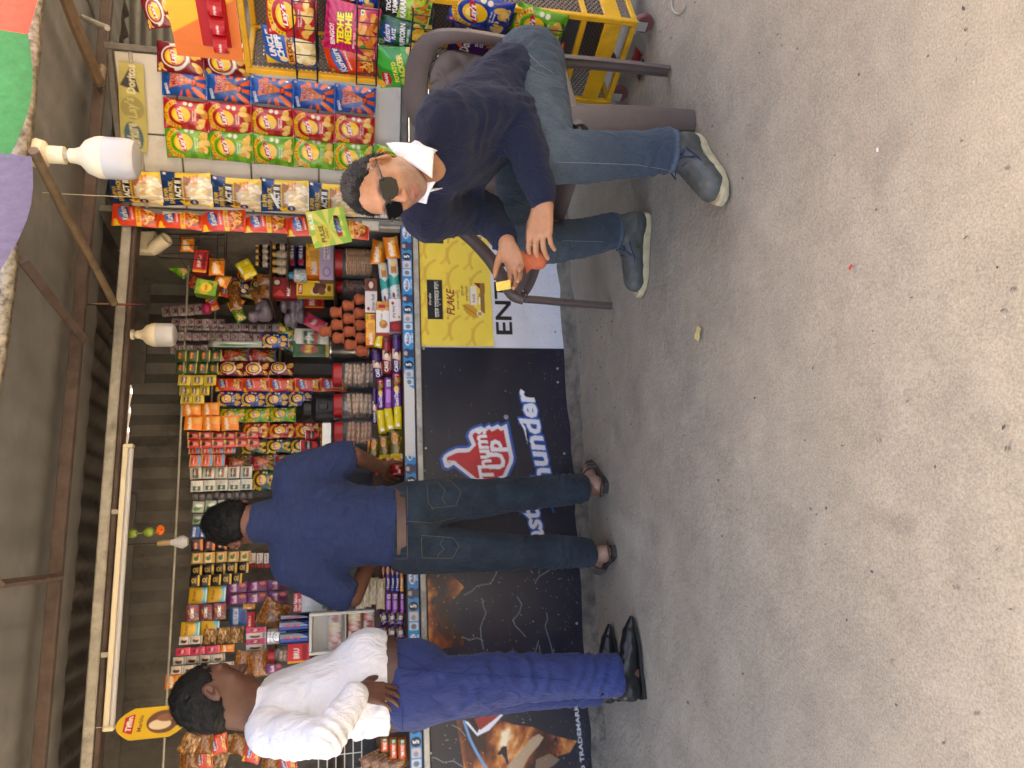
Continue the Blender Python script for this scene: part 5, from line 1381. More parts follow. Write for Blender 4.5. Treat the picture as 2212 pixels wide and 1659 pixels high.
# pointed black shoes
def dress_shoe():
    f = Field((-.05, -.07, -.01), (.33, .07, .15), .004)
    f.limb([(.035, 0, .05), (.11, 0, .052), (.19, 0, .044), (.25, 0, .034), (.305, 0, .022)], [.038, .036, .036, .028, .010], .025, side=(0, 1, 0), flat=[.95, .95, 1.12, 1.2, 1.3])
    f.limb([(.035, 0, .06), (.045, 0, .12)], [.040, .041], .03); f.limb([(.05, 0, .11), (.14, 0, .065)], [.036, .032], .02); f.plane_cut((0, 0, .018), (0, 0, -1)); f.add(crumple(.0025, 30))
    up = f.mesh('upper', M_gloss_leather, lambda v: np.tile(np.array(lin((24, 26, 28))), (len(v), 1)))
    mb = MB(); o_ = [(-.008, 0), (.0, .028), (.04, .036), (.11, .033), (.19, .041), (.25, .032), (.30, .012), (.312, 0), (.30, -.012), (.25, -.032), (.19, -.041), (.11, -.033), (.04, -.036), (.0, -.028)]
    n = len(o_); mb._add([(x, y, .008 + .006 * (x > .24)) for x, y in o_] + [(x, y, .018 + .004 * (x > .24)) for x, y in o_], [tuple(reversed(range(n))), tuple(range(n, 2 * n))] + [(j, (j + 1) % n, n + (j + 1) % n, n + j) for j in range(n)]); mb.box(.035, 0, .006, .075, .062, .022)
    return up, mb.mesh('sole', mat('black_sole', (26, 24, 22), rough=.6)), None
ds = dress_shoe(); put_shoe(ds, p3, B3, (-1.255, 2.685, 0), (-.97, 2.765, 0)); put_shoe(ds, p3, B3, (-1.37, 2.935, 0), (-1.09, 3.02, 0))

# ---------------------------------------------------------------- moulded plastic chairs
M_chair = mat('mauve_brown_plastic', (94, 81, 76), rough=0.42, noise=0.14, nscale=12, dirt=0.3, bump=0.06, bscale=90)
def make_chair(name, arms=True):
    r = bpy.data.objects.new(name, None); COL.objects.link(r); r.empty_display_size = .05
    # local: x to the sitter's left, -y forward, z up
    prof = [(-.022, 0), (-.021, .007), (-.012, .012), (.012, .012), (.021, .007), (.022, 0), (.022, -.012), (.018, -.012), (.017, .0), (.009, .006), (-.009, .006), (-.017, .0), (-.018, -.012), (-.022, -.012)]
    def sweepc(nm, pts, ups, wd=1.0, n=6, th=1.0):
        c = smoothcurve(pts, n); u_ = smoothcurve(ups, n); xs = []
        w_ = smoothcurve([(w,) for w in (wd if hasattr(wd, '__len__') else [wd] * len(pts))], n)
        for i in range(len(c)):
            d = _nrm(np.array(c[min(i + 1, len(c) - 1)]) - np.array(c[max(i - 1, 0)])); up = np.array(u_[i]); up = _nrm(up - d * (up @ d)); s_ = np.cross(d, up)
            xs.append((s_ * w_[i][0], up * th))
        mb = MB(); mb.sweep(c, prof, xs); me = mb.mesh(nm, M_chair, True, 50); flip_fix(me); return obj(nm, me, r)
    # seat: thin dished sheet with rolled rim
    n = 13; V_ = []
    for k in (0, 1):
        for j in range(n):
            for i in range(n):
                a, b = i / (n - 1) * 2 - 1, j / (n - 1) * 2 - 1
                w_ = .225 + .02 * -b; x = a * w_; y = b * .22; z = .425 + .012 * -b + .018 * (abs(a) ** 4) - .012 * (1 - a * a) * (1 - b * b) - .03 * max(0, -b - .75) * 4 - .006 * k - (.03 * k if abs(a) == 1 or abs(b) == 1 else 0)
                V_.append((x, y, z))
    q = grid_faces(n, n); me = np_mesh('seat', V_, np.concatenate([q, q[:, ::-1] + n * n]), M_chair); obj('seat', me, r)
    for sg in (-1, 1):
        # front leg runs up into the armrest, armrest runs back to the backrest
        if not arms:
            sweepc('front_leg', [(sg * .262, -.15, 0), (sg * .256, -.16, .2), (sg * .24, -.175, .36), (sg * .225, -.18, .43)], [(sg * .8, -.6, 0)] * 4, [1.7, 2.1, 2.7, 2.9])
            sweepc('rear_leg', [(sg * .25, .17, 0), (sg * .242, .185, .22), (sg * .225, .205, .43)], [(sg * .2, 1, 0)] * 3, [1.0, 1.1, 1.15]); sweepc('seat_edge', [(sg * .228, -.20, .425), (sg * .236, 0, .43), (sg * .228, .21, .425)], [(sg * 1, 0, .4)] * 3, [1.3, 1.3, 1.3]); continue
        sweepc('front_leg', [(sg * .265, -.255, 0), (sg * .262, -.245, .2), (sg * .262, -.235, .32), (sg * .266, -.228, .40)], [(sg * .2, -1, 0)] * 4, [1.1, 1.2, 1.25, 1.25])
        sweepc('armrest', [(sg * .266, -.226, .40), (sg * .268, -.205, .445), (sg * .272, -.14, .475), (sg * .275, .0, .53), (sg * .272, .13, .62), (sg * .262, .215, .73), (sg * .252, .268, .85)], [(0, -.8, .3), (0, -.5, 1), (0, 0, 1), (0, 0, 1), (0, -.2, 1), (0, -.6, .8), (0, -1, .3)], [1.25, 1.4, 1.5, 1.5, 1.35, 1.15, 1.0], th=1.9)
        sweepc('rear_leg', [(sg * .25, .17, 0), (sg * .242, .185, .22), (sg * .225, .205, .43)], [(sg * .2, 1, 0)] * 3, [1.0, 1.1, 1.15])
    # backrest: hoop with a quilted panel
    hoop = [(-.232, .222, .43), (-.245, .25, .60), (-.24, .272, .76), (-.195, .295, .86), (-.10, .308, .90), (0, .312, .905), (.10, .308, .90), (.195, .295, .86), (.24, .272, .76), (.245, .25, .60), (.232, .222, .43)]
    sweepc('back_frame', hoop, [(0, -1, .15)] * 11, [1.1, 1.05, 1.1, 1.5, 1.9, 2.0, 1.9, 1.5, 1.1, 1.05, 1.1])
    nx_, nz_ = 41, 49; u_, v_ = np.meshgrid(np.linspace(-1, 1, nx_), np.linspace(0, 1, nz_))
    hw = .15 * np.where(v_ > .8, np.sqrt(np.clip(1 - ((v_ - .8) / .22) ** 2, .02, 1)), 1); X = u_ * hw * 1.1; Z = .47 + v_ * .385; Y = .232 + (Z - .43) * .165 - .022 * (1 - u_ ** 2)
    di = np.abs(np.sin((X / .062 + Z / .062) * math.pi / 2) * np.sin((X / .062 - Z / .062) * math.pi / 2)); Y = Y - .010 * np.sqrt(di)
    V_ = np.stack([X, Y, Z], -1).reshape(-1, 3); Vb = np.stack([X, Y * 0 + .232 + (Z - .43) * .165 - .022 * (1 - u_ ** 2) + .006, Z], -1).reshape(-1, 3); q = grid_faces(nx_, nz_)
    me = np_mesh('back_panel', np.concatenate([V_, Vb]), np.concatenate([q, q[:, ::-1] + len(V_)]), M_chair); obj('back_panel', me, r)
    for z_ in (.45, .87): 
        pass
    mb = MB()
    for x in (-.185, .185): mb.box(x, .245, .62, .012, .008, .30, M=None)
    return r
ch1 = make_chair('plastic_chair', False); fd = math.atan2(-.58, -.81); ch1.location = (.885, 2.545, 0); ch1.scale = (.92, 1, 1); ch1.rotation_euler = (0, 0, fd + math.pi / 2)
tag(ch1, 'mauve brown moulded plastic armchair the man sits on', 'chair', 'plastic chairs by the counter')
ch2 = make_chair('plastic_chair'); ch2.location = (.675, 3.014, 0); ch2.scale = (.78, 1, 1); ch2.rotation_euler = (0, 0, math.atan2(-.518, -.855) + math.pi / 2)
tag(ch2, 'empty plastic armchair behind the seated man, close to the counter', 'chair', 'plastic chairs by the counter')

# ================================================================ WRAPPERS: prints and shapes
M_foil = mat('printed_foil', attr=True, rough=0.26, spec=0.6, bump=0.3, bscale=34, bdist=0.008, coat=0.35)
M_sachet = mat('printed_sachet', attr=True, rough=0.3, metal=0.12, spec=0.55, bump=0.3, bscale=70, bdist=0.004)
M_carton = mat('printed_carton', attr=True, rough=0.5, spec=0.4, bump=0.05, bscale=30)
M_clear = mat('clear_plastic', (225, 228, 228), rough=0.1, alpha=0.12, spec=0.6)
M_film = mat('clear_film', (220, 220, 216), rough=0.2, alpha=0.28, spec=0.6, bump=0.6, bscale=60, bdist=0.01)
M_redlid = mat('red_plastic_lid', (168, 30, 34), rough=0.4)
M_steel = mat('stainless_steel', (170, 170, 172), rough=0.25, metal=0.95, noise=.1, nscale=12)
WHITE, BLACK, YEL, RED = (236, 234, 228), (18, 18, 20), (238, 196, 40), (190, 28, 38)

def pillow(name, P, w, h, d, seed=0, m=None, crimp=.06, sag=.06, backcol=(186, 188, 190)):
    g = random.Random(seed); ph = [g.uniform(0, 6.3) for _ in range(6)]
    def f(u, v, sg):
        a, b = 2 * u - 1, 2 * v - 1; bb = np.clip(np.abs(b) / (1 - crimp), 0, 1)
        bul = np.clip(1 - np.abs(a) ** 2.4, 0, 1) ** .75 * np.clip(1 - bb ** 2.6, 0, 1) ** .7
        x = a * w / 2 * (1 - sag * (1 - bb ** 3)); z = b * h / 2
        wr = np.exp(-(1 - bb) / .22) * (bb < 1) * .06 * (np.sin(a * 9 + ph[0] + b) + .6 * np.sin(a * 17 + ph[1])) + .035 * np.sin(a * 3 + b * 4 + ph[2]) * np.sin(b * 5 - a * 2 + ph[3])
        y = -sg * d / 2 * (bul + wr * np.clip(1 - a * a, 0, 1)) - .0012 * np.sin(b * 300) * (bb >= 1)
        return np.stack([x, y - .0006 * sg, z], -1)
    return grid_mesh(name, P, lambda u, v: f(u, v, 1), lambda u, v: f(u, v, -1), m or M_foil, backcol)

def roll(name, P, w, h, d, seed=0, m=None):
    """biscuit roll lying on its side, gathered ends"""
    g = random.Random(seed); p0 = g.uniform(0, 6)
    def f(u, v, sg):
        a, b = 2 * u - 1, 2 * v - 1; e = np.clip((1 - np.abs(a)) / .16, 0, 1); r = .45 + .55 * np.sqrt(e) if False else np.where(e < 1, .62 + .38 * e ** .5, 1)
        z = b * h / 2 * np.where(e < 1, .8 + .2 * e, 1); y = -sg * d / 2 * np.sqrt(np.clip(1 - b * b, 0, 1)) ** .8 * np.where(e < 1, e ** .6, 1) - sg * .0008 + (e < 1) * .002 * np.sin(b * 16 + p0)
        return np.stack([a * w / 2, y, z], -1)
    return grid_mesh(name, P, lambda u, v: f(u, v, 1), lambda u, v: f(u, v, -1), m or M_foil)

def carton(name, P, w, h, d, side=(120, 60, 40), m=None, top=None):
    """printed box: print on the front, plain sides"""
    C = P.grid().reshape(-1, 3); u, v = np.meshgrid(np.linspace(-.5, .5, P.nx), np.linspace(-.5, .5, P.ny))
    V = [np.stack([u * w, u * 0 - d / 2, v * h], -1).reshape(-1, 3)]; F = [grid_faces(P.nx, P.ny)]
    x, y, z = w / 2, d / 2, h / 2; k = len(V[0]); Q = []; E = []; cc = []
    for f_, c_ in (([(-x, -y, z), (x, -y, z), (x, y, z), (-x, y, z)], top or side), ([(x, -y, -z), (x, y, -z), (x, y, z), (x, -y, z)], side), ([(-x, y, -z), (-x, -y, -z), (-x, -y, z), (-x, y, z)], side),
                   ([(x, y, -z), (-x, y, -z), (-x, y, z), (x, y, z)], side), ([(-x, y, -z), (x, y, -z), (x, -y, -z), (-x, -y, -z)], side)):
        Q.append([k, k + 1, k + 2, k + 3]); k += 4; E += f_; cc += [lin(c_)] * 4
    return np_mesh(name, np.concatenate(V + [np.array(E)]), np.concatenate(F + [np.array(Q)]), m or M_carton, np.concatenate([C, np.array(cc)]), False)

CH = [(226, 178, 84), (236, 196, 110), (210, 156, 66), (240, 206, 130)]
def d_lays(base, dark, seed, nx=50, asp=1.32, arc=(236, 190, 40), arctxt=(150, 20, 30), pct='25% MORE CHIPS', white=False, flav='', price='10'):
    P = Print(1, asp, nx, base); P.burst(.5, asp * .6, 7, dark, .3, .0, 9, 1.4) if not white else None
    if white: P.ell(.5, asp * .62, .44, .42, (226, 222, 214)); P.blobs(6, .12, asp * .42, .88, asp * .85, .085, CH, seed)
    P.ring(.5, asp * .60, .37, .50, arc if not white else base, 20, 178)
    for i, ch in enumerate(pct if not white else ''):
        a = math.radians(165 - i * 140 / max(1, len(pct) - 1)); 
        if ch != ' ': P.text(ch, .5 + .435 * math.cos(a), asp * .60 + .435 * math.sin(a), .05, arctxt, .08, math.degrees(a) - 90, .03)
    P.ell(.5, asp * .60, .33, .33, dark if not white else (140, 20, 36)); P.ell(.5, asp * .60, .265, .265, (240, 190, 30)); P.ell(.47, asp * .66, .17, .13, (248, 216, 90))
    P.poly([(.18, asp * .60 - .06), (.30, asp * .60 - .10), (.72, asp * .60 + .03), (.84, asp * .60 + .12), (.74, asp * .60 + .17), (.3, asp * .60 + .06)], (196, 26, 36)) if not white else P.poly([(.24, asp * .58), (.76, asp * .62), (.74, asp * .62 + .12), (.26, asp * .58 + .1)], (196, 26, 36))
    P.text("Lay's", .5, asp * .60 + .025, .44, WHITE, .20, 12, .03, .25, (170, 20, 30), .03)
    P.text(flav or 'American Style', .5, asp * .345, .36, WHITE if sum(base) < 380 else (30, 70, 20), .05, 0, .01); P.text('Cream & Onion' if not flav else 'Flavour', .5, asp * .30, .32, WHITE if sum(base) < 380 else (30, 70, 20), .05)
    P.blobs(5, .12, asp * .08, .40, asp * .24, .075, CH, seed + 1); P.blobs(7, .48, asp * .07, .82, asp * .22, .085, CH, seed + 2); P.blobs(2, .1, asp * .82, .25, asp * .9, .07, CH, seed + 3)
    P.ell(.86, asp * .40, .07, .06, (222, 214, 200)); P.ell(.88, asp * .52, .06, .06, (214, 224, 190)); P.ell(.1, asp * .93, .055, .055, (200, 30, 40) if sum(base) > 260 else (232, 190, 40)); P.text(price, .1, asp * .93, .06, WHITE, .05)
    P.rect(0, 0, 1, asp * .035, dark); P.rect(0, asp * .965, 1, asp, dark); return P
def d_mad(nx=48, asp=1.35, base=(14, 74, 150), ray_=(224, 92, 34)):
    P = Print(1, asp, nx, base); P.burst(.55, asp * .47, 11, ray_, .2, .3); P.rect(0, asp * .8, 1, asp, base); P.poly([(0, asp * .8), (.75, asp * .8), (.3, asp * .5), (0, asp * .62)], base)
    P.poly([(.26, asp * .82), (.92, asp * .74), (.52, asp * .24)], (206, 112, 50)); P.blobs(9, .4, asp * .4, .68, asp * .7, .03, [(226, 150, 80), (170, 80, 36)], 3)
    P.text('MAD', .58, asp * .715, .42, (150, 16, 44), .17, 3, .04, 0, (236, 200, 180), .02); P.text('ANGLES', .56, asp * .60, .50, (150, 16, 44), .13, 3, .04, 0, (236, 200, 180), .02)
    P.text('BINGO!', .24, asp * .87, .36, WHITE, .10, 12, .03); P.text('ACHAARI', .56, asp * .48, .24, (120, 50, 20), .06); P.ell(.52, asp * .27, .16, .075, (24, 24, 26)); P.blobs(8, .42, asp * .25, .62, asp * .3, .035, [(190, 30, 30), (226, 90, 40)], 5)
    P.poly([(.86, asp * .97), (.98, asp * .97), (.92, asp * .9)], YEL); P.rect(.86, asp * .14, .92, asp * .19, WHITE); P.rect(0, 0, 1, asp * .05, (30, 92, 170)); P.rect(0, asp * .95, 1, asp, (30, 92, 170)); return P
def d_pop(nx=54, asp=1.0):
    P = Print(1, asp, nx, (232, 196, 60)); P.rect(0, asp * .70, 1, asp, (20, 60, 112)); P.poly([(0, asp * .7), (0, asp * .55), (.3, asp * .7)], (20, 60, 112))
    P.text('SUPER', .34, asp * .90, .38, (236, 200, 50), .085, 0, .03); P.text('SAVER PACK', .40, asp * .79, .66, (236, 200, 50), .085, 0, .03); P.rect(.9, asp * .88, .96, asp * .94, WHITE)
    P.rect(.16, asp * .55, .84, asp * .74, (22, 20, 20)); 
    for i in range(12):
        P.ell(.2 + i * .055, asp * .725, .012, .012, YEL); P.ell(.2 + i * .055, asp * .565, .012, .012, YEL)
    P.text('ACT II', .5, asp * .645, .5, WHITE, .125, 0, .04); P.poly([(.1, asp * .54), (.9, asp * .54), (.82, asp * .40), (.18, asp * .43)], (150, 100, 52)); P.text('BUTTER', .45, asp * .475, .34, (236, 216, 160), .055)
    P.ell(.46, asp * .20, .42, .27, (206, 196, 180)); P.blobs(90, .12, asp * .04, .80, asp * .38, .052, [(240, 230, 202), (250, 244, 226), (226, 206, 160), (214, 188, 134)], 9, 1.1)
    P.text('CRISPY', .80, asp * .40, .22, (190, 30, 40), .05, 0, .03); P.text('CRUNCHY', .80, asp * .34, .26, (190, 30, 40), .05, 0, .03); P.text('POPCORN', .80, asp * .28, .26, (190, 30, 40), .05, 0, .03)
    P.ell(.13, asp * .36, .085, .085, (24, 40, 92)); P.text('10/-', .13, asp * .36, .11, WHITE, .05); P.rect(0, asp * .96, 1, asp, (30, 70, 124)); return P
def d_kur(nx=44, asp=1.5, seed=1, extra='50% EXTRA', base=(222, 66, 24)):
    P = Print(1, asp, nx, base); P.poly([(0, asp * .95), (.25, asp * .95), (0, asp * .78)], YEL); P.ell(.18, asp * .9, .14, .06, (236, 206, 60), 20)
    P.ell(.55, asp * .74, .36, .17, (20, 60, 140), 14); P.ell(.5, asp * .78, .3, .09, (60, 120, 200), 14); P.text('Kurkure', .54, asp * .74, .66, WHITE, .20, 14, .03, .2, (16, 40, 100), .03)
    P.text('MASALA MUNCH', .55, asp * .575, .56, WHITE, .055, 8, .02); 
    if extra: P.poly([(0, asp * .46), (1, asp * .52), (1, asp * .42), (0, asp * .36)], YEL); P.text(extra, .5, asp * .44, .7, (190, 40, 24), .09, 4, .03)
    P.ell(.48, asp * .20, .36, .22, (150, 50, 20)); g = random.Random(seed)
    for _ in range(46):
        x, y, a = g.uniform(.18, .78), asp * g.uniform(.10, .30), g.uniform(0, 3.1); P.line([(x, y), (x + .11 * math.cos(a), y + .11 * math.sin(a))], .035, g.choice([(236, 166, 60), (224, 136, 44), (244, 190, 90)]))
    P.ell(.80, asp * .30, .08, .055, (236, 230, 216)); P.ell(.22, asp * .3, .06, .05, (140, 40, 30)); P.line([(.78, asp * .1), (.92, asp * .22)], .05, (224, 196, 60)); return P
def d_rack(kind, nx=84):
    if kind == 'pink':
        P = Print(1, 1.32, nx, (206, 26, 98)); P.burst(.45, .8, 22, (168, 16, 78), .1, .2); P.text('BINGO!', .34, 1.12, .42, WHITE, .12, 8, .03); P.text('TEDHE', .5, .93, .62, (246, 226, 40), .17, 4, .05, 0, (20, 20, 24), .05); P.text('MEDHE', .54, .74, .62, (246, 226, 40), .17, 4, .05, 0, (20, 20, 24), .05); P.text('MASALA TADKA', .32, .58, .36, WHITE, .05)
        P.blobs(44, .08, .08, .9, .5, .055, [(214, 120, 40), (230, 150, 60), (190, 92, 30), (236, 170, 84)], 4, 1.9); P.ell(.22, .34, .06, .08, (60, 140, 50), 30); P.line([(.3, .3), (.42, .42)], .03, (190, 30, 30)); P.rect(.86, .4, .95, .48, WHITE); P.ell(.905, .44, .025, .025, (30, 110, 40))
    elif kind == 'uncle':
        P = Print(1, 1.32, nx, (24, 88, 172)); P.poly([(0, 1.32), (.0, .9), (.25, 1.32)], YEL); P.text('UNCLE', .58, 1.12, .66, WHITE, .18, 6, .05, 0, (20, 110, 190), .03); P.text('CHIPPS', .6, .92, .74, WHITE, .18, 6, .05, 0, (20, 110, 190), .03); P.ell(.2, .84, .09, .1, (236, 214, 150))
        P.rect(0, .56, 1, .74, (230, 150, 50)); P.text('30% EXTRA', .5, .65, .8, (40, 30, 20), .12, 0, .04); P.blobs(60, .12, .06, .88, .5, .085, [(236, 214, 150), (244, 228, 176), (224, 194, 120), (250, 238, 200)], 6, 1.3)
    elif kind == 'puff':
        P = Print(1, 1.32, nx, (16, 78, 52)); P.burst(.5, .6, 5, (24, 96, 62), .3, 0, 9, 1.5); P.ell(.45, 1.06, .34, .17, (24, 70, 150), 10); P.text('Kurkure', .45, 1.08, .56, WHITE, .16, 8, .03, .2); P.text('PLAYZ', .5, .92, .36, WHITE, .1, 4, .04); P.text('PUFFCORN', .5, .70, .76, WHITE, .13, 4, .04); P.text('YUMMY CHEESE', .5, .56, .5, (220, 226, 200), .06); P.ell(.12, 1.2, .09, .09, (150, 196, 130)); P.text('20', .12, 1.2, .09, (20, 70, 40), .07); P.blobs(22, .1, .06, .9, .42, .085, [(244, 196, 60), (250, 216, 100), (226, 170, 40)], 3, 1.2)
    elif kind == 'pran':
        P = Print(1, 1.32, nx, (30, 140, 44)); P.burst(.4, .5, 6, (60, 172, 60), .2); P.poly([(.1, 1.2), (.42, 1.24), (.44, 1.04), (.26, .96), (.08, 1.04)], RED); P.text('PRAN', .26, 1.11, .28, WHITE, .09, 4, .03); P.text('POTATO', .46, .86, .5, (240, 222, 60), .12, 10, .04); P.text('CRACKER', .5, .68, .78, (240, 222, 60), .16, 10, .05); P.blobs(12, .05, .06, .95, .46, .14, CH, 8, 1.3); P.ell(.1, 1.24, .09, .07, YEL)
    elif kind == 'karare':
        P = Print(1, 1.32, nx, (20, 22, 22)); P.text('TOO', .4, 1.14, .4, WHITE, .13, 4, .04); P.text('YUMM!', .46, .97, .58, WHITE, .14, 4, .04); P.poly([(0, .9), (1, .8), (1, .0), (0, .0)], (150, 196, 50)); P.text('KARARE', .5, .76, .84, WHITE, .16, 5, .05, 0, (20, 20, 20), .05); P.text('CHILLI ACHARI', .3, .62, .4, (40, 60, 20), .05); P.blobs(36, .12, .06, .9, .5, .05, [(206, 120, 50), (224, 150, 70), (176, 90, 34), (60, 130, 50)], 4, 2.2)
    elif kind == 'dorp':
        P = Print(1, 1.32, nx, (58, 24, 84)); P.grad((96, 30, 120), (40, 18, 66)); P.text('Doritos', .52, .92, .8, WHITE, .22, 0, .04, .1); P.poly([(.18, .98), (.4, 1.2), (.52, 1.02)], (230, 110, 40)); P.text('SWEET', .6, .66, .36, WHITE, .08); P.text('CHILLI', .6, .55, .36, WHITE, .08); P.poly([(.1, .1), (.5, .45), (.6, .08)], (226, 120, 40)); P.poly([(.5, .05), (.9, .4), (.95, .06)], (236, 150, 60))
    else:
        P = Print(1, 1.32, nx, (150, 24, 22)); P.grad((190, 34, 26), (90, 14, 16)); P.text('Doritos', .52, .92, .8, WHITE, .22, 0, .04, .1); P.poly([(.18, .98), (.4, 1.2), (.52, 1.02)], (20, 20, 20)); P.text('NACHO CHEESE', .5, .66, .56, WHITE, .07); P.poly([(.1, .1), (.5, .45), (.6, .08)], (226, 120, 40)); P.poly([(.5, .05), (.9, .4), (.95, .06)], (236, 150, 60))
    P.rect(0, 0, 1, .04, tuple(int(x * .7) for x in (200, 200, 200))) if kind == 'uncle' else None
    return P
def d_simple(nx, asp, base, items):
    """items: ('r',x0,y0,x1,y1,c) ('e',cx,cy,rx,ry,c[,rot]) ('t',s,cx,cy,w,h,c[,rot]) ('b',n,x0,y0,x1,y1,r,cols) ('p',pts,c), all in 0..1"""
    P = Print(1, asp, nx, base)
    for it in items:
        k = it[0]
        if k == 'r': P.rect(it[1], it[2] * asp, it[3], it[4] * asp, it[5])
        elif k == 'e': P.ell(it[1], it[2] * asp, it[3], it[4] * asp, it[5], it[6] if len(it) > 6 else 0)
        elif k == 't': P.text(it[1], it[2], it[3] * asp, it[4], it[6], it[5] * asp, it[7] if len(it) > 7 else 0, .03)
        elif k == 'b': P.blobs(it[1], it[2], it[3] * asp, it[4], it[5] * asp, it[6], it[7], len(items) + it[1])
        elif k == 'p': P.poly([(x, y * asp) for x, y in it[1]], it[2])
    return P
COOK = [(196, 138, 70), (214, 160, 90), (170, 110, 52)]
D = {}
def des(key, P, shape, w, h, d, **k):
    """a wrapper kind: two meshes with different creases"""
    if shape == 'pillow': D[key] = [pillow(key, P, w, h, d, s_, **k) for s_ in (1, 2, 3)]
    elif shape == 'roll': D[key] = [roll(key, P, w, h, d, s_, **k) for s_ in (1, 2)]
    else: D[key] = [carton(key, P, w, h, d, **k)]
    D[key + '#'] = (w, h, d)
N_ = 'wrapper'
des('lays_green', d_lays((108, 178, 34), (84, 152, 24), 1), 'pillow', .15, .2, .065)
des('lays_red', d_lays((198, 42, 46), (166, 24, 34), 2, arc=(236, 190, 40), flav='Spanish Tomato'), 'pillow', .15, .2, .065)
des('lays_maroon', d_lays((122, 18, 34), (96, 12, 28), 3, white=True, flav='Wafer Chips'), 'pillow', .15, .2, .065)
des('lays_blue', d_lays((24, 66, 160), (18, 48, 128), 4, flav='Magic Masala'), 'pillow', .15, .2, .065)
des('lays_dark', d_lays((24, 84, 56), (16, 62, 44), 5, flav='Sizzling Hot'), 'pillow', .15, .2, .065)
des('mad', d_mad(), 'pillow', .15, .2, .055); des('mad_red', d_mad(36, 1.35, (150, 36, 40), (110, 150, 50)), 'pillow', .15, .2, .055)
des('pop', d_pop(), 'pillow', .2, .2, .065); des('kur', d_kur(), 'pillow', .13, .2, .035); des('kur_in', d_kur(32, 1.5, 2, ''), 'pillow', .13, .2, .035)
for k in ('pink', 'uncle', 'puff', 'pran', 'karare', 'dorp', 'dorr'): des('r_' + k, d_rack(k), 'pillow', .18, .24, .07)
des('r_red', d_lays((198, 42, 46), (166, 24, 34), 7, 84, pct='20% MORE CHIPS', flav='Spanish Tomato', price='20'), 'pillow', .18, .24, .07); des('r_blue', d_lays((26, 70, 176), (18, 52, 140), 8, 84, pct='20% MORE CHIPS', flav='Magic Masala', price='20'), 'pillow', .18, .24, .07)
des('r_green', d_lays((108, 178, 34), (84, 152, 24), 9, 84, pct='20% MORE CHIPS', price='20'), 'pillow', .18, .24, .07); des('r_kur', d_kur(76, 1.4, 5, ''), 'pillow', .17, .24, .06)
O_ = (232, 130, 30)
des('malk', d_simple(40, .62, O_, [('e', .3, .5, .26, .3, (250, 180, 60)), ('t', 'Malkist', .38, .6, .56, .3, WHITE, 8), ('p', [(.62, .1), (.95, .15), (.9, .6), (.66, .55)], (222, 170, 84)), ('t', 'Cheese', .3, .25, .3, .12, (200, 40, 30))]), 'pillow', .13, .085, .05)
des('malk_s', d_simple(26, 1.15, O_, [('e', .45, .7, .4, .16, (238, 160, 60)), ('t', 'Malkist', .48, .7, .78, .2, WHITE, 8), ('p', [(.4, .1), (.9, .15), (.85, .5), (.45, .45)], (222, 164, 80))]), 'pillow', .1, .115, .014, m=M_sachet)
des('malk_box', d_simple(50, .42, (236, 140, 30), [('b', 14, .3, .2, .7, .8, .1, [(244, 170, 60), (250, 190, 80)]), ('t', 'Malkist', .22, .5, .36, .4, WHITE, 6), ('p', [(.46, .2), (.72, .2), (.7, .8), (.5, .75)], (224, 160, 70)), ('r', .78, .55, 1, 1, (226, 190, 50)), ('t', 'CASH BACK', .89, .8, .18, .2, (40, 30, 20)), ('t', '100', .88, .25, .14, .35, (30, 50, 120))]), 'box', .26, .11, .09, side=(214, 110, 26))
des('lilac_box', d_simple(50, .42, (190, 170, 196), [('e', .2, .5, .12, .28, (150, 130, 180)), ('e', .2, .5, .08, .18, (196, 178, 204)), ('r', .5, .3, .92, .72, (232, 226, 230)), ('t', 'Fruit & Nut', .71, .55, .36, .18, (90, 50, 90)), ('t', 'COOKIES', .71, .38, .2, .08, (90, 50, 90))]), 'box', .26, .10, .09, side=(150, 110, 88))
des('yellow_box', d_simple(40, 2.2, (222, 186, 44), [('r', .1, .84, .75, .95, RED), ('t', 'Tiffin', .42, .895, .5, .07, WHITE), ('b', 10, .25, .3, .75, .6, .2, [(92, 56, 40), (226, 206, 170), (120, 80, 56)]), ('e', .5, .16, .2, .05, (110, 70, 40))]), 'box', .12, .25, .08, side=(196, 160, 40))
des('mobile_box', d_simple(40, 1.2, (140, 26, 34), [('e', .75, .72, .2, .16, (40, 24, 22)), ('e', .75, .72, .12, .1, (220, 200, 190)), ('t', 'Mobile', .35, .3, .5, .12, WHITE), ('p', [(.1, .9), (.4, .6), (.1, .4)], (196, 60, 60))]), 'box', .2, .2, .1, side=(110, 20, 28))
des('lip_box', d_simple(40, .8, (120, 160, 40), [('b', 12, .15, .15, .85, .85, .13, [(150, 186, 60), (96, 132, 34), (226, 150, 40)]), ('e', .5, .5, .3, .26, (236, 206, 40)), ('t', 'Lipton', .5, .5, .44, .2, RED, 180)]), 'box', .12, .09, .09, side=(90, 124, 30))
des('red_box', d_simple(30, .8, (206, 44, 52), [('t', 'BRU', .5, .6, .5, .25, WHITE), ('r', .1, .15, .9, .35, (150, 20, 30)), ('r', 0, 0, .12, 1, (230, 160, 40))]), 'box', .12, .10, .09, side=(160, 30, 40))
des('fruitcake', d_simple(52, .5, (206, 216, 216), [('p', [(.35, 0), (.6, 0), (.5, .5), (.62, 1), (.3, 1)], (40, 160, 150)), ('t', 'Fruit Cake', .26, .3, .38, .22, (40, 130, 130)), ('r', .6, .25, .8, .75, (190, 120, 60)), ('r', .76, .3, .92, .7, (226, 190, 120)), ('e', .1, .7, .06, .13, (150, 24, 36))]), 'roll', .18, .065, .055)
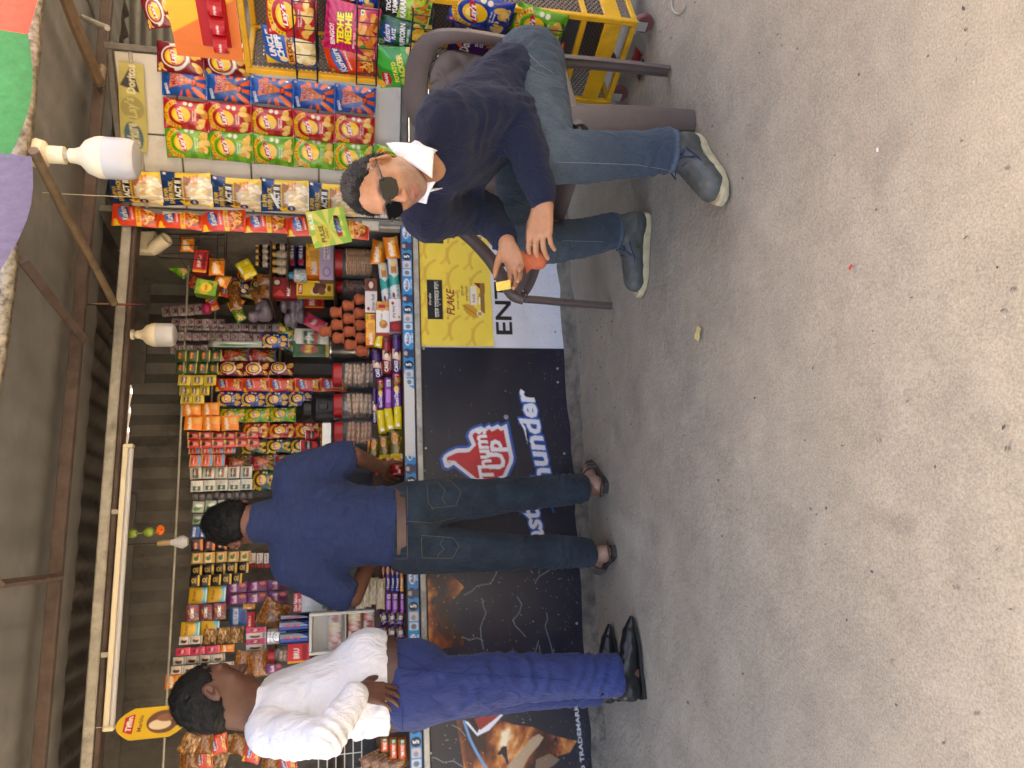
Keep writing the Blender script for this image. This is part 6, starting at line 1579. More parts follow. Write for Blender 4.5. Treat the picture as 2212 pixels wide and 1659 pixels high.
des('swiss', d_simple(52, .42, (222, 216, 214), [('r', .62, 0, 1, 1, (110, 56, 44)), ('e', .8, .5, .16, .3, (84, 36, 30)), ('e', .8, .5, .1, .18, (226, 200, 180)), ('t', 'Swiss Roll', .3, .35, .46, .25, (120, 110, 110)), ('e', .12, .72, .05, .12, (150, 24, 36))]), 'box', .2, .075, .06, side=(120, 70, 58), top=(206, 200, 198))
des('swiss2', d_simple(52, .4, (222, 216, 216), [('p', [(0, 0), (.36, 0), (.3, 1), (0, 1)], (130, 20, 32)), ('e', .16, .5, .1, .3, (170, 40, 44)), ('t', 'Swiss Roll', .6, .6, .36, .25, (120, 110, 110), 180), ('e', .86, .7, .05, .12, (150, 24, 36)), ('e', .45, .2, .04, .1, (190, 150, 60))]), 'box', .2, .075, .06, side=(206, 200, 200))
des('cookie_box', d_simple(52, .42, (228, 226, 222), [('r', 0, .0, .1, 1, (150, 40, 40)), ('e', .34, .45, .12, .3, (180, 110, 56)), ('b', 6, .26, .25, .42, .6, .05, COOK), ('r', .74, 0, 1, 1, (206, 140, 60)), ('b', 12, .76, .1, .98, .9, .07, COOK), ('r', .8, .3, .9, .8, (170, 30, 36)), ('t', 'Cookies', .55, .6, .2, .15, (120, 110, 100))]), 'box', .19, .075, .06, side=(190, 186, 180))
def d_cake(base, dark): return d_simple(54, .34, base, [('p', [(.3, 0), (.52, 0), (.62, 1), (.38, 1)], (226, 190, 170)), ('e', .52, .5, .09, .3, dark), ('e', .47, .55, .05, .2, (236, 214, 190)), ('t', 'CAKE', .18, .58, .26, .4, WHITE), ('t', 'Classic', .2, .18, .2, .2, (236, 216, 190)), ('r', .8, .2, .92, .8, dark)])
des('cake_red', d_cake((142, 26, 34), (90, 14, 22)), 'roll', .2, .065, .055); des('cake_vio', d_cake((70, 38, 104), (40, 20, 66)), 'roll', .2, .065, .055)
def d_good(b): return d_simple(50, .36, b, [('r', .62, 0, .86, 1, (104, 60, 34)), ('b', 8, .64, .15, .84, .85, .07, [(150, 92, 50), (80, 44, 24), (190, 130, 80)]), ('e', .52, .55, .09, .25, (236, 206, 60)), ('t', 'Good Day', .26, .5, .42, .5, WHITE, 4), ('r', .88, .1, 1, .9, (196, 30, 50)), ('t', '11', .94, .5, .07, .4, WHITE)])
des('good', d_good((104, 50, 150)), 'roll', .18, .06, .05)
des('good_back', d_simple(40, .36, (150, 70, 176), [('r', .2, .2, .6, .8, (190, 130, 206)), ('r', .7, .2, .9, .7, WHITE)] + [('r', .72 + .03 * i, .25, .735 + .03 * i, .65, BLACK) for i in range(5)]), 'roll', .18, .06, .05)
des('yel', d_simple(40, .5, (226, 206, 30), [('r', .1, .3, .22, .75, WHITE), ('r', .3, .55, .9, .6, (190, 170, 20)), ('r', .3, .4, .8, .44, (190, 170, 20)), ('e', .7, .75, .1, .1, (240, 226, 120))]), 'roll', .15, .055, .05)
des('olive', d_simple(44, .9, (92, 84, 26), [('r', 0, .0, .16, 1, (214, 186, 30)), ('e', .7, .62, .22, .26, (190, 130, 60)), ('b', 8, .55, .45, .86, .8, .05, COOK), ('e', .35, .3, .05, .05, YEL), ('b', 6, .25, .1, .8, .35, .05, [(160, 110, 50), (210, 180, 40)]), ('t', 'UNIBIC', .1, .15, .16, .1, WHITE)]), 'pillow', .1, .09, .045)
des('redpk', d_simple(40, .7, (176, 26, 34), [('p', [(.5, 0), (1, 0), (1, .8), (.7, .6)], (214, 166, 90)), ('b', 6, .6, .1, .95, .6, .1, COOK), ('r', .1, .2, .3, .4, WHITE)]), 'pillow', .1, .07, .045)
for k, b in (('treat_vio', (112, 60, 150)), ('treat_blue', (52, 60, 150)), ('treat_or', (226, 140, 30)), ('treat_mag', (120, 24, 70))): des(k, d_simple(44, .3, b, [('t', 'Treat', .3, .5, .36, .55, WHITE), ('e', .75, .5, .14, .36, (206, 150, 90)), ('r', .05, .1, .1, .9, tuple(min(255, x + 60) for x in b))]), 'roll', .17, .05, .045)
des('choc', d_simple(40, .7, (62, 28, 88), [('b', 10, .1, .1, .9, .9, .09, [(96, 50, 130), (44, 18, 66), (130, 90, 160)]), ('r', .35, .25, .6, .7, (196, 200, 196)), ('e', .75, .4, .16, .2, (130, 84, 50)), ('t', 'Good Day', .5, .8, .5, .2, (230, 210, 80))]), 'pillow', .1, .075, .05, crimp=.14)
des('orange_pk', d_simple(40, .4, (226, 96, 34), [('t', 'TIME PASS', .4, .5, .5, .4, WHITE), ('r', .72, .15, .94, .85, (40, 120, 60)), ('t', '50', .83, .5, .14, .4, WHITE)]), 'roll', .16, .065, .055)
des('hide', d_simple(50, .3, (44, 30, 84), [('t', 'HIDE & SEEK', .55, .55, .6, .34, WHITE), ('e', .16, .5, .1, .3, (150, 40, 50)), ('e', .88, .4, .07, .2, (110, 70, 50))]), 'roll', .2, .06, .055)
des('nut_strip', d_simple(24, 2.0, (120, 86, 50), [('b', 110, .05, .05, .95, .95, .09, [(176, 132, 80), (150, 104, 60), (96, 66, 38), (206, 166, 110)])]), 'pillow', .06, .12, .02, m=M_sachet)
des('puffed', d_simple(26, 3.0, (176, 160, 128), [('b', 160, .05, .03, .95, .97, .07, [(196, 180, 146), (150, 132, 100), (216, 204, 176), (170, 150, 112)])]), 'pillow', .05, .16, .04, crimp=.1)
des('noodle', d_simple(30, 1.4, (136, 86, 40), [('b', 170, .04, .04, .96, .96, .03, [(170, 114, 58), (120, 72, 32), (196, 144, 84), (96, 56, 26)])]), 'pillow', .13, .2, .07, crimp=.12)
def d_sach(base, items, asp=1.1, nx=16): return d_simple(nx, asp, base, items)
SA = dict(
 sa_grey=((120, 112, 116), [('r', .04, .78, .96, .96, (86, 60, 72)), ('t', 'PASS', .5, .87, .7, .12, (220, 214, 214)), ('e', .5, .42, .2, .26, (44, 38, 44)), ('e', .5, .56, .12, .12, (150, 118, 104)), ('r', .06, .06, .94, .16, (120, 46, 76))]),
 sa_pink=((176, 28, 90), [('e', .5, .5, .3, .3, (214, 70, 130))]),
 sa_green=((34, 74, 42), [('e', .5, .55, .3, .22, (150, 60, 40)), ('t', 'RAJ', .5, .55, .4, .2, (226, 196, 80)), ('r', 0, 0, 1, .12, (190, 170, 60)), ('r', 0, .88, 1, 1, (60, 110, 60))]),
 sa_yel=((196, 176, 50), [('r', .2, .3, .8, .72, (104, 74, 90)), ('t', 'Rajni', .5, .5, .5, .2, (230, 220, 190)), ('r', 0, .9, 1, 1, (226, 214, 120))]),
 sa_red=((168, 32, 42), [('p', [(0, 0), (.5, 0), (.3, 1), (0, 1)], (206, 60, 56)), ('e', .5, .45, .22, .3, (196, 140, 116)), ('e', .5, .66, .24, .16, (34, 24, 24)), ('r', .5, .82, 1, 1, (226, 200, 70)), ('t', 'VICCO', .3, .9, .5, .12, WHITE)]),
 sa_soap=((214, 110, 60), [('r', .06, .1, .94, .3, (56, 140, 190)), ('e', .5, .62, .36, .2, (190, 40, 50)), ('t', 'Lifebuoy', .5, .62, .6, .14, WHITE), ('r', .0, .88, 1, 1, (216, 206, 150))]),
 sa_white=((206, 204, 192), [('r', .14, .3, .86, .74, (30, 70, 50)), ('t', 'शिखर', .5, .56, .6, .24, (230, 230, 220)), ('r', .24, .34, .76, .42, (180, 40, 40)), ('r', .02, .0, .98, .05, (120, 100, 60))]),
 sa_white2=((196, 196, 190), [('r', .1, .2, .5, .8, (36, 76, 54)), ('t', 'शिखर', .3, .5, .34, .2, (230, 230, 220)), ('r', .58, .3, .9, .34, (140, 140, 136)), ('r', .58, .45, .9, .49, (140, 140, 136)), ('r', .58, .6, .9, .64, (140, 140, 136))]),
 sa_black=((34, 32, 34), [('e', .5, .5, .24, .3, (96, 92, 92)), ('r', .1, .8, .9, .92, (110, 104, 100)), ('r', 0, 0, 1, .08, (90, 88, 90))]),
 sa_silver=((150, 160, 152), [('e', .4, .5, .22, .34, (50, 110, 60), 30), ('e', .6, .4, .14, .3, (200, 210, 200)), ('r', 0, .88, 1, 1, (90, 96, 92))]),
 sa_blue=((40, 96, 170), [('r', .1, .5, .9, .75, (214, 220, 226)), ('t', 'CLINIC', .5, .62, .6, .16, (30, 60, 130)), ('e', .5, .25, .3, .16, (30, 60, 130))]),
 sa_orblk=((36, 28, 26), [('r', 0, 0, 1, .24, (214, 120, 40)), ('e', .5, .6, .3, .22, (130, 40, 40)), ('t', 'BOSS', .5, .6, .44, .16, (226, 190, 150))]),
 sa_gold=((170, 138, 76), [('r', .12, .3, .88, .8, (206, 186, 130)), ('e', .45, .55, .2, .2, (60, 110, 60)), ('r', .55, .35, .8, .5, (176, 50, 40)), ('r', 0, .92, 1, 1, (120, 92, 44))]),
 sa_blkgold=((22, 20, 18), [('r', .0, .02, 1, .2, (206, 164, 40)), ('e', .5, .62, .2, .16, (196, 160, 60)), ('e', .5, .62, .12, .08, (22, 20, 18)), ('t', 'GOLD', .5, .4, .5, .12, (206, 170, 70))]),
 sa_ice=((96, 176, 196), [('p', [(0, .35), (.5, .2), (1, .35), (1, 1), (0, 1)], (206, 166, 40)), ('t', 'Eclair', .5, .7, .6, .16, (130, 40, 30)), ('r', .1, .05, .9, .12, (200, 226, 230))]),
 sa_purple=((96, 30, 84), [('e', .4, .6, .3, .2, (130, 50, 110)), ('t', 'Sunsilk', .5, .6, .7, .2, (226, 200, 216)), ('e', .7, .25, .16, .14, (190, 90, 60))]),
 sa_gems=((110, 44, 60), [('b', 30, .05, .05, .95, .95, .05, [(190, 60, 50), (60, 110, 160), (206, 160, 50), (90, 140, 60), (70, 30, 90)]), ('t', 'GEMS', .5, .5, .6, .24, WHITE)]),
 sa_coffee=((190, 190, 186), [('e', .4, .55, .24, .26, (70, 44, 34)), ('e', .65, .5, .16, .2, (216, 180, 150)), ('r', .05, .1, .95, .2, (120, 116, 112))]),
 sa_hotpink=((196, 56, 90), [('e', .5, .55, .3, .24, (150, 24, 50)), ('t', 'Vatika', .5, .55, .5, .16, (240, 214, 214)), ('r', 0, 0, 1, .1, (230, 130, 150))]),
)
for k, (b, it) in SA.items(): des(k, d_sach(b, it), 'pillow', .06, .066, .008, m=M_sachet, crimp=.04, sag=.02, backcol=b)

# ================================================================ GOODS
def zz(yo):                                # enlarged crops of the photograph -> picture boxes
    return lambda x0, y0, x1, y1: (324 + x0 * .26853, 324 + x1 * .26853, yo * .54 + y0 * .26853, yo * .54 + y1 * .26853)
ZA, ZB, ZC, ZE = zz(800), zz(1200), zz(1800), zz(2372)
gr = random.Random(21)
def put(key, name, label, cat, box, n, frame=ST, group=None, rz=0.0, tilt=0.0, lean=0.0, thick=1.0, variant=None):
    s_, z_, w_, h_ = frame.box(*box, n); w0, h0, d0 = D[key + '#']; ms = D[key]
    me = ms[gr.randrange(len(ms)) if variant is None else variant % len(ms)]
    o = obj(name, me, None, frame.W(s_, n, z_), (math.radians(lean), math.radians(tilt), frame.a + math.radians(rz)), (w_ / w0, thick * min(w_ / w0, h_ / h0) if True else 1, h_ / h0))
    return tag(o, label, cat, group)
def strip(keys, name, label, cat, box, n, count, frame=ST, group='hanging strips of packets', slant=0.0, part_name='packet', over=1.03, lean=0):
    """one hanging strip; its joined packets are its parts"""
    s_, z_, w_, h_ = frame.box(*box, n); r = empty(name, frame.W(s_, n, z_ + h_ / 2), frame.a, label, cat, group)
    ph = h_ / count; keys = keys if isinstance(keys, list) else [keys]
    for i in range(count):
        k = keys[i] if len(keys) == count else keys[min(i, len(keys) - 1) if len(keys) > 1 else 0]
        w0, h0, d0 = D[k + '#']; ms = D[k]
        o = obj(part_name, ms[gr.randrange(len(ms))], r, (slant * (i + .5) * ph + gr.uniform(-.02, .02) * w_, gr.uniform(-.008, .004), -(i + .5) * ph),
                (math.radians(gr.uniform(-5, 5) + lean), math.radians(gr.uniform(-2.6, 2.6)) - slant, math.radians(gr.uniform(-13, 13))), (w_ / w0, min(1.2, max(.6, (w_ / w0 + ph / h0) / 2)), over * ph / h0))
    return r

# rods the strips hang from, stepped shelf behind the front row
part('hanging_rod', MB().tube([sl(S_L, .66, 2.055), sl(-1, .66, 2.05), sl(S_R, .66, 2.06)], .006, 8), M_galv)
part('hanging_rod', MB().tube([sl(S_L, .80, 1.93), sl(-1, .80, 1.925), sl(S_R, .80, 1.93)], .006, 8), M_galv)
part('display_step', sbox(MB(), -2.6, S_R - .01, .20, .60, .874, 1.03), M_wood)
part('back_shelf', sbox(MB(), S_L, S_R, .84, .965, 1.22, 1.24), M_wood)
part('back_shelf', sbox(MB(), S_L, S_R, .84, .965, 1.55, 1.57), M_wood)

# --- chips on the door leaf
def zd(x0, y0, x1, y1): return (216 + x0 * .25, 216 + x1 * .25, y0 * .25, y1 * .25)
strip('lays_maroon', 'chips_strip', 'maroon strip of wafer chips at the outer edge of the white door', 'chips', zd(500, 382, 1290, 660), -.035, 2, DOOR)
strip('mad', 'chips_strip', 'blue and orange strip of triangle chips on the white door', 'chips', zd(545, 655, 2380, 905), -.035, 5, DOOR, slant=-.012)
strip('lays_red', 'chips_strip', 'red strip of tomato chips between the blue and green ones on the door', 'chips', zd(565, 910, 2370, 1170), -.04, 5, DOOR, slant=-.018)
strip('lays_green', 'chips_strip', 'bright green strip of onion chips on the white door', 'chips', zd(585, 1150, 2700, 1425), -.04, 6, DOOR, slant=-.02)
def zq(x0, y0, x1, y1): return (216 + x0 * .25, 216 + x1 * .25, 324 + y0 * .25, 324 + y1 * .25)
strip('pop', 'popcorn_strip', 'blue and yellow strip of popcorn bags beside the doorpost', 'popcorn', zq(95, 210, 2200, 505), -.05, 5, DOOR, slant=-.012)
strip('kur', 'snack_strip', 'orange strip of masala sticks left of the popcorn bags', 'snacks', zq(110, 510, 2320, 700), -.03, 6, ST, slant=-.02)

# --- strips inside the stall, front rod
SN = .66
for i, (k, bx, c, lb, sl_) in enumerate([
    (['sa_grey'] * 5 + ['sa_pink'], ZB(95, 62, 488, 150), 6, 'slanting grey sachet strip with a pink last sachet, nearest the bulb', .12),
    ('sa_grey', ZB(175, 150, 600, 212), 7, 'grey portrait sachet strip ending halfway, second from the right', .0),
    ('sa_grey', ZB(230, 188, 1045, 252), 13, 'longest grey portrait sachet strip', .0),
    (['sa_grey'] * 11 + ['sa_pink'], ZB(215, 264, 950, 330), 12, 'long grey sachet strip ending in a pink sachet', .0),
    ('sa_grey', ZB(165, 362, 470, 440), 5, 'short wide grey sachet strip beside the green sachets', .0),
    ('sa_green', ZB(200, 405, 580, 498), 4, 'upper dark green sachet strip', .0), ('sa_green', ZB(205, 500, 552, 592), 4, 'dark green sachet strip beside the yellow sachets', .0),
    ('sa_yel', ZB(225, 602, 535, 690), 3, 'widest yellow sachet strip of three packets', .0), ('sa_yel', ZB(235, 690, 482, 768), 3, 'yellow sachet strip in the middle of three', .0), ('sa_yel', ZB(245, 768, 440, 836), 2, 'short yellow sachet strip beside the orange packets', .0),
    ('malk_s', ZB(262, 822, 562, 935), 2, 'orange biscuit strip of two packets', .0), ('malk_s', ZB(275, 928, 716, 1052), 3, 'orange biscuit strip of three packets', .0),
    ('sa_red', ZB(298, 1062, 872, 1120), 6, 'red cream sachet strip on the orange side', .0), ('sa_red', ZB(300, 1122, 882, 1186), 6, 'red cream sachet strip on the blue and orange side', .0),
    ('sa_soap', ZB(310, 1182, 692, 1238), 4, 'orange and blue soap sachet strip of four', .0), ('sa_soap', ZB(316, 1244, 606, 1342), 3, 'wide orange and blue soap sachet strip of three', .0),
    ('sa_white', ZC(320, 136, 826, 232), 5, 'white sachet strip with green squares, wider one', .0), ('sa_white2', ZC(326, 240, 826, 330), 5, 'white sachet strip with narrow green labels', .0),
    ('sa_black', ZC(335, 328, 826, 402), 9, 'black sachet strip above the head of the man in blue', .0), ('sa_silver', ZC(335, 408, 640, 500), 3, 'silver sachet strip with green leaf print', .0), ('sa_silver', ZC(335, 508, 620, 595), 3, 'silver leaf sachet strip half behind the dark hair', .0),
    ('sa_blue', ZC(332, 612, 600, 702), 4, 'blue shampoo sachet strip', .0), ('sa_orblk', ZC(332, 714, 716, 808), 4, 'black and orange sachet strip beside the ear', .0), ('sa_gold', ZC(330, 818, 812, 906), 5, 'plain gold sachet strip beside the black and orange one', .0),
    ('sa_blkgold', ZC(325, 914, 796, 1000), 5, 'black and gold sachet strip beside the plain gold one', .0), ('sa_blkgold', ZC(318, 1000, 742, 1086), 5, 'black and gold sachet strip beside the toffee strip', .0),
    ('sa_ice', ZC(310, 1100, 616, 1232), 2, 'wide yellow and cyan toffee strip', .0), ('sa_gems', ZE(285, 88, 612, 222), 3, 'dark red strip of button sweets', .0),
    ('sa_ice', ZE(248, 225, 562, 352), 2, 'yellow and cyan toffee strip left of the button sweets', .0), ('sa_coffee', ZE(235, 345, 422, 412), 2, 'short pale coffee sachet strip', .0), ('nut_strip', ZE(425, 270, 752, 412), 3, 'brown strip of roasted nuts', .0),
    (['sa_hotpink'] * 3 + ['malk_s'] * 1, ZE(205, 428, 680, 492), 4, 'pink sachet strip with an orange end', .0), ('sa_coffee', ZE(185, 500, 606, 566), 4, 'grey portrait sachet strip by the white shirted man, right one', .0), ('sa_coffee', ZE(166, 570, 676, 636), 5, 'grey portrait sachet strip by the white shirted man, left one', .0),
    ('malk_s', ZE(120, 640, 470, 760), 2, 'orange biscuit strip above the head of the white shirted man', .0)]):
    strip(k, 'sachet_strip', lb, 'sachets', bx, SN - .03 * (i % 2), c, slant=sl_, group='sachet strips on the rod', part_name='sachet', over=.97)
strip('sa_purple', 'sachet_strip', 'purple shampoo sachet strip below the black and gold ones', 'sachets', ZC(612, 1050, 1106, 1140), SN, 3, group='sachet strips on the rod', part_name='sachet'); strip('sa_purple', 'sachet_strip', 'purple shampoo sachet strip beside the dry noodles', 'sachets', ZC(615, 1146, 1106, 1232), SN, 3, group='sachet strips on the rod', part_name='sachet')
# --- chips strips on the back rod
for k, bx, c, lb in (('mad_red', ZB(560, 392, 1010, 498), 2, 'dark red snack strip behind the grey sachets'), ('lays_maroon', ZB(545, 492, 1156, 612), 3, 'maroon wafer chips strip on the back rod'), ('kur_in', ZB(530, 628, 1580, 740), 5, 'orange masala sticks strip on the back rod'),
                     ('lays_blue', ZB(540, 735, 1300, 862), 4, 'blue chips strip on the back rod'), ('lays_green', ZB(560, 866, 1172, 990), 3, 'green chips strip on the back rod'), ('lays_red', ZB(750, 990, 1376, 1118), 3, 'red chips strip on the back rod'),
                     ('lays_dark', ZB(735, 1118, 1330, 1240), 3, 'dark green chips strip behind the red sachets'), ('mad_red', ZB(600, 1244, 1400, 1372), 4, 'red and green triangle chips strip behind the elbow'), ('lays_dark', ZC(826, 160, 1200, 330), 2, 'dark green chips strip half behind the blue shirt')):
    strip(k, 'chips_strip', lb, 'chips', bx, .79, c, group='chips strips on the back rod')

# --- front row on the counter, right to left
CN = .055
put('malk', 'biscuit_packet', 'orange biscuit packet at the right end of the counter, front one', 'biscuits', ZA(1885, 292, 2002, 475), CN - .02, group='orange biscuit packets', tilt=-8); put('malk', 'biscuit_packet', 'orange biscuit packet leaning behind another at the counter end', 'biscuits', ZA(1780, 318, 1892, 525), CN + .05, group='orange biscuit packets', tilt=6)
put('fruitcake', 'cake_packet', 'white and teal fruit cake packet, lower one', 'cake', ZA(1922, 470, 2006, 806), CN - .02, group='fruit cake packets', tilt=-4); put('fruitcake', 'cake_packet', 'white and teal fruit cake packet, upper one', 'cake', ZA(1850, 505, 1926, 830), CN + .03, group='fruit cake packets', tilt=-6)
put('swiss', 'cake_box', 'white and brown swiss roll box below the clay cups', 'cake', ZA(1730, 645, 1825, 918), CN + .09); put('swiss2', 'cake_box', 'white and red swiss roll box on the counter edge', 'cake', ZA(1925, 808, 2018, 1072), CN - .01); put('cookie_box', 'cookie_box', 'white cookie box with a cookie picture', 'cookies', ZA(1818, 830, 1922, 1105), CN + .03)
put('malk_box', 'biscuit_box', 'orange biscuit box below the clay cups', 'biscuits', ZA(1735, 925, 1812, 1178), CN + .08)
put('yel', 'biscuit_packet', 'crumpled yellow packet under the white cookie box', 'biscuits', ZA(1812, 1080, 1880, 1190), CN + .02, tilt=14)
put('cake_vio', 'cake_roll', 'purple cake roll on the counter edge', 'cake', ZA(1948, 1078, 2020, 1400), CN - .02); put('cake_red', 'cake_roll', 'dark red cake roll', 'cake', ZA(1868, 1098, 1944, 1400), CN + .01); put('cake_vio', 'cake_roll', 'purple cake roll behind the dark red one', 'cake', ZA(1790, 1200, 1866, 1440), CN + .06, tilt=-6)
put('good', 'biscuit_roll', 'violet biscuit roll with yellow badge on the counter edge', 'biscuits', ZB(1948, 588, 2022, 872), CN - .02); put('good_back', 'biscuit_roll', 'violet biscuit roll turned to its bar code', 'biscuits', ZB(1888, 625, 1946, 880), CN + .01); put('good', 'biscuit_roll', 'violet biscuit roll behind the one with the bar code', 'biscuits', ZB(1826, 640, 1886, 880), CN + .05); put('cake_vio', 'cake_roll', 'purple cake roll beside the black flask', 'cake', ZB(1790, 700, 1828, 1000), CN + .08)
put('yel', 'biscuit_packet', 'plain yellow packet on the counter edge', 'biscuits', ZB(1962, 850, 2026, 1040), CN - .02); put('yel', 'biscuit_packet', 'plain yellow packet in the middle of three', 'biscuits', ZB(1890, 868, 1962, 1058), CN + .01, tilt=-8); put('yel', 'biscuit_packet', 'plain yellow packet furthest back of three', 'biscuits', ZB(1828, 882, 1898, 1078), CN + .05, tilt=-6)
put('olive', 'cookie_packet', 'olive cookie packet on the counter edge', 'cookies', ZB(1928, 1044, 2032, 1278), CN - .02); put('olive', 'cookie_packet', 'olive cookie packet behind the front one', 'cookies', ZB(1842, 1088, 1930, 1280), CN + .02); put('olive', 'cookie_packet', 'dark olive cookie packet furthest from the edge', 'cookies', ZB(1760, 1110, 1848, 1300), CN + .07, tilt=10)
put('malk', 'biscuit_packet', 'orange biscuit packet lying behind the olive cookies', 'biscuits', ZB(1750, 1125, 1800, 1285), CN + .10)
for i, (a, b) in enumerate(((1944, 2030), (1892, 1942), (1808, 1890))): put('redpk', 'biscuit_packet', 'red butter biscuit packet %s' % ('on the counter edge', 'in the middle of the stack beside the blue shirt', 'at the back beside the bare elbow')[i], 'biscuits', ZB(a, 1268, b, 1410), CN - .02 + .04 * i)
for i, (k, a, b, lb) in enumerate((('treat_or', 2008, 2040, 'orange'), ('treat_blue', 1972, 2006, 'dark blue'), ('treat_blue', 1935, 1970, 'upper dark blue'), ('treat_vio', 1895, 1933, 'violet'), ('treat_mag', 1862, 1894, 'wine red'))):
    put(k, 'wafer_roll', lb + ' cream wafer roll left of the blue shirt', 'wafers', ZC(a, 915, b, 1140), CN - .02 + .025 * i)
for i, (a, b) in enumerate(((2012, 2044), (1948, 1996), (1896, 1944))): put('good_back', 'biscuit_roll', 'violet roll with bar code left of the wafer rolls, %s' % ('lowest', 'middle', 'topmost')[i], 'biscuits', ZC(a, 1146, b, 1312), CN - .02 + .03 * i)
for i in range(6):
    a, b = 1845 + (i % 3) * 66, (130 + (i // 3) * 118); put('choc', 'biscuit_packet', '%s crumpled purple biscuit packet beside the white belly' % ('upper right', 'middle right', 'lower right', 'upper left', 'middle left', 'lower left')[i], 'biscuits', ZE(a, b, a + 74, b + 130), CN + .06 - (i % 3) * .035, tilt=gr.uniform(-15, 15))
for i in range(2): put('good_back', 'biscuit_roll', 'violet and white packet %s the belt' % ('just above', 'further above')[i], 'biscuits', ZE(1985 - 70 * i, 372, 2042 - 70 * i, 480), CN - .02 + .03 * i)
for i, (a, b) in enumerate(((1998, 2064), (1928, 1992), (1856, 1922))): put('orange_pk', 'biscuit_roll', 'orange biscuit roll left of the white shirted man, %s' % ('lowest', 'middle', 'topmost')[i], 'biscuits', ZE(a, 1160, b, 1335 - 60 * (i == 2)), CN - .02 + .03 * i)
for i in range(4): put('noodle', 'snack_bag', 'clear bag of yellow snacks by the left edge of the counter, %s' % ('front', 'second', 'third', 'rearmost')[i], 'snacks', ZE(1730 + 78 * i, 1240 + 14 * i, 1830 + 70 * i, 1440 + 10 * i), CN + .10 - .035 * i, tilt=70, group='bags of yellow snacks')

# --- clay cups stacked upside down
cups = [(1690, 800), (1690, 912), (1695, 1010), (1700, 1112), (1705, 1215), (1594, 850), (1600, 955), (1605, 1060), (1615, 1165), (1496, 905), (1506, 1005), (1515, 1110), (1412, 1055)]
rowname = {0: 'bottom row', 1: 'second row', 2: 'third row', 3: 'top'}
order = ['rightmost', 'second from right', 'middle', 'second from left', 'leftmost']
for i, (zx, zy) in enumerate(cups):
    bx = ZA(zx - 48, zy - 50, zx + 48, zy + 50); s_, z_, w_, h_ = ST.box(*bx, .22); rw = 0 if i < 5 else 1 if i < 9 else 2 if i < 12 else 3; k = i - (0, 5, 9, 12)[rw]
    o = obj('clay_cup', clay_me, None, ST.W(s_, .22, z_ + h_ * .52), (math.pi, gr.uniform(-.05, .05), gr.uniform(0, 6)), (w_ / .077, w_ / .077, h_ * 1.02 / .071))
    tag(o, 'upturned clay cup at the very top of the stack' if rw == 3 else 'upturned clay cup in the %s of the stack, %s' % (rowname[rw], ('right', 'middle', 'left')[k] if rw == 2 else order[k] if rw == 0 else ('rightmost', 'second from right', 'third from right', 'leftmost')[k]), 'cup', 'upturned clay cups')

# --- jars, flask, tins
def jar(label, box, n, fill, lidm=M_redlid, content='biscuit', lid_h=.16):
    s_, z_, w_, h_ = ST.box(*box, n); r_ = w_ / 2; r = empty('jar', ST.W(s_, n, z_ - h_ / 2), ST.a, label, 'jar', 'jars on the counter')
    H_ = h_ * (1 - lid_h); prof = [(0, 0), (r_ * .9, 0), (r_, .012)]
    for i in range(5): prof += [(r_, .02 + (H_ - .05) * i / 5), (r_ * .975, .02 + (H_ - .05) * (i + .5) / 5)]
    prof += [(r_, H_ - .028), (r_ * .82, H_ - .004), (r_ * .80, H_)]
    obj('glass', MB().lathe(prof, 28).mesh('glass', M_clear), r)
    obj('lid', MB().lathe([(0, H_ - .012), (r_ * .88, H_ - .012), (r_ * .88, h_ * .97), (r_ * .8, h_), (0, h_)], 28).mesh('lid', lidm), r)
    if content == 'biscuit':
        bm = MB().lathe([(0, 0), (r_ * .42, 0), (r_ * .45, .005), (r_ * .42, .010), (0, .011)], 14).mesh('biscuit', mat('jar_biscuit_%d' % fill[0], fill, rough=.85, noise=.2, nscale=60, bump=.3, bscale=120)); nl = int((H_ - .03) / .0122)
        for c in range(4):
            for i in range(nl): obj('biscuit', bm, r, ((-.44, .44, .02, -.02)[c] * r_ + gr.uniform(-.002, .002), (-.3, -.26, .45, -.62)[c] * r_ * (1 if c < 3 else .6), .008 + i * .0122), (gr.uniform(-.06, .06), gr.uniform(-.06, .06), 0))
    else:
        g2 = MB().box(0, 0, 0, r_ * 1.5, r_ * 1.3, .018, bev=.006).mesh('packet', mat('jar_sweet_%d' % fill[0], fill, rough=.5, col2=(150, 70, 40), nscale=40, bump=.3, bscale=50)); nl = int((H_ - .03) / .022)
        for i in range(nl): obj('packet', g2, r, (0, 0, .018 + i * .022), (gr.uniform(-.1, .1), gr.uniform(-.1, .1), gr.uniform(-.2, .2)))
    return r
jar('tall jar of round biscuits with red lid, right of the clay cups', ZA(1478, 392, 1800, 630), .30, (188, 138, 84)); jar('shorter jar of dark biscuits with red lid behind the swiss roll box', ZA(1490, 640, 1760, 762), .42, (120, 74, 48))
jar('jar of wrapped wafers with red lid, left of the clay cups', ZB(1470, 500, 1810, 712), .30, (196, 178, 150), content='sweet'); jar('jar of toasted sticks with red lid in front of the flask', ZB(1475, 745, 1800, 960), .30, (196, 160, 120), content='sweet'); jar('jar of wrapped biscuits with red lid beside the elbow', ZB(1480, 965, 1800, 1180), .30, (186, 150, 116), content='sweet')
jar('jar of coloured sweets with red lid left of the cola cans', ZE(950, 440, 1125, 560), .45, (196, 110, 60), content='sweet', lid_h=.2)
s_, z_, w_, h_ = ST.box(*ZB(1225, 770, 1790, 985), .42); r_ = w_ / 2; b0 = z_ - h_ / 2
fl = empty('vacuum_flask', ST.W(s_, .42, b0), ST.a, 'black and steel vacuum flask behind the jars', 'flask')
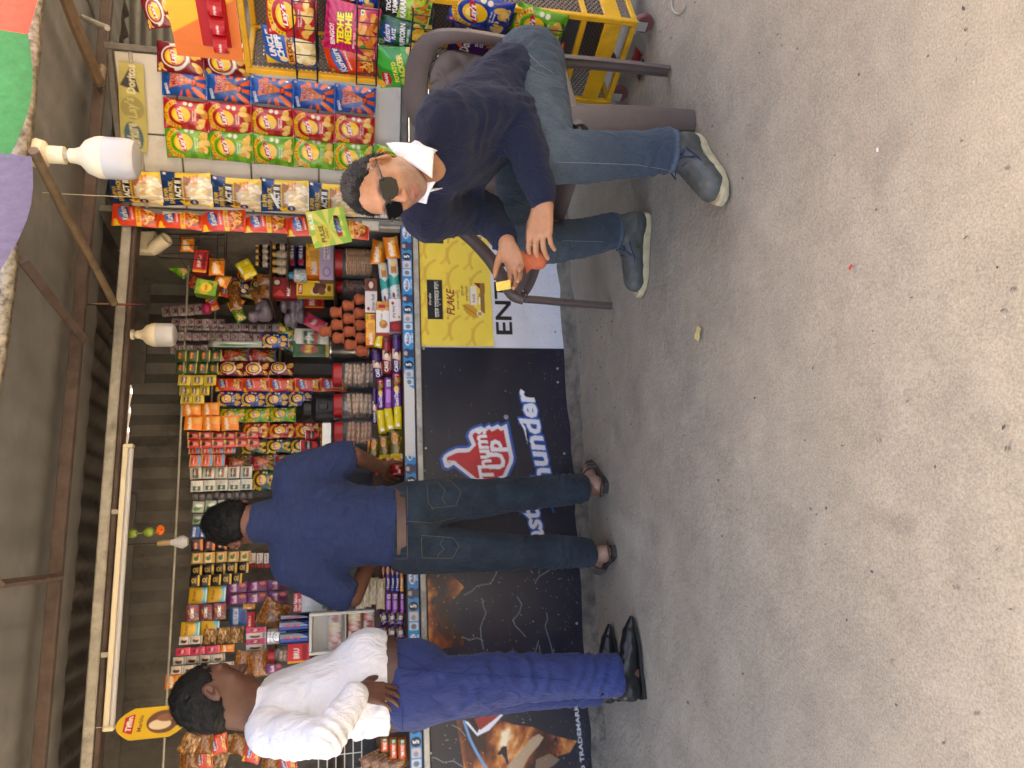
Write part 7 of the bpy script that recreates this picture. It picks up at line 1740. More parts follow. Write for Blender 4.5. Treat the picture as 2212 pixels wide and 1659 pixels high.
obj('body', MB().lathe([(0, 0), (r_, 0), (r_, h_ * .55), (r_ * .98, h_ * .56)], 28).mesh('body', M_steel), fl); obj('collar', MB().lathe([(r_ * 1.02, h_ * .555), (r_ * 1.03, h_ * .8), (r_ * .8, h_ * .86), (r_ * .6, h_ * .87)], 28).mesh('collar', M_black), fl); obj('cap', MB().lathe([(r_ * .62, h_ * .865), (r_ * .64, h_ * .97), (r_ * .5, h_), (0, h_)], 24).mesh('cap', M_black), fl); obj('latch', MB().box(0, -r_ * 1.04, h_ * .7, r_ * .5, .02, h_ * .14, bev=.005).mesh('latch', M_black), fl)
s_, z_, w_, h_ = ST.box(*ZB(1450, 310, 1760, 510), .46); tn = MB(); tn.lathe([(0, -h_ / 2), (w_ / 2, -h_ / 2), (w_ / 2, h_ * .42), (w_ * .52, h_ * .44), (w_ * .52, h_ / 2), (0, h_ * .52)], 30); o = obj('steel_drum', tn.mesh('steel_drum', M_steel), None, ST.W(s_, .46, z_)); tag(o, 'shiny steel drum behind the clay cups', 'drum')
# tray of cakes with red paper cups
s_, z_, w_, h_ = ST.box(*ZB(1380, 960, 1470, 1240), .5); tr = MB(); tr.box(0, 0, 0, w_, .16, .006); 
for a, b in ((-.5, 0), (.5, 0)): tr.box(a * w_, 0, .02, .005, .16, .045)
for b in (-.08, .08): tr.box(0, b, .02, w_ + .005, .005, .045)
o = obj('tray', tr.mesh('tray', M_steel), None, ST.W(s_, .5, z_ - h_ / 2 + .01), (0, 0, ST.a)); tag(o, 'small steel tray of cakes beside the flask', 'tray'); zt = z_ - h_ / 2 + .014
cm = MB().lathe([(0, 0), (.022, 0), (.03, .03), (.02, .048), (0, .052)], 12).mesh('cup_cake', mat('cup_cake', (214, 166, 60), rough=.8, col2=(150, 70, 40), nscale=50))
for i in range(5): o = obj('cup_cake', cm, None, ST.W(s_ - w_ * .4 + i * w_ * .2, .46, zt)); tag(o, '%s yellow cup cake in the steel tray' % ('leftmost', 'second from left', 'middle', 'second from right', 'rightmost')[i], 'cake', 'cup cakes in the tray')
pc = Print(1, .8, 40, (196, 36, 44)); pc.ell(.5, .42, .16, .2, (40, 34, 34)); pc.text('NESCAFE', .5, .42, .3, WHITE, .1)
def conep(P, r0, r1, h, m): return grid_mesh('paper_cup', P, lambda u, v: np.stack([np.cos((u - .75) * 6.2832) * (r0 + (r1 - r0) * v), np.sin((u - .75) * 6.2832) * (r0 + (r1 - r0) * v), v * h], -1), None, m)
pcm = conep(pc, .026, .036, .075, M_carton)
for i, (bx, lb) in enumerate(((ZB(1255, 1045, 1350, 1130), 'red paper coffee cup above the cake tray'), (ZB(1215, 1125, 1345, 1215), 'red paper coffee cup at the front of the nested pair'))):
    s_, z_, w_, h_ = ST.box(*bx, .5); o = obj('paper_cup', pcm, None, ST.W(s_, .5, z_ - h_ / 2), (0, 0, ST.a), (w_ / .072, w_ / .072, h_ / .075)); tag(o, lb, 'cup')
    obj('rim', MB().lathe([(.036, .074), (.0375, .076), (.036, .078), (.034, .076)], 24).mesh('rim', M_whitecotton), o)

# --- right inner side: posters, wire rack, bottles, boxes
put('hide', 'biscuit_roll', 'dark purple biscuit roll above the orange box', 'biscuits', ZA(1182, 298, 1256, 550), .34, group='dark purple biscuit rolls', variant=0); put('hide', 'biscuit_roll', 'dark purple biscuit roll directly below the dark bottles', 'biscuits', ZA(1112, 298, 1182, 550), .34, group='dark purple biscuit rolls', variant=1)
put('malk_box', 'biscuit_box', 'orange cash back biscuit box below the purple rolls', 'biscuits', ZA(1258, 345, 1380, 625), .32); put('lilac_box', 'cookie_box', 'lilac cookie box resting on the red jar lid', 'cookies', ZA(1366, 335, 1480, 660), .30); put('yellow_box', 'cake_box', 'tall yellow marble cake box', 'cake', ZA(1182, 665, 1490, 785), .36); put('mobile_box', 'box', 'dark red box with white lettering below the mint packets', 'box', ZA(965, 640, 1182, 800), .40)
put('lip_box', 'tea_box', 'green tea box with upside down yellow label', 'tea', ZA(375, 660, 545, 778), .28, tilt=8); put('red_box', 'coffee_box', 'red box beside the green tea box', 'coffee', ZA(362, 422, 472, 600), .28, tilt=4); put('malk', 'biscuit_packet', 'orange packet standing in the wire rack', 'biscuits', ZA(475, 465, 600, 610), .26); put('malk', 'biscuit_packet', 'orange packet at the top of the wire rack', 'biscuits', ZA(238, 290, 356, 420), .22); put('malk', 'biscuit_packet', 'brownish orange packet lying below the tea box', 'biscuits', ZA(520, 600, 640, 700), .30, tilt=20)
put('noodle', 'mint_packet', 'foil packet of mints behind the red box, upper', 'mints', ZA(860, 590, 1010, 690), .42); put('noodle', 'mint_packet', 'foil packet of mints behind the red box, lower', 'mints', ZA(890, 690, 1045, 800), .42, tilt=10); put('yel', 'snack_packet', 'yellow snack packet beside the dark poster', 'snacks', ZA(690, 500, 860, 612), .40, tilt=60)
def bottle(label, box, n, body, cap, group):
    s_, z_, w_, h_ = ST.box(*box, n); r_ = w_ / 2; r = empty('bottle', ST.W(s_, n, z_ - h_ / 2), ST.a, label, 'bottle', group)
    obj('glass', MB().lathe([(0, 0), (r_ * .9, 0), (r_, .006), (r_, h_ * .62), (r_ * .7, h_ * .74), (r_ * .62, h_ * .78), (r_ * .62, h_ * .8)], 18).mesh('glass', body), r); obj('cap', MB().lathe([(r_ * .72, h_ * .79), (r_ * .72, h_ * .98), (r_ * .6, h_), (0, h_)], 18).mesh('cap', cap), r)
    obj('label', MB().lathe([(r_ * 1.02, h_ * .18), (r_ * 1.02, h_ * .5)], 18).mesh('label', mat('bottle_label', (206, 198, 178), rough=.6, col2=(150, 120, 90), nscale=60)), r)
M_dkglass = mat('dark_bottle', (30, 22, 18), rough=.15, spec=.6); M_paleglass = mat('pale_bottle', (176, 166, 136), rough=.2, spec=.6); M_gold = mat('gold_cap', (196, 150, 70), rough=.4)
for i, a in enumerate((335, 386, 437, 488)): bottle('small dark bottle with golden cap, %s in the upper row' % ('rightmost', 'second from right', 'third from right', 'leftmost')[i], ZA(850, a, 968, a + 52), .34, M_dkglass, M_gold, 'golden capped bottles')
for i, a in enumerate((345, 408, 472, 535)): bottle('small pale bottle with golden cap, %s in the lower row' % ('rightmost', 'second from right', 'third from right', 'leftmost')[i], ZA(985, a, 1110, a + 62), .32, M_dkglass if i == 0 else M_paleglass, M_gold, 'golden capped bottles')
s_, z_, w_, h_ = ST.box(*ZA(1100, 556, 1262, 660), .30); tb = empty('sweet_bottle', ST.W(s_, .30, z_ - h_ / 2), ST.a, 'toy bottle of coloured sweets with blue cap', 'sweets'); obj('glass', MB().lathe([(0, 0), (w_ * .45, 0), (w_ * .5, .01), (w_ * .5, h_ * .6), (w_ * .25, h_ * .72)], 18).mesh('glass', mat('sweet_mix', (214, 206, 190), rough=.3, col2=(60, 130, 170), nscale=130)), tb); obj('cap', MB().lathe([(w_ * .28, h_ * .7), (w_ * .28, h_ * .9), (w_ * .12, h_), (0, h_)], 14).mesh('cap', mat('blue_cap', (40, 140, 190), rough=.4)), tb)
# shelf boards the right hand goods stand on
for bx, n0, n1 in ((ZA(1110, 290, 1114, 680), .22, .60), (ZA(1480, 330, 1484, 800), .22, .50), (ZA(968, 330, 972, 810), .26, .62)):
    s_, z_, w_, h_ = ST.box(*bx, .3); part('side_shelf', sbox(MB(), s_ - w_ / 2, S_R - .002, n0, n1, z_ - .006, z_ + .002), M_wood)
# wire rack hanging inside the right post
wr = empty('wire_rack', ST.W(.5, .2, 1.75), ST.a, 'black wire rack hanging inside the right post', 'rack'); 
def wire(name, pts, r=.003, m=M_black): return obj(name, MB().tube([Vector(p) for p in pts], r, 5).mesh(name, m), wr)
pa = [ST.hit(*p, .2) for p in ((330, 505), (332, 545), (345, 556), (448, 562), (485, 562), (485, 508))]
wire('hoop', [(a - .5, 0, b - 1.75) for a, b in pa] + [(pa[0][0] - .5, 0, pa[0][1] - 1.75)])
for yy in (515, 530, 548):
    (a, b), (c, d) = ST.hit(352, yy, .2), ST.hit(485, yy, .2); wire('bar', [(a - .5, 0, b - 1.75), (c - .5, 0, d - 1.75)], .002)
for xx in (390, 430, 470, 490):
    (a, b), (c, d) = ST.hit(xx, 508, .2), ST.hit(xx, 560, .2); wire('bar', [(a - .5, 0, b - 1.75), (c - .5, -.02, d - 1.75), (c - .52, .10, d - 1.77)], .002)
# dark poster with a blue bottle on the inner wall, red board under it
P = Print(1, 1.15, 60, (30, 34, 44)); P.text('CAUSES CANCER', .5, 1.02, .7, (150, 150, 150), .07); P.text('What an', .36, .74, .36, (206, 206, 200), .1); P.text('idea', .5, .6, .4, (206, 206, 200), .13, 0, .02, .3); P.text('INDIE', .5, .44, .42, (206, 206, 200), .11); P.poly([(.0, .3), (.3, .36), (.9, .36), (1, .3), (1, .0), (0, .0)], (52, 110, 170)); P.rect(.2, .06, .8, .26, (36, 76, 130)); P.ell(.5, .15, .3, .08, (120, 170, 206)); P.rect(.88, 0, 1, .4, (206, 206, 206))
s_, z_, w_, h_ = ST.box(*ZA(360, 278, 860, 405), .5)
o = obj('poster', grid_mesh('poster', P, lambda u, v: np.stack([(u - .5) * w_, 0 * u, (v - .5) * h_], -1), lambda u, v: np.stack([(u - .5) * w_, 0 * u + .004, (v - .5) * h_], -1), M_board), None, ST.W(s_, .5, z_), (0, 0, ST.a)); tag(o, 'dark advertising poster with blue bottle inside the right wall', 'poster')
o = obj('sign_board', MB().box(0, 0, 0, .05, .006, .3, bev=.002).mesh('sign_board', mat('red_board', (150, 34, 44), rough=.5, noise=.15)), None, ST.W(ST.hit(610, 510, .46)[0], .46, ST.hit(610, 510, .46)[1]), (0, 0, ST.a)); tag(o, 'narrow dark red board behind the bottles', 'sign')
# net bags of lilac packets
mnet = mat('lilac_bags', (128, 118, 130), rough=.45, noise=.25, nscale=20, bump=.5, bscale=26, bdist=.02)
for i, (bx, lb) in enumerate(((ZA(790, 805, 1060, 985), 'netted bundle of greyish lilac packets, upper one'), (ZA(1045, 795, 1245, 1000), 'netted bundle of greyish lilac packets, lower one'))):
    s_, z_, w_, h_ = ST.box(*bx, .55); f = Field((-.17, -.1, -.2), (.17, .1, .2), .007); g3 = random.Random(i)
    for _ in range(9): f.ball((g3.uniform(-.4, .4) * w_, g3.uniform(-.03, .03), g3.uniform(-.38, .38) * h_), (w_ * .25, .05, h_ * .16), .012)
    b = obj('net_bundle', f.mesh('net_bundle', mnet), None, ST.W(s_, .55, z_), (0, 0, ST.a)); tag(b, lb, 'bundle', 'netted lilac bundles')
# hanging clear bags in the middle
for bx, lb, kk in ((ZB(470, 330, 900, 380), 'clear crumpled bag hanging beside the grey sachets', 'sa_silver'), (ZB(900, 270, 1110, 390), 'blue and orange packet in a clear bag', 'lays_blue'), (ZB(1160, 230, 1440, 380), 'clear bag with white card hanging over the steel drum', 'sa_white'), (ZB(1150, 330, 1440, 460), 'green sachet bag beside the steel drum', 'sa_green')):
    put(kk, 'hanging_bag', lb, 'bag', bx, .60)
put('lays_maroon', 'chips_packet', 'dark red chips packet hanging beside the rack top', 'chips', (310, 372, -15, 62), -.15, DOOR, tilt=-12)

# --- left part: cans, case, sign, noodles, puffed rice
def can(label, box, n, P_):
    s_, z_, w_, h_ = ST.box(*box, n); r = empty('drink_can', ST.W(s_, n, z_ - h_ / 2), ST.a, label, 'can', 'drink cans'); me = conep(P_, w_ / 2, w_ / 2, h_ * .94, mat('printed_can', attr=True, rough=.25, metal=.5)); obj('body', me, r, (0, 0, h_ * .03))
    obj('top', MB().lathe([(w_ * .5, h_ * .965), (w_ * .42, h_), (w_ * .38, h_ * .99), (0, h_ * .985)], 20).mesh('top', M_steel), r); obj('base', MB().lathe([(0, 0), (w_ * .4, 0), (w_ * .5, h_ * .035)], 20).mesh('base', M_steel), r)
Pb = Print(1, .6, 60, (34, 66, 130)); Pb.rect(.5, 0, 1, .6, (150, 160, 176)); Pb.poly([(.5, 0), (.9, .6), (1, .6), (.7, 0)], (34, 66, 130)); Pb.text('Red Bull', .5, .36, .34, (190, 30, 40), .09, 90); Pb.ell(.25, .3, .05, .08, (190, 30, 40)); Pb.ell(.75, .3, .05, .08, (220, 180, 50))
Pw = Print(1, .6, 60, (206, 208, 210)); Pw.ell(.5, .28, .12, .14, (30, 30, 34)); Pw.ell(.5, .28, .1, .12, (214, 214, 216)); Pw.rect(.46, .3, .48, .34, (30, 30, 34)); Pw.rect(.53, .3, .55, .34, (30, 30, 34)); Pw.text('cold coffee', .5, .5, .3, (60, 60, 70), .05)
can('blue and silver drink can, right of the pair on the case', ZE(1048, 168, 1284, 232), .40, Pb); can('blue and silver drink can in the middle of the case top', ZE(1036, 222, 1284, 306), .34, Pb); can('blue and silver drink can, left of the pair on the case', ZE(1042, 312, 1284, 408), .34, Pb); can('white drink can behind the blue ones', ZE(945, 284, 1100, 410), .42, Pw)
s_, z_, w_, h_ = ST.box(*ZE(1284, 140, 1845, 470), .30); cs = empty('cigarette_case', ST.W(s_, .30, z_ - h_ / 2), ST.a, 'white glass fronted cigarette case below the drink cans', 'case')
def cbox(nm, x0, x1, y0, y1, z0, z1, m): return obj(nm, MB().box((x0 + x1) / 2, (y0 + y1) / 2, (z0 + z1) / 2, x1 - x0, y1 - y0, z1 - z0, bev=.003).mesh(nm, m), cs)
M_wplast = mat('white_plastic', (214, 212, 204), rough=.4, dirt=.15)
for x0, x1, z0, z1 in ((-w_ / 2, -w_ / 2 + .014, 0, h_), (w_ / 2 - .014, w_ / 2, 0, h_), (-w_ / 2 + .0145, w_ / 2 - .0145, h_ - .014, h_), (-w_ / 2 + .0145, w_ / 2 - .0145, 0, .014), (-w_ / 2 + .0145, w_ / 2 - .0145, h_ * .48, h_ * .5)): cbox('frame', x0, x1, -.06, .06, z0, z1, M_wplast)
cbox('back', -w_ / 2 + .015, w_ / 2 - .015, .05, .056, .015, h_ - .015, M_wplast); cbox('pane', -w_ / 2 + .015, w_ / 2 - .015, -.055, -.052, h_ * .51, h_ - .015, M_clear)
ck = [mat('cig_red', (170, 60, 56), rough=.5, col2=(220, 210, 200), nscale=25), mat('cig_gold', (190, 160, 110), rough=.5, col2=(220, 214, 200), nscale=25), mat('cig_white', (206, 204, 198), rough=.5, col2=(150, 40, 40), nscale=18)]
cme = [MB().box(0, 0, 0, .026, .03, .06, bev=.002).mesh('cigarette_pack', m_) for m_ in ck]
for j in range(3):
    for i in range(8):
        o = obj('cigarette_pack', cme[(i // 2 + j) % 3], None, cs.matrix_basis @ Vector((-w_ * .40 + i * w_ * .115, -.02, .047 + (0, .075, h_ * .5)[j])), (0, 0, ST.a)); tag(o, 'small cigarette pack in the white case, %s row, %s from left' % (('bottom', 'middle', 'top')[j], ('first', 'second', 'third', 'fourth', 'fifth', 'sixth', 'seventh', 'eighth')[i]), 'pack', 'cigarette packs in the case')
P = Print(1, 1.0, 40, (190, 196, 196)); P.rect(0, .74, 1, 1, (176, 40, 50)); P.text('One Nation', .5, .92, .84, WHITE, .1); P.text('One QR', .4, .8, .6, WHITE, .09); P.rect(.1, .02, .9, .14, (60, 120, 110)); P.rect(.3, .25, .7, .65, (206, 208, 206))
s_, z_, w_, h_ = ST.box(*ZC(1150, 1146, 1425, 1300), .36)
o = obj('payment_sign', grid_mesh('payment_sign', P, lambda u, v: np.stack([(u - .5) * w_, 0 * u, (v - .5) * h_], -1), lambda u, v: np.stack([(u - .5) * w_, 0 * u + .005, (v - .5) * h_], -1), M_board), None, ST.W(s_, .36, z_), (math.radians(-8), 0, ST.a)); tag(o, 'small white and red payment sign above the puffed rice', 'sign')
for i in range(8):
    a = 1432 + i * 56; put('puffed', 'puffed_rice_bag', 'slim clear bag of puffed rice, %s of the row' % ('rearmost', 'second', 'third', 'fourth', 'fifth', 'sixth', 'seventh', 'frontmost')[i], 'snacks', ZC(a, 1020 + 8 * (i % 3), a + 66, 1250 + 18 * ((i * 2) % 3)), .34 - .035 * i, group='puffed rice bags', tilt=90 if False else gr.uniform(-4, 4))
put('noodle', 'noodle_bag', 'clear bag of brown noodles above the drink cans', 'noodles', ZE(880, 60, 1110, 280), .50, tilt=25); put('noodle', 'noodle_bag', 'clear bag of brown noodles beside the dark haired head, upper', 'noodles', ZE(680, 462, 800, 682), .50, tilt=10); put('noodle', 'noodle_bag', 'clear bag of brown noodles beside the dark haired head, lower', 'noodles', ZE(790, 456, 956, 682), .46, tilt=-8)
for i in range(4): put('sa_coffee' if i % 2 else 'sa_hotpink', 'coffee_packet', 'narrow silver and pink packet, %s in the upright row' % ('rightmost', 'second', 'third', 'leftmost')[i], 'coffee', ZE(772, 275 + i * 46, 935, 322 + i * 46), .52)
put('red_box', 'sweet_box', 'red box of sweets left of the cans', 'sweets', ZE(1112, 402, 1288, 556), .42); put('sa_purple', 'sweet_packet', 'purple sweet packet near the white collar', 'sweets', ZE(930, 570, 1065, 645), .40)
put('malk_box', 'biscuit_box', 'small orange biscuit box behind the purple sachets', 'biscuits', ZC(750, 1235, 845, 1280), .70); put('sa_blue', 'sachet', 'blue and yellow packet behind the button sweets', 'sachets', ZE(640, 110, 780, 265), .72); put('red_box', 'box', 'red and blue carton behind the noodle bags', 'box', ZE(780, 150, 845, 300), .74)
for i in range(3): put('swiss2', 'box', 'pale carton on the back shelf beside the blue shoulder, %s' % ('upper', 'middle', 'lower')[i], 'box', ZC(800 + 60 * i, 830, 850 + 60 * i, 950), .84, group='pale cartons on the back shelf')
# gold brown packets at the far left
for i in range(7):
    a, b = 240 + (i % 4) * 118, 1130 + (i // 4) * 120; put(('nut_strip', 'noodle', 'kur_in')[i % 3], 'snack_bag', 'golden brown hanging bag left of the white shirt, %s' % ('topmost inner', 'second inner', 'third inner', 'lowest inner', 'topmost outer', 'second outer', 'third outer')[i], 'snacks', ZE(a, b, a + 150, b + 170), .58 + .02 * i, tilt=gr.uniform(-25, 25))
for i, (x0, y0, x1, y1) in enumerate(((640, 1140, 780, 1300), (760, 1200, 900, 1370), (900, 1290, 1040, 1420), (1040, 1320, 1180, 1440))): put('kur_in' if i % 2 else 'noodle', 'snack_bag', 'shiny snack bag behind the white shirted back, %s' % ('highest', 'second', 'third', 'lowest')[i], 'snacks', ZE(x0, y0, x1, y1), .55, tilt=gr.uniform(-30, 30))
wg = empty('wire_basket', ST.W(*[ST.hit(735, 1650, .3)[0], .3, ST.hit(735, 1650, .3)[1]]), ST.a, 'white wire basket behind the white shirted man', 'basket')
for i in range(6): obj('wire', MB().tube([(-.1, 0, -.1 + i * .04), (.12, 0, -.1 + i * .04)], .003, 5).mesh('wire', M_wplast), wg)
for i in range(4): obj('wire', MB().tube([(-.1 + i * .07, .004, -.1), (-.1 + i * .07, .004, .1)], .003, 5).mesh('wire', M_wplast), wg)

# more goods crowding the right inner corner
for i, (k, bx, n_, tl_, lb) in enumerate((('lays_green', ZA(95, 470, 340, 590), .72, 35, 'dim green chips packet in the dark upper right corner'), ('mad_red', ZA(300, 610, 420, 720), .66, 20, 'dim red packet behind the green tea box'), ('kur_in', ZA(560, 690, 700, 790), .62, 15, 'orange packet hanging above the netted bundles'), ('lays_blue', ZA(630, 640, 800, 740), .66, 25, 'dim blue packet beside the netted bundles'), ('noodle', ZA(560, 740, 800, 830), .60, 80, 'golden brown string of sweets above the netted bundles'), ('noodle', ZA(790, 740, 960, 830), .58, 70, 'golden brown string of sweets beside the dark red box'), ('r_karare', ZA(610, 410, 850, 520), .62, 12, 'dim dark packet behind the wire rack'), ('lays_green', ZA(590, 850, 800, 930), .70, 60, 'dim green bag behind the netted bundle'), ('red_box', ZA(1240, 790, 1400, 880), .62, 0, 'dim red carton behind the yellow cake box'), ('sa_hotpink', ZA(1230, 940, 1420, 1040), .58, 30, 'red and green packet above the clay cups'), ('lays_maroon', ZA(1270, 250, 1320, 330), .5, 0, 'dark red packet edge behind the purple rolls'))):
    put(k, 'hanging_packet', lb, 'packet', bx, n_, tilt=tl_)

for i, (k, x, y, w, h, tl_) in enumerate((('kur_in', 445, 800, 120, 80, 70), ('mad_red', 540, 600, 130, 90, 10), ('lays_red', 700, 560, 140, 100, -20), ('malk_s', 640, 780, 110, 90, 30), ('sa_gold', 740, 700, 110, 90, 15), ('lays_dark', 800, 640, 150, 100, 20), ('noodle', 450, 700, 120, 100, -30), ('lays_maroon', 880, 820, 120, 90, 0), ('sa_purple', 1060, 800, 130, 90, 10), ('lays_green', 1000, 1010, 160, 80, 30), ('sa_white2', 1080, 1080, 190, 100, -10), ('lays_dark', 1010, 1130, 200, 90, 20))):
    put(k, 'hanging_packet', '%s packet in the crowd %s' % (('small orange', 'dark red patterned', 'red round-logo', 'plain orange', 'gold', 'deep green', 'brown', 'maroon', 'purple', 'bright green', 'white and green', 'dark green')[i], ('left of the green tea box', 'under the red coffee box', 'beside the yellow snack packet', 'below the wire rack, far left', 'above the foil mints', 'beside the foil mints', 'behind the tea box', 'left of the red lettered box', 'under the lilac bundles', 'above the clay cups', 'over the steel drum', 'left of the clear card bag')[i]), 'packet', ZA(x, y, x + w, y + h), .68 + .01 * (i % 3), tilt=tl_)

# ================================================================ YELLOW RACK ON CASTORS
RK = Frame(1.184, 2.89, math.atan2(-.843, .538)); RW, RD, RZ0, RZ1 = .376, .30, .07, 1.535
rack = empty('display_rack', RK.W(RW / 2, RD / 2, 0), RK.a, 'yellow steel display rack on castors filled with chips', 'rack')
M_yel = mat('yellow_paint', (222, 166, 22), rough=.42, noise=.12, nscale=14, dirt=.45, bump=.1, bscale=40)
def rl(s, n, z): return (s - RW / 2, n - RD / 2, z)
def rp(nm, s0, s1, n0, n1, z0, z1, m=M_yel, bev=.003):
    o = obj(nm, MB().box(*rl((s0 + s1) / 2, (n0 + n1) / 2, (z0 + z1) / 2), s1 - s0, n1 - n0, z1 - z0, bev=bev).mesh(nm, m)); o.parent = rack; return o
t = .022
for s_ in (0, RW - t):
    for n_ in (0, RD - t): rp('post', s_, s_ + t, n_, n_ + t, RZ0, RZ1)
for z_ in (RZ0, .27, RZ1 - t):
    for n_ in (0, RD - t): rp('rail', t + .001, RW - t - .001, n_ + .001, n_ + t - .001, z_, z_ + t)
    for s_ in (0, RW - t): rp('rail', s_ + .001, s_ + t - .001, t + .001, RD - t - .001, z_, z_ + t)
rp('kick_plate', t, RW - t, .002, .008, .13, .20); rp('bottom_plate', t, RW - t, t, RD - t, .275, .283, mat('rack_floor', (92, 90, 88), rough=.6, dirt=.4))
# expanded metal: back and both sides
M_mesh = mat('expanded_metal', (120, 104, 92), rough=.6, metal=.2)
def _mesh_nodes():
    nt = M_mesh.node_tree; N = nt.nodes; L = nt.links; b = N['Principled BSDF']; tc = N.new('ShaderNodeTexCoord'); last = None
    for sg in (1, -1):
        mp = N.new('ShaderNodeMapping'); mp.inputs['Rotation'].default_value = (math.radians(35 * sg), math.radians(35 * sg), 0); L.new(tc.outputs['Object'], mp.inputs[0])
        w = N.new('ShaderNodeTexWave'); w.bands_direction = 'Z'; w.inputs['Scale'].default_value = 26; L.new(mp.outputs[0], w.inputs['Vector'])
        g = N.new('ShaderNodeMath'); g.operation = 'GREATER_THAN'; g.inputs[1].default_value = .8; L.new(w.outputs['Fac'], g.inputs[0])
        if last is None: last = g.outputs[0]
        else:
            m = N.new('ShaderNodeMath'); m.operation = 'MAXIMUM'; L.new(last, m.inputs[0]); L.new(g.outputs[0], m.inputs[1]); last = m.outputs[0]
    L.new(last, b.inputs['Alpha'])
_mesh_nodes()
rp('mesh_panel', t, RW - t, RD - .012, RD - .010, RZ0 + t, RZ1 - t, M_mesh, 0); rp('backing_sheet', t, RW - t, RD - .008, RD - .006, RZ0 + t, RZ1 - t, mat('grey_backing', (150, 142, 132), rough=.7), 0)
for s_ in (.010, RW - .012):
    o = rp('mesh_panel', s_, s_ + .002, t, RD - t, RZ0 + t, RZ1 - t, M_mesh, 0)
rp('side_foot', RW - .018, RW - .006, t, RD - t, .13, .2); rp('latch', RW - .026, RW - .008, -.008, -.001, .40, .45)
# castors
M_whl = mat('caster_wheel', (110, 60, 56), rough=.6, noise=.2)
for s_, n_ in ((.03, .03), (RW - .03, .03), (.03, RD - .03), (RW - .03, RD - .03)):
    c = bpy.data.objects.new('castor', None); COL.objects.link(c); c.parent = rack; c.location = rl(s_, n_, 0); c.scale = (1, 1, 1)
    o = obj('wheel', MB().lathe([(0, -.012), (.034, -.012), (.037, -.006), (.037, .006), (.034, .012), (0, .012)], 20, M=Matrix.Translation((.012, 0, .036)) @ Matrix.Rotation(math.pi / 2, 4, 'X')).mesh('wheel', M_whl), c)
    f_ = MB(); f_.box(.006, -.018, .047, .035, .003, .04); f_.box(.006, .018, .047, .035, .003, .04); f_.box(0, 0, .066, .05, .045, .006); obj('fork', f_.mesh('fork', M_galv), c)
# wire pockets
def pocket(zb, zt):
    p = bpy.data.objects.new('wire_pocket', None); COL.objects.link(p); p.parent = rack
    mb = MB(); w0, w1 = .02, RW - .03
    for z_ in (zb, zt): mb.tube([rl(w0, .02, z_), rl(w0 + .01, -.05, z_), rl(w1 - .01, -.05, z_), rl(w1, .02, z_)], .0028, 5)
    for i in range(7):
        s_ = w0 + .012 + (w1 - w0 - .024) * i / 6; mb.tube([rl(s_, -.05, zt), rl(s_, -.05, zb), rl(s_, .16, zb)], .0022, 5)
    o = obj('wires', mb.mesh('wires', M_black)); o.parent = p
tiers = [RK.hit(682, 80, -.05)[1], RK.hit(816, 90, -.05)[1], RK.hit(930, 110, -.05)[1], RK.hit(1092, 80, -.05)[1], RK.hit(1214, 90, -.05)[1]]
for z_ in tiers: pocket(z_, z_ + .075)
for k, bx, n_, lb, tl in (('r_red', (575, 684, -28, 84), .0, 'red tomato chips bag in the top tier of the yellow rack', 3), ('r_uncle', (570, 684, 58, 140), .045, 'blue chips bag with mascot-free orange band in the top tier', -4), ('r_pink', (702, 818, 4, 116), .0, 'pink snack bag in the second tier of the yellow rack', 5), ('r_kur', (704, 818, 84, 168), .05, 'orange masala sticks bag leaning in the second tier', -14), ('r_blue', (704, 820, -60, 18), .03, 'blue chips bag cut off by the picture edge in the second tier', 4),
                      ('r_puff', (816, 930, 38, 106), .03, 'dark green cheese puff bag in the third tier', 4), ('r_pran', (816, 926, 98, 192), .0, 'green potato cracker bag in the third tier', -8), ('r_karare', (826, 932, -24, 44), .0, 'black and lime snack bag in the third tier', 5), ('r_blue', (972, 1106, -14, 64), .0, 'royal blue chips bag in the fourth tier beside the chair back', 8), ('r_dorp', (970, 1090, 56, 122), .04, 'purple tortilla chips bag behind the chair back', 4), ('r_green', (1108, 1220, 16, 92), .0, 'lime green chips bag in the lowest tier', 6), ('r_dorr', (1124, 1216, 84, 134), .04, 'red tortilla chips bag in the lowest tier', 0)):
    put(k, 'chips_bag', lb.replace('mascot-free ', ''), 'chips', bx, n_, RK, 'chips bags in the yellow rack', tilt=tl, lean=-6, thick=.8)
# header board with red can clip
s0, zb = RK.hit(531, 126, .0); s0b, zt = RK.hit(386, 104, .0); hw = .42; hh = zt - zb
P = Print(hw, hh, 110, (232, 128, 58)); P.poly([(.05, hh), (hw, hh), (hw, 0), (.20, 0)], (238, 190, 56)); P.poly([(0, hh), (.09, hh), (.24, 0), (0, 0)], (228, 118, 54))
for i in range(60): P.rect(0, hh * i / 60, hw, hh * i / 60 + .0008, (200, 140, 50), .35)
o = obj('header_board', grid_mesh('header_board', P, lambda u, v: np.stack([u * hw, 0 * u, v * hh], -1), lambda u, v: np.stack([u * hw, 0 * u + .006, v * hh], -1), M_board)); o.parent = rack; o.location = rl(s0 - .01, -.006, max(zb, RZ1 + .002)); o['label'] = 'orange and yellow header board of the rack'
cz0 = RK.hit(493, 60, -.03)[1]; cz1 = RK.hit(430, 60, -.03)[1]; M_redp = mat('red_plastic', (176, 22, 34), rough=.3)
clip = empty('can_holder', RK.W(s0 + .2, -.03, cz0), RK.a, 'red plastic can holder strip fixed to the orange header board', 'holder')
c1 = RK.hit(470, 108, -.03)[0] - (s0 + .2)
obj('back_plate', MB().box((c1 + .25) / 2, .018, (cz1 - cz0) / 2, .25 - c1, .006, cz1 - cz0, bev=.004).mesh('back_plate', M_redp), clip)
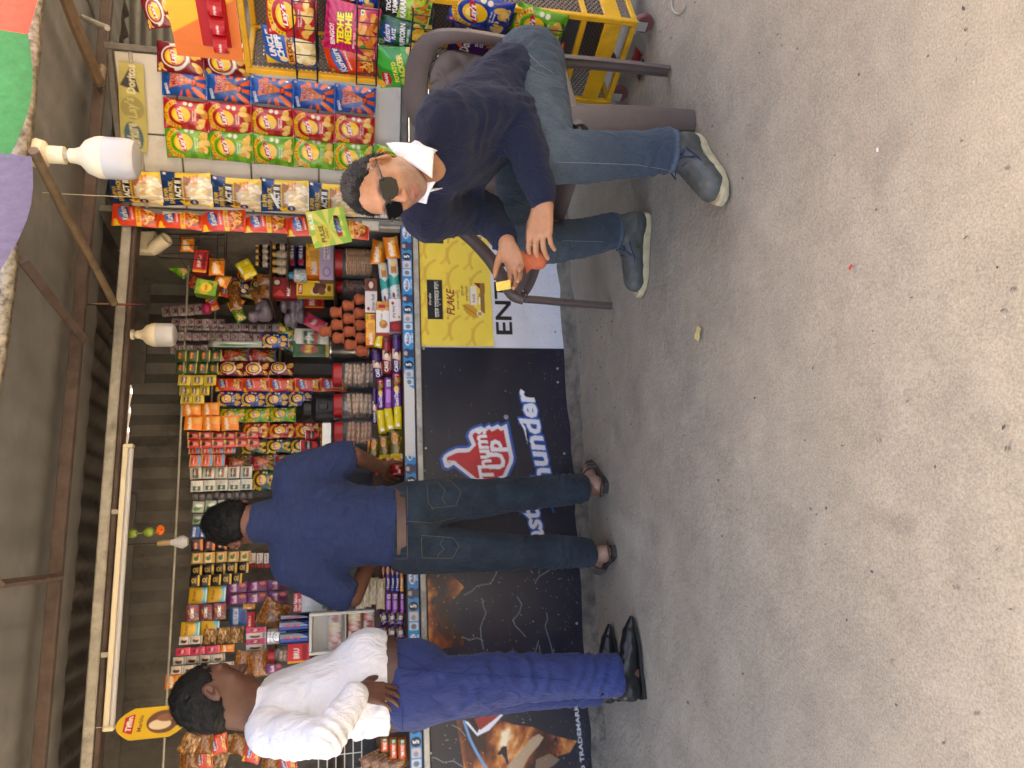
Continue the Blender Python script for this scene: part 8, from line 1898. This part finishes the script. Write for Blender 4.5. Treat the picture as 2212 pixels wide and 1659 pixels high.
for i in range(4):
    x_ = c1 + .035 + i * .07; a_ = [(x_ + .034 * math.cos(t_), -.006 - .034 * math.sin(t_), .03) for t_ in np.linspace(0, math.pi, 12)]
    mb = MB(); mb.sweep(a_, [(-.002, -.024), (.002, -.024), (.002, .024), (-.002, .024)], [((math.cos(t_), -math.sin(t_), 0), (0, 0, 1)) for t_ in np.linspace(0, math.pi, 12)]); obj('ring', mb.mesh('ring', M_redp), clip)
    P = Print(1, .8, 14, (190, 40, 50)); P.text('Pringles', .5, .4, .8, WHITE, .22, 0, .03); w_ = .036
    obj('label', grid_mesh('label', P, lambda u, v: np.stack([x_ + (u - .5) * w_, -.0425 + 0 * u + 6 * ((u - .5) * w_) ** 2, .014 + v * .032], -1), None, M_carton), clip)

# ================================================================ LAMPS AND HANGING THINGS
M_bulbw = mat('bulb_white_plastic', (222, 212, 186), rough=.4, dirt=.3); M_bulbd = mat('bulb_diffuser', (186, 186, 190), rough=.28, trans=0.0, spec=.5, sss=.2)
def led(label, x, y, Y, dia, D_len, holder=True):
    """hanging LED lamp: x,y picture point of the lamp's foot (diffuser end), Y depth"""
    p = at_depth(x, y, Y); R = dia / 2; r = empty('led_lamp', p, 0, label, 'lamp')
    obj('diffuser', MB().lathe([(0, 0), (R * .55, .004), (R * .86, R * .18), (R * .98, R * .45), (R, R * .8), (R, R * 1.55)], 32).mesh('diffuser', M_bulbd), r)
    obj('housing', MB().lathe([(R * 1.01, R * 1.55), (R * 1.01, R * 1.72), (R * .97, R * 1.95), (R * .80, R * 2.35), (R * .45, R * 2.65), (R * .36, R * 2.9), (R * .34, R * 3.15), (R * .26, R * 3.2)], 32).mesh('housing', M_bulbw), r)
    obj('cap', MB().lathe([(R * .23, R * 3.18), (R * .23, R * 3.42)], 20).mesh('cap', M_galv), r)
    obj('holder', MB().lathe([(R * .42, R * 3.35), (R * .42, R * 4.05), (R * .38, R * 4.1)], 20).mesh('holder', M_bulbw), r)
    if holder: obj('rose', MB().lathe([(R * .40, R * 4.08), (R * .62, R * 4.2), (R * .72, R * 4.55), (R * .6, R * 4.85), (0, R * 4.95)], 24).mesh('rose', M_bulbw), r)
    obj('wire', MB().tube([(0, 0, R * 4.8), (R * .1, R * .1, R * 5.3)], .003, 6).mesh('wire', M_black), r)
    return r
big = led('large white LED lamp hanging from the eave in front of the chips', 304, 346, 2.80, .145, 0)
led('smaller LED lamp hanging under the front beam', 382, 724, 3.70, .112, 0, False)
# tube light under the front beam
(sa, za), (sb, zb_) = ST.hit(272, 960, -.03), ST.hit(238, 1578, -.03)
tl = empty('tube_light', ST.W((sa + sb) / 2, -.03, (za + zb_) / 2), ST.a, 'long white tube light fixed below the front beam', 'lamp'); Lt = sa - sb
obj('batten', MB().box(0, .006, .008, Lt, .026, .024, bev=.004).mesh('batten', M_bulbw), tl); obj('tube', MB().tube([(-Lt / 2 + .02, -.002, -.014), (Lt / 2 - .02, -.002, -.014)], .012, 14).mesh('tube', M_bulbd), tl)
for sg in (-1, 1): obj('end_cap', MB().box(sg * (Lt / 2 - .008), .002, -.003, .018, .036, .042, bev=.004).mesh('end_cap', M_bulbw), tl)
for q in (-.25, .25): obj('clip', MB().box(Lt * q, .014, .034, .02, .02, .03).mesh('clip', M_galv), tl)
# old bulb with lime and marigold charm
pb = ST.hit(408, 1170, .12); ob = empty('light_bulb', ST.W(pb[0], .12, pb[1]), 0, 'frosted bulb on a brass holder with a marigold beside it', 'lamp'); R = .030
obj('glass', MB().lathe([(0, 0), (R * .6, .004), (R, R * .8), (R * .95, R * 1.2), (R * .5, R * 2.2), (R * .42, R * 2.6)], 24).mesh('glass', M_bulbd), ob); obj('holder', MB().lathe([(R * .46, R * 2.55), (R * .5, R * 4.4), (R * .4, R * 4.5)], 18).mesh('holder', mat('brass_holder', (150, 130, 96), rough=.45, metal=.5)), ob); obj('cord', MB().tube([(0, 0, R * 4.4), (.0, 0, .34)], .003, 6).mesh('cord', M_black), ob)
ch = ST.hit(345, 1150, .10); cm_ = empty('charm', ST.W(ch[0], .10, ch[1]), 0, 'string charm of limes and an orange marigold hanging by the bulb', 'charm')
limem = mat('lime_skin', (120, 140, 50), rough=.4, noise=.2, nscale=30)
for i, (dz, dx) in enumerate(((.045, .004), (.115, .0), (.17, -.006))): obj('lime', MB().lathe([(0, -.024), (.014, -.02), (.021, -.006), (.021, .006), (.014, .02), (.004, .026), (0, .026)], 16).mesh('lime', limem), cm_, (dx, 0, dz))
mg = MB(); g5 = random.Random(3)
for _ in range(60):
    a, b = g5.uniform(0, 6.28), g5.uniform(-1, 1); rr = .022; c_ = Vector((rr * math.cos(a) * math.sqrt(1 - b * b), rr * math.sin(a) * math.sqrt(1 - b * b), rr * b * .7)); mg.tube([c_ * .4, c_], [.004, .007], 5)
obj('marigold', mg.mesh('marigold', mat('marigold', (222, 110, 30), rough=.9)), cm_, (.012, -.01, -.005)); obj('thread', MB().tube([(0, 0, -.01), (0, 0, .25)], .0015, 5).mesh('thread', M_string), cm_)
# security camera
cc = ST.hit(322, 528, .16); cv = empty('security_camera', ST.W(cc[0], .16, cc[1]), ST.a, 'white security camera on a box inside the right top corner', 'camera')
obj('box', MB().box(.02, .03, .03, .12, .06, .12, bev=.012).mesh('box', M_bulbw), cv); R2 = Matrix.Rotation(math.radians(115), 4, 'X') @ Matrix.Identity(4)
obj('barrel', MB().lathe([(0, 0), (.034, 0), (.036, .02), (.036, .085), (.034, .10), (.028, .10), (.027, .085), (0, .085)], 20, M=Matrix.Translation((-.03, -.01, -.02)) @ Matrix.Rotation(math.radians(-28), 4, 'Y') @ Matrix.Rotation(math.radians(150), 4, 'X')).mesh('barrel', M_bulbw), cv)
# cardboard hangers
def hanger(name, label, pts, P_fn, frame, n, cat, nx=40, th=.003, hole=None, rz=0):
    """flat die-cut card: picture outline -> card in the plane"""
    q = [frame.hit(x, y, n) for x, y in pts]; s0 = min(a for a, b in q); s1 = max(a for a, b in q); z0 = min(b for a, b in q); z1 = max(b for a, b in q)
    return q, s0, s1, z0, z1
# green and yellow sweets card with hand hole, hanging in front of the orange strip
PC = Print(1, 1.0, 60, (150, 190, 74)); PC.burst(.5, .5, 9, (214, 206, 96), .2); PC.rect(.0, .0, 1, .12, (140, 186, 66)); PC.ell(.35, .68, .3, .2, (206, 190, 70)); PC.text('PULSE', .36, .70, .46, (40, 50, 20), .12, 0, .03); PC.text('CANDY', .36, .58, .3, (90, 60, 20), .06); PC.text('PULSE', .72, .9, .4, WHITE, .1, 0, .03)
ca, cb, cw, chh = ST.box(668, 752, 452, 530, -.22)
def card(u, v): return np.stack([(u - .5) * cw, .004 * np.sin(u * 4), (v - .5) * chh], -1)
u_, v_ = np.meshgrid(np.linspace(0, 1, PC.nx), np.linspace(0, 1, PC.ny)); V_ = card(u_, v_).reshape(-1, 3); q = grid_faces(PC.nx, PC.ny); cen = np.stack([u_.ravel()[q].mean(1), v_.ravel()[q].mean(1)], -1)
keep = ~((np.abs(cen[:, 0] - .5) / .30) ** 4 + (np.abs(cen[:, 1] - .26) / .075) ** 4 < 1); o = obj('sweets_card', np_mesh('sweets_card', V_, q[keep], M_carton, PC.grid().reshape(-1, 3)), None, ST.W(ca, -.22, cb), (0, math.radians(-14), ST.a)); so_ = o.modifiers.new('thickness', 'SOLIDIFY'); so_.thickness = .003
tag(o, 'green and yellow sweets card with a hand slot hanging before the orange strip', 'card')
# string from the bamboo with a white paper tag
def wstring(name, pts, label, cat, r=.0016, m=M_string): 
    b = Vector(pts[0]); o = obj(name, MB().tube([Vector(p) - b for p in smoothcurve([tuple(p) for p in pts], 4)], r, 5).mesh(name, m), None, b); return tag(o, label, cat)
p0, p1, p2_ = at_depth(92, 416, 3.0), at_depth(240, 424, 3.2), at_depth(590, 436, 3.45)
wstring('string', [p0, p1, p2_], 'thin string running from the bamboo down to the white tag', 'string')
o = obj('paper_tag', MB().tube([(0, 0, -.035), (0, 0, .035)], .011, 10, flat=.6).mesh('paper_tag', mat('white_paper', (220, 220, 216), rough=.7)), None, at_depth(594, 434, 3.45), (0, math.radians(62), 0)); tag(o, 'rolled white paper tag hanging before the popcorn bags', 'tag')
# edge-on hanging dangler and yellow dangler
def dangler(label, x0, x1, y, n, wid, cols, yaw, P):
    s_, zt = ST.hit(x0, y, n); _, zb = ST.hit(x1, y, n); h_ = zt - zb; 
    def f(u, v): 
        sh = np.clip(np.minimum(v, 1 - v) / .22, 0, 1) ** .5; return np.stack([(u - .5) * wid * sh, 0 * u, (v - 1) * h_], -1)
    o = obj('dangler', grid_mesh('dangler', P, f, lambda u, v: f(u, v) + np.array([0, .003, 0]), M_carton), None, ST.W(s_, n, zt), (0, 0, ST.a + math.radians(yaw))); tag(o, label, 'sign'); obj('thread', MB().tube([(0, 0, 0), (0, 0, .12)], .0015, 5).mesh('thread', M_string), o)
P = Print(1, 2.2, 20, (40, 60, 96)); P.rect(.1, .5, .9, 1.2, (176, 60, 60)); P.rect(.2, 1.2, .8, 1.8, (190, 150, 100)); P.rect(.3, .9, .7, 1.1, (40, 110, 90)); P.text('Nescafe', .5, .35, .8, (200, 60, 60), .2)
dangler('narrow printed card seen almost edge-on, hanging across the beam', 176, 320, 655, -.12, .16, None, 68, P)
P = Print(1, 2.6, 40, (220, 180, 40)); P.rect(.2, 1.95, .8, 2.3, RED); P.text('Tiffin', .5, 2.12, .5, WHITE, .2, 0, .03); P.ell(.5, .9, .36, .6, (110, 70, 50)); P.ell(.42, 1.0, .16, .4, (226, 206, 170)); P.ell(.62, .8, .12, .36, (140, 96, 70)); P.text('Marble', .5, 1.72, .5, (120, 60, 30), .16, 0, .02)
dangler('tall yellow cake card hanging left of the tube light', 250, 405, 1568, -.06, .13, None, 35, P)

# ================================================================ LITTER
g6 = random.Random(9)
def litter(label, x, y, c, sz, cat='litter'):
    p = on_ground(x, y, .004); mb = MB(); n = 7; V_ = []; 
    for j in range(n):
        for i in range(n): V_.append(((i / (n - 1) - .5) * sz * 1.5, (j / (n - 1) - .5) * sz, .003 + sz * .2 * abs(vnoise(np.array([[i * .7 + x, j * .7, 3.3]]), 1.0)[0])))
    o = obj('paper_scrap', np_mesh('paper_scrap', V_, grid_faces(n, n), mat('scrap_%d%d' % (c[0], c[1]), c, rough=.6, noise=.2, nscale=60), None), None, p, (0, 0, g6.uniform(0, 6))); return tag(o, label, cat)
litter('torn pale yellow wrapper lying on the open concrete', 1510, 720, (196, 182, 118), .03); litter('tiny red scrap on the open concrete', 1840, 577, (170, 50, 40), .009); litter('crumpled red wrapper beside the rack castor', 1378, 128, (160, 40, 36), .07); litter('small dark wrapper beside the rack castor', 1388, 152, (60, 36, 34), .05); litter('white fleck of paper near the seated man', 1898, 324, (206, 204, 198), .006)
loop = [on_ground(1465 + 14 * math.cos(t_), 8 + 22 * math.sin(t_), .004) for t_ in np.linspace(0, 5.4, 14)]
wstring('wire_loop', loop, 'loose loop of grey strap lying behind the castor', 'strap', .003, M_galv)
# dark leaf bits and grit scattered over the concrete: too many and too small to count
mb = MB()
for _ in range(330):
    if g6.random() < .6: x, y = g6.uniform(1245, 1330), g6.uniform(640, 1659)
    else: x, y = g6.uniform(1250, 2205), g6.uniform(5, 1655)
    p = on_ground(x, y, .001); a = g6.uniform(0, 6.28); L_ = g6.uniform(.002, .0075); w_ = L_ * g6.uniform(.25, .6); c, s = math.cos(a), math.sin(a)
    mb.poly([(p.x + c * L_, p.y + s * L_, .0035), (p.x - s * w_, p.y + c * w_, .006), (p.x - c * L_, p.y - s * L_, .0035), (p.x + s * w_, p.y - c * w_, .002)])
o = obj('grit', mb.mesh('grit', mat('dark_grit', (78, 71, 62), rough=.9, col2=(120, 112, 100), nscale=3), False)); tag(o, 'dark leaf bits and grit scattered over the concrete', 'grit', kind='stuff')
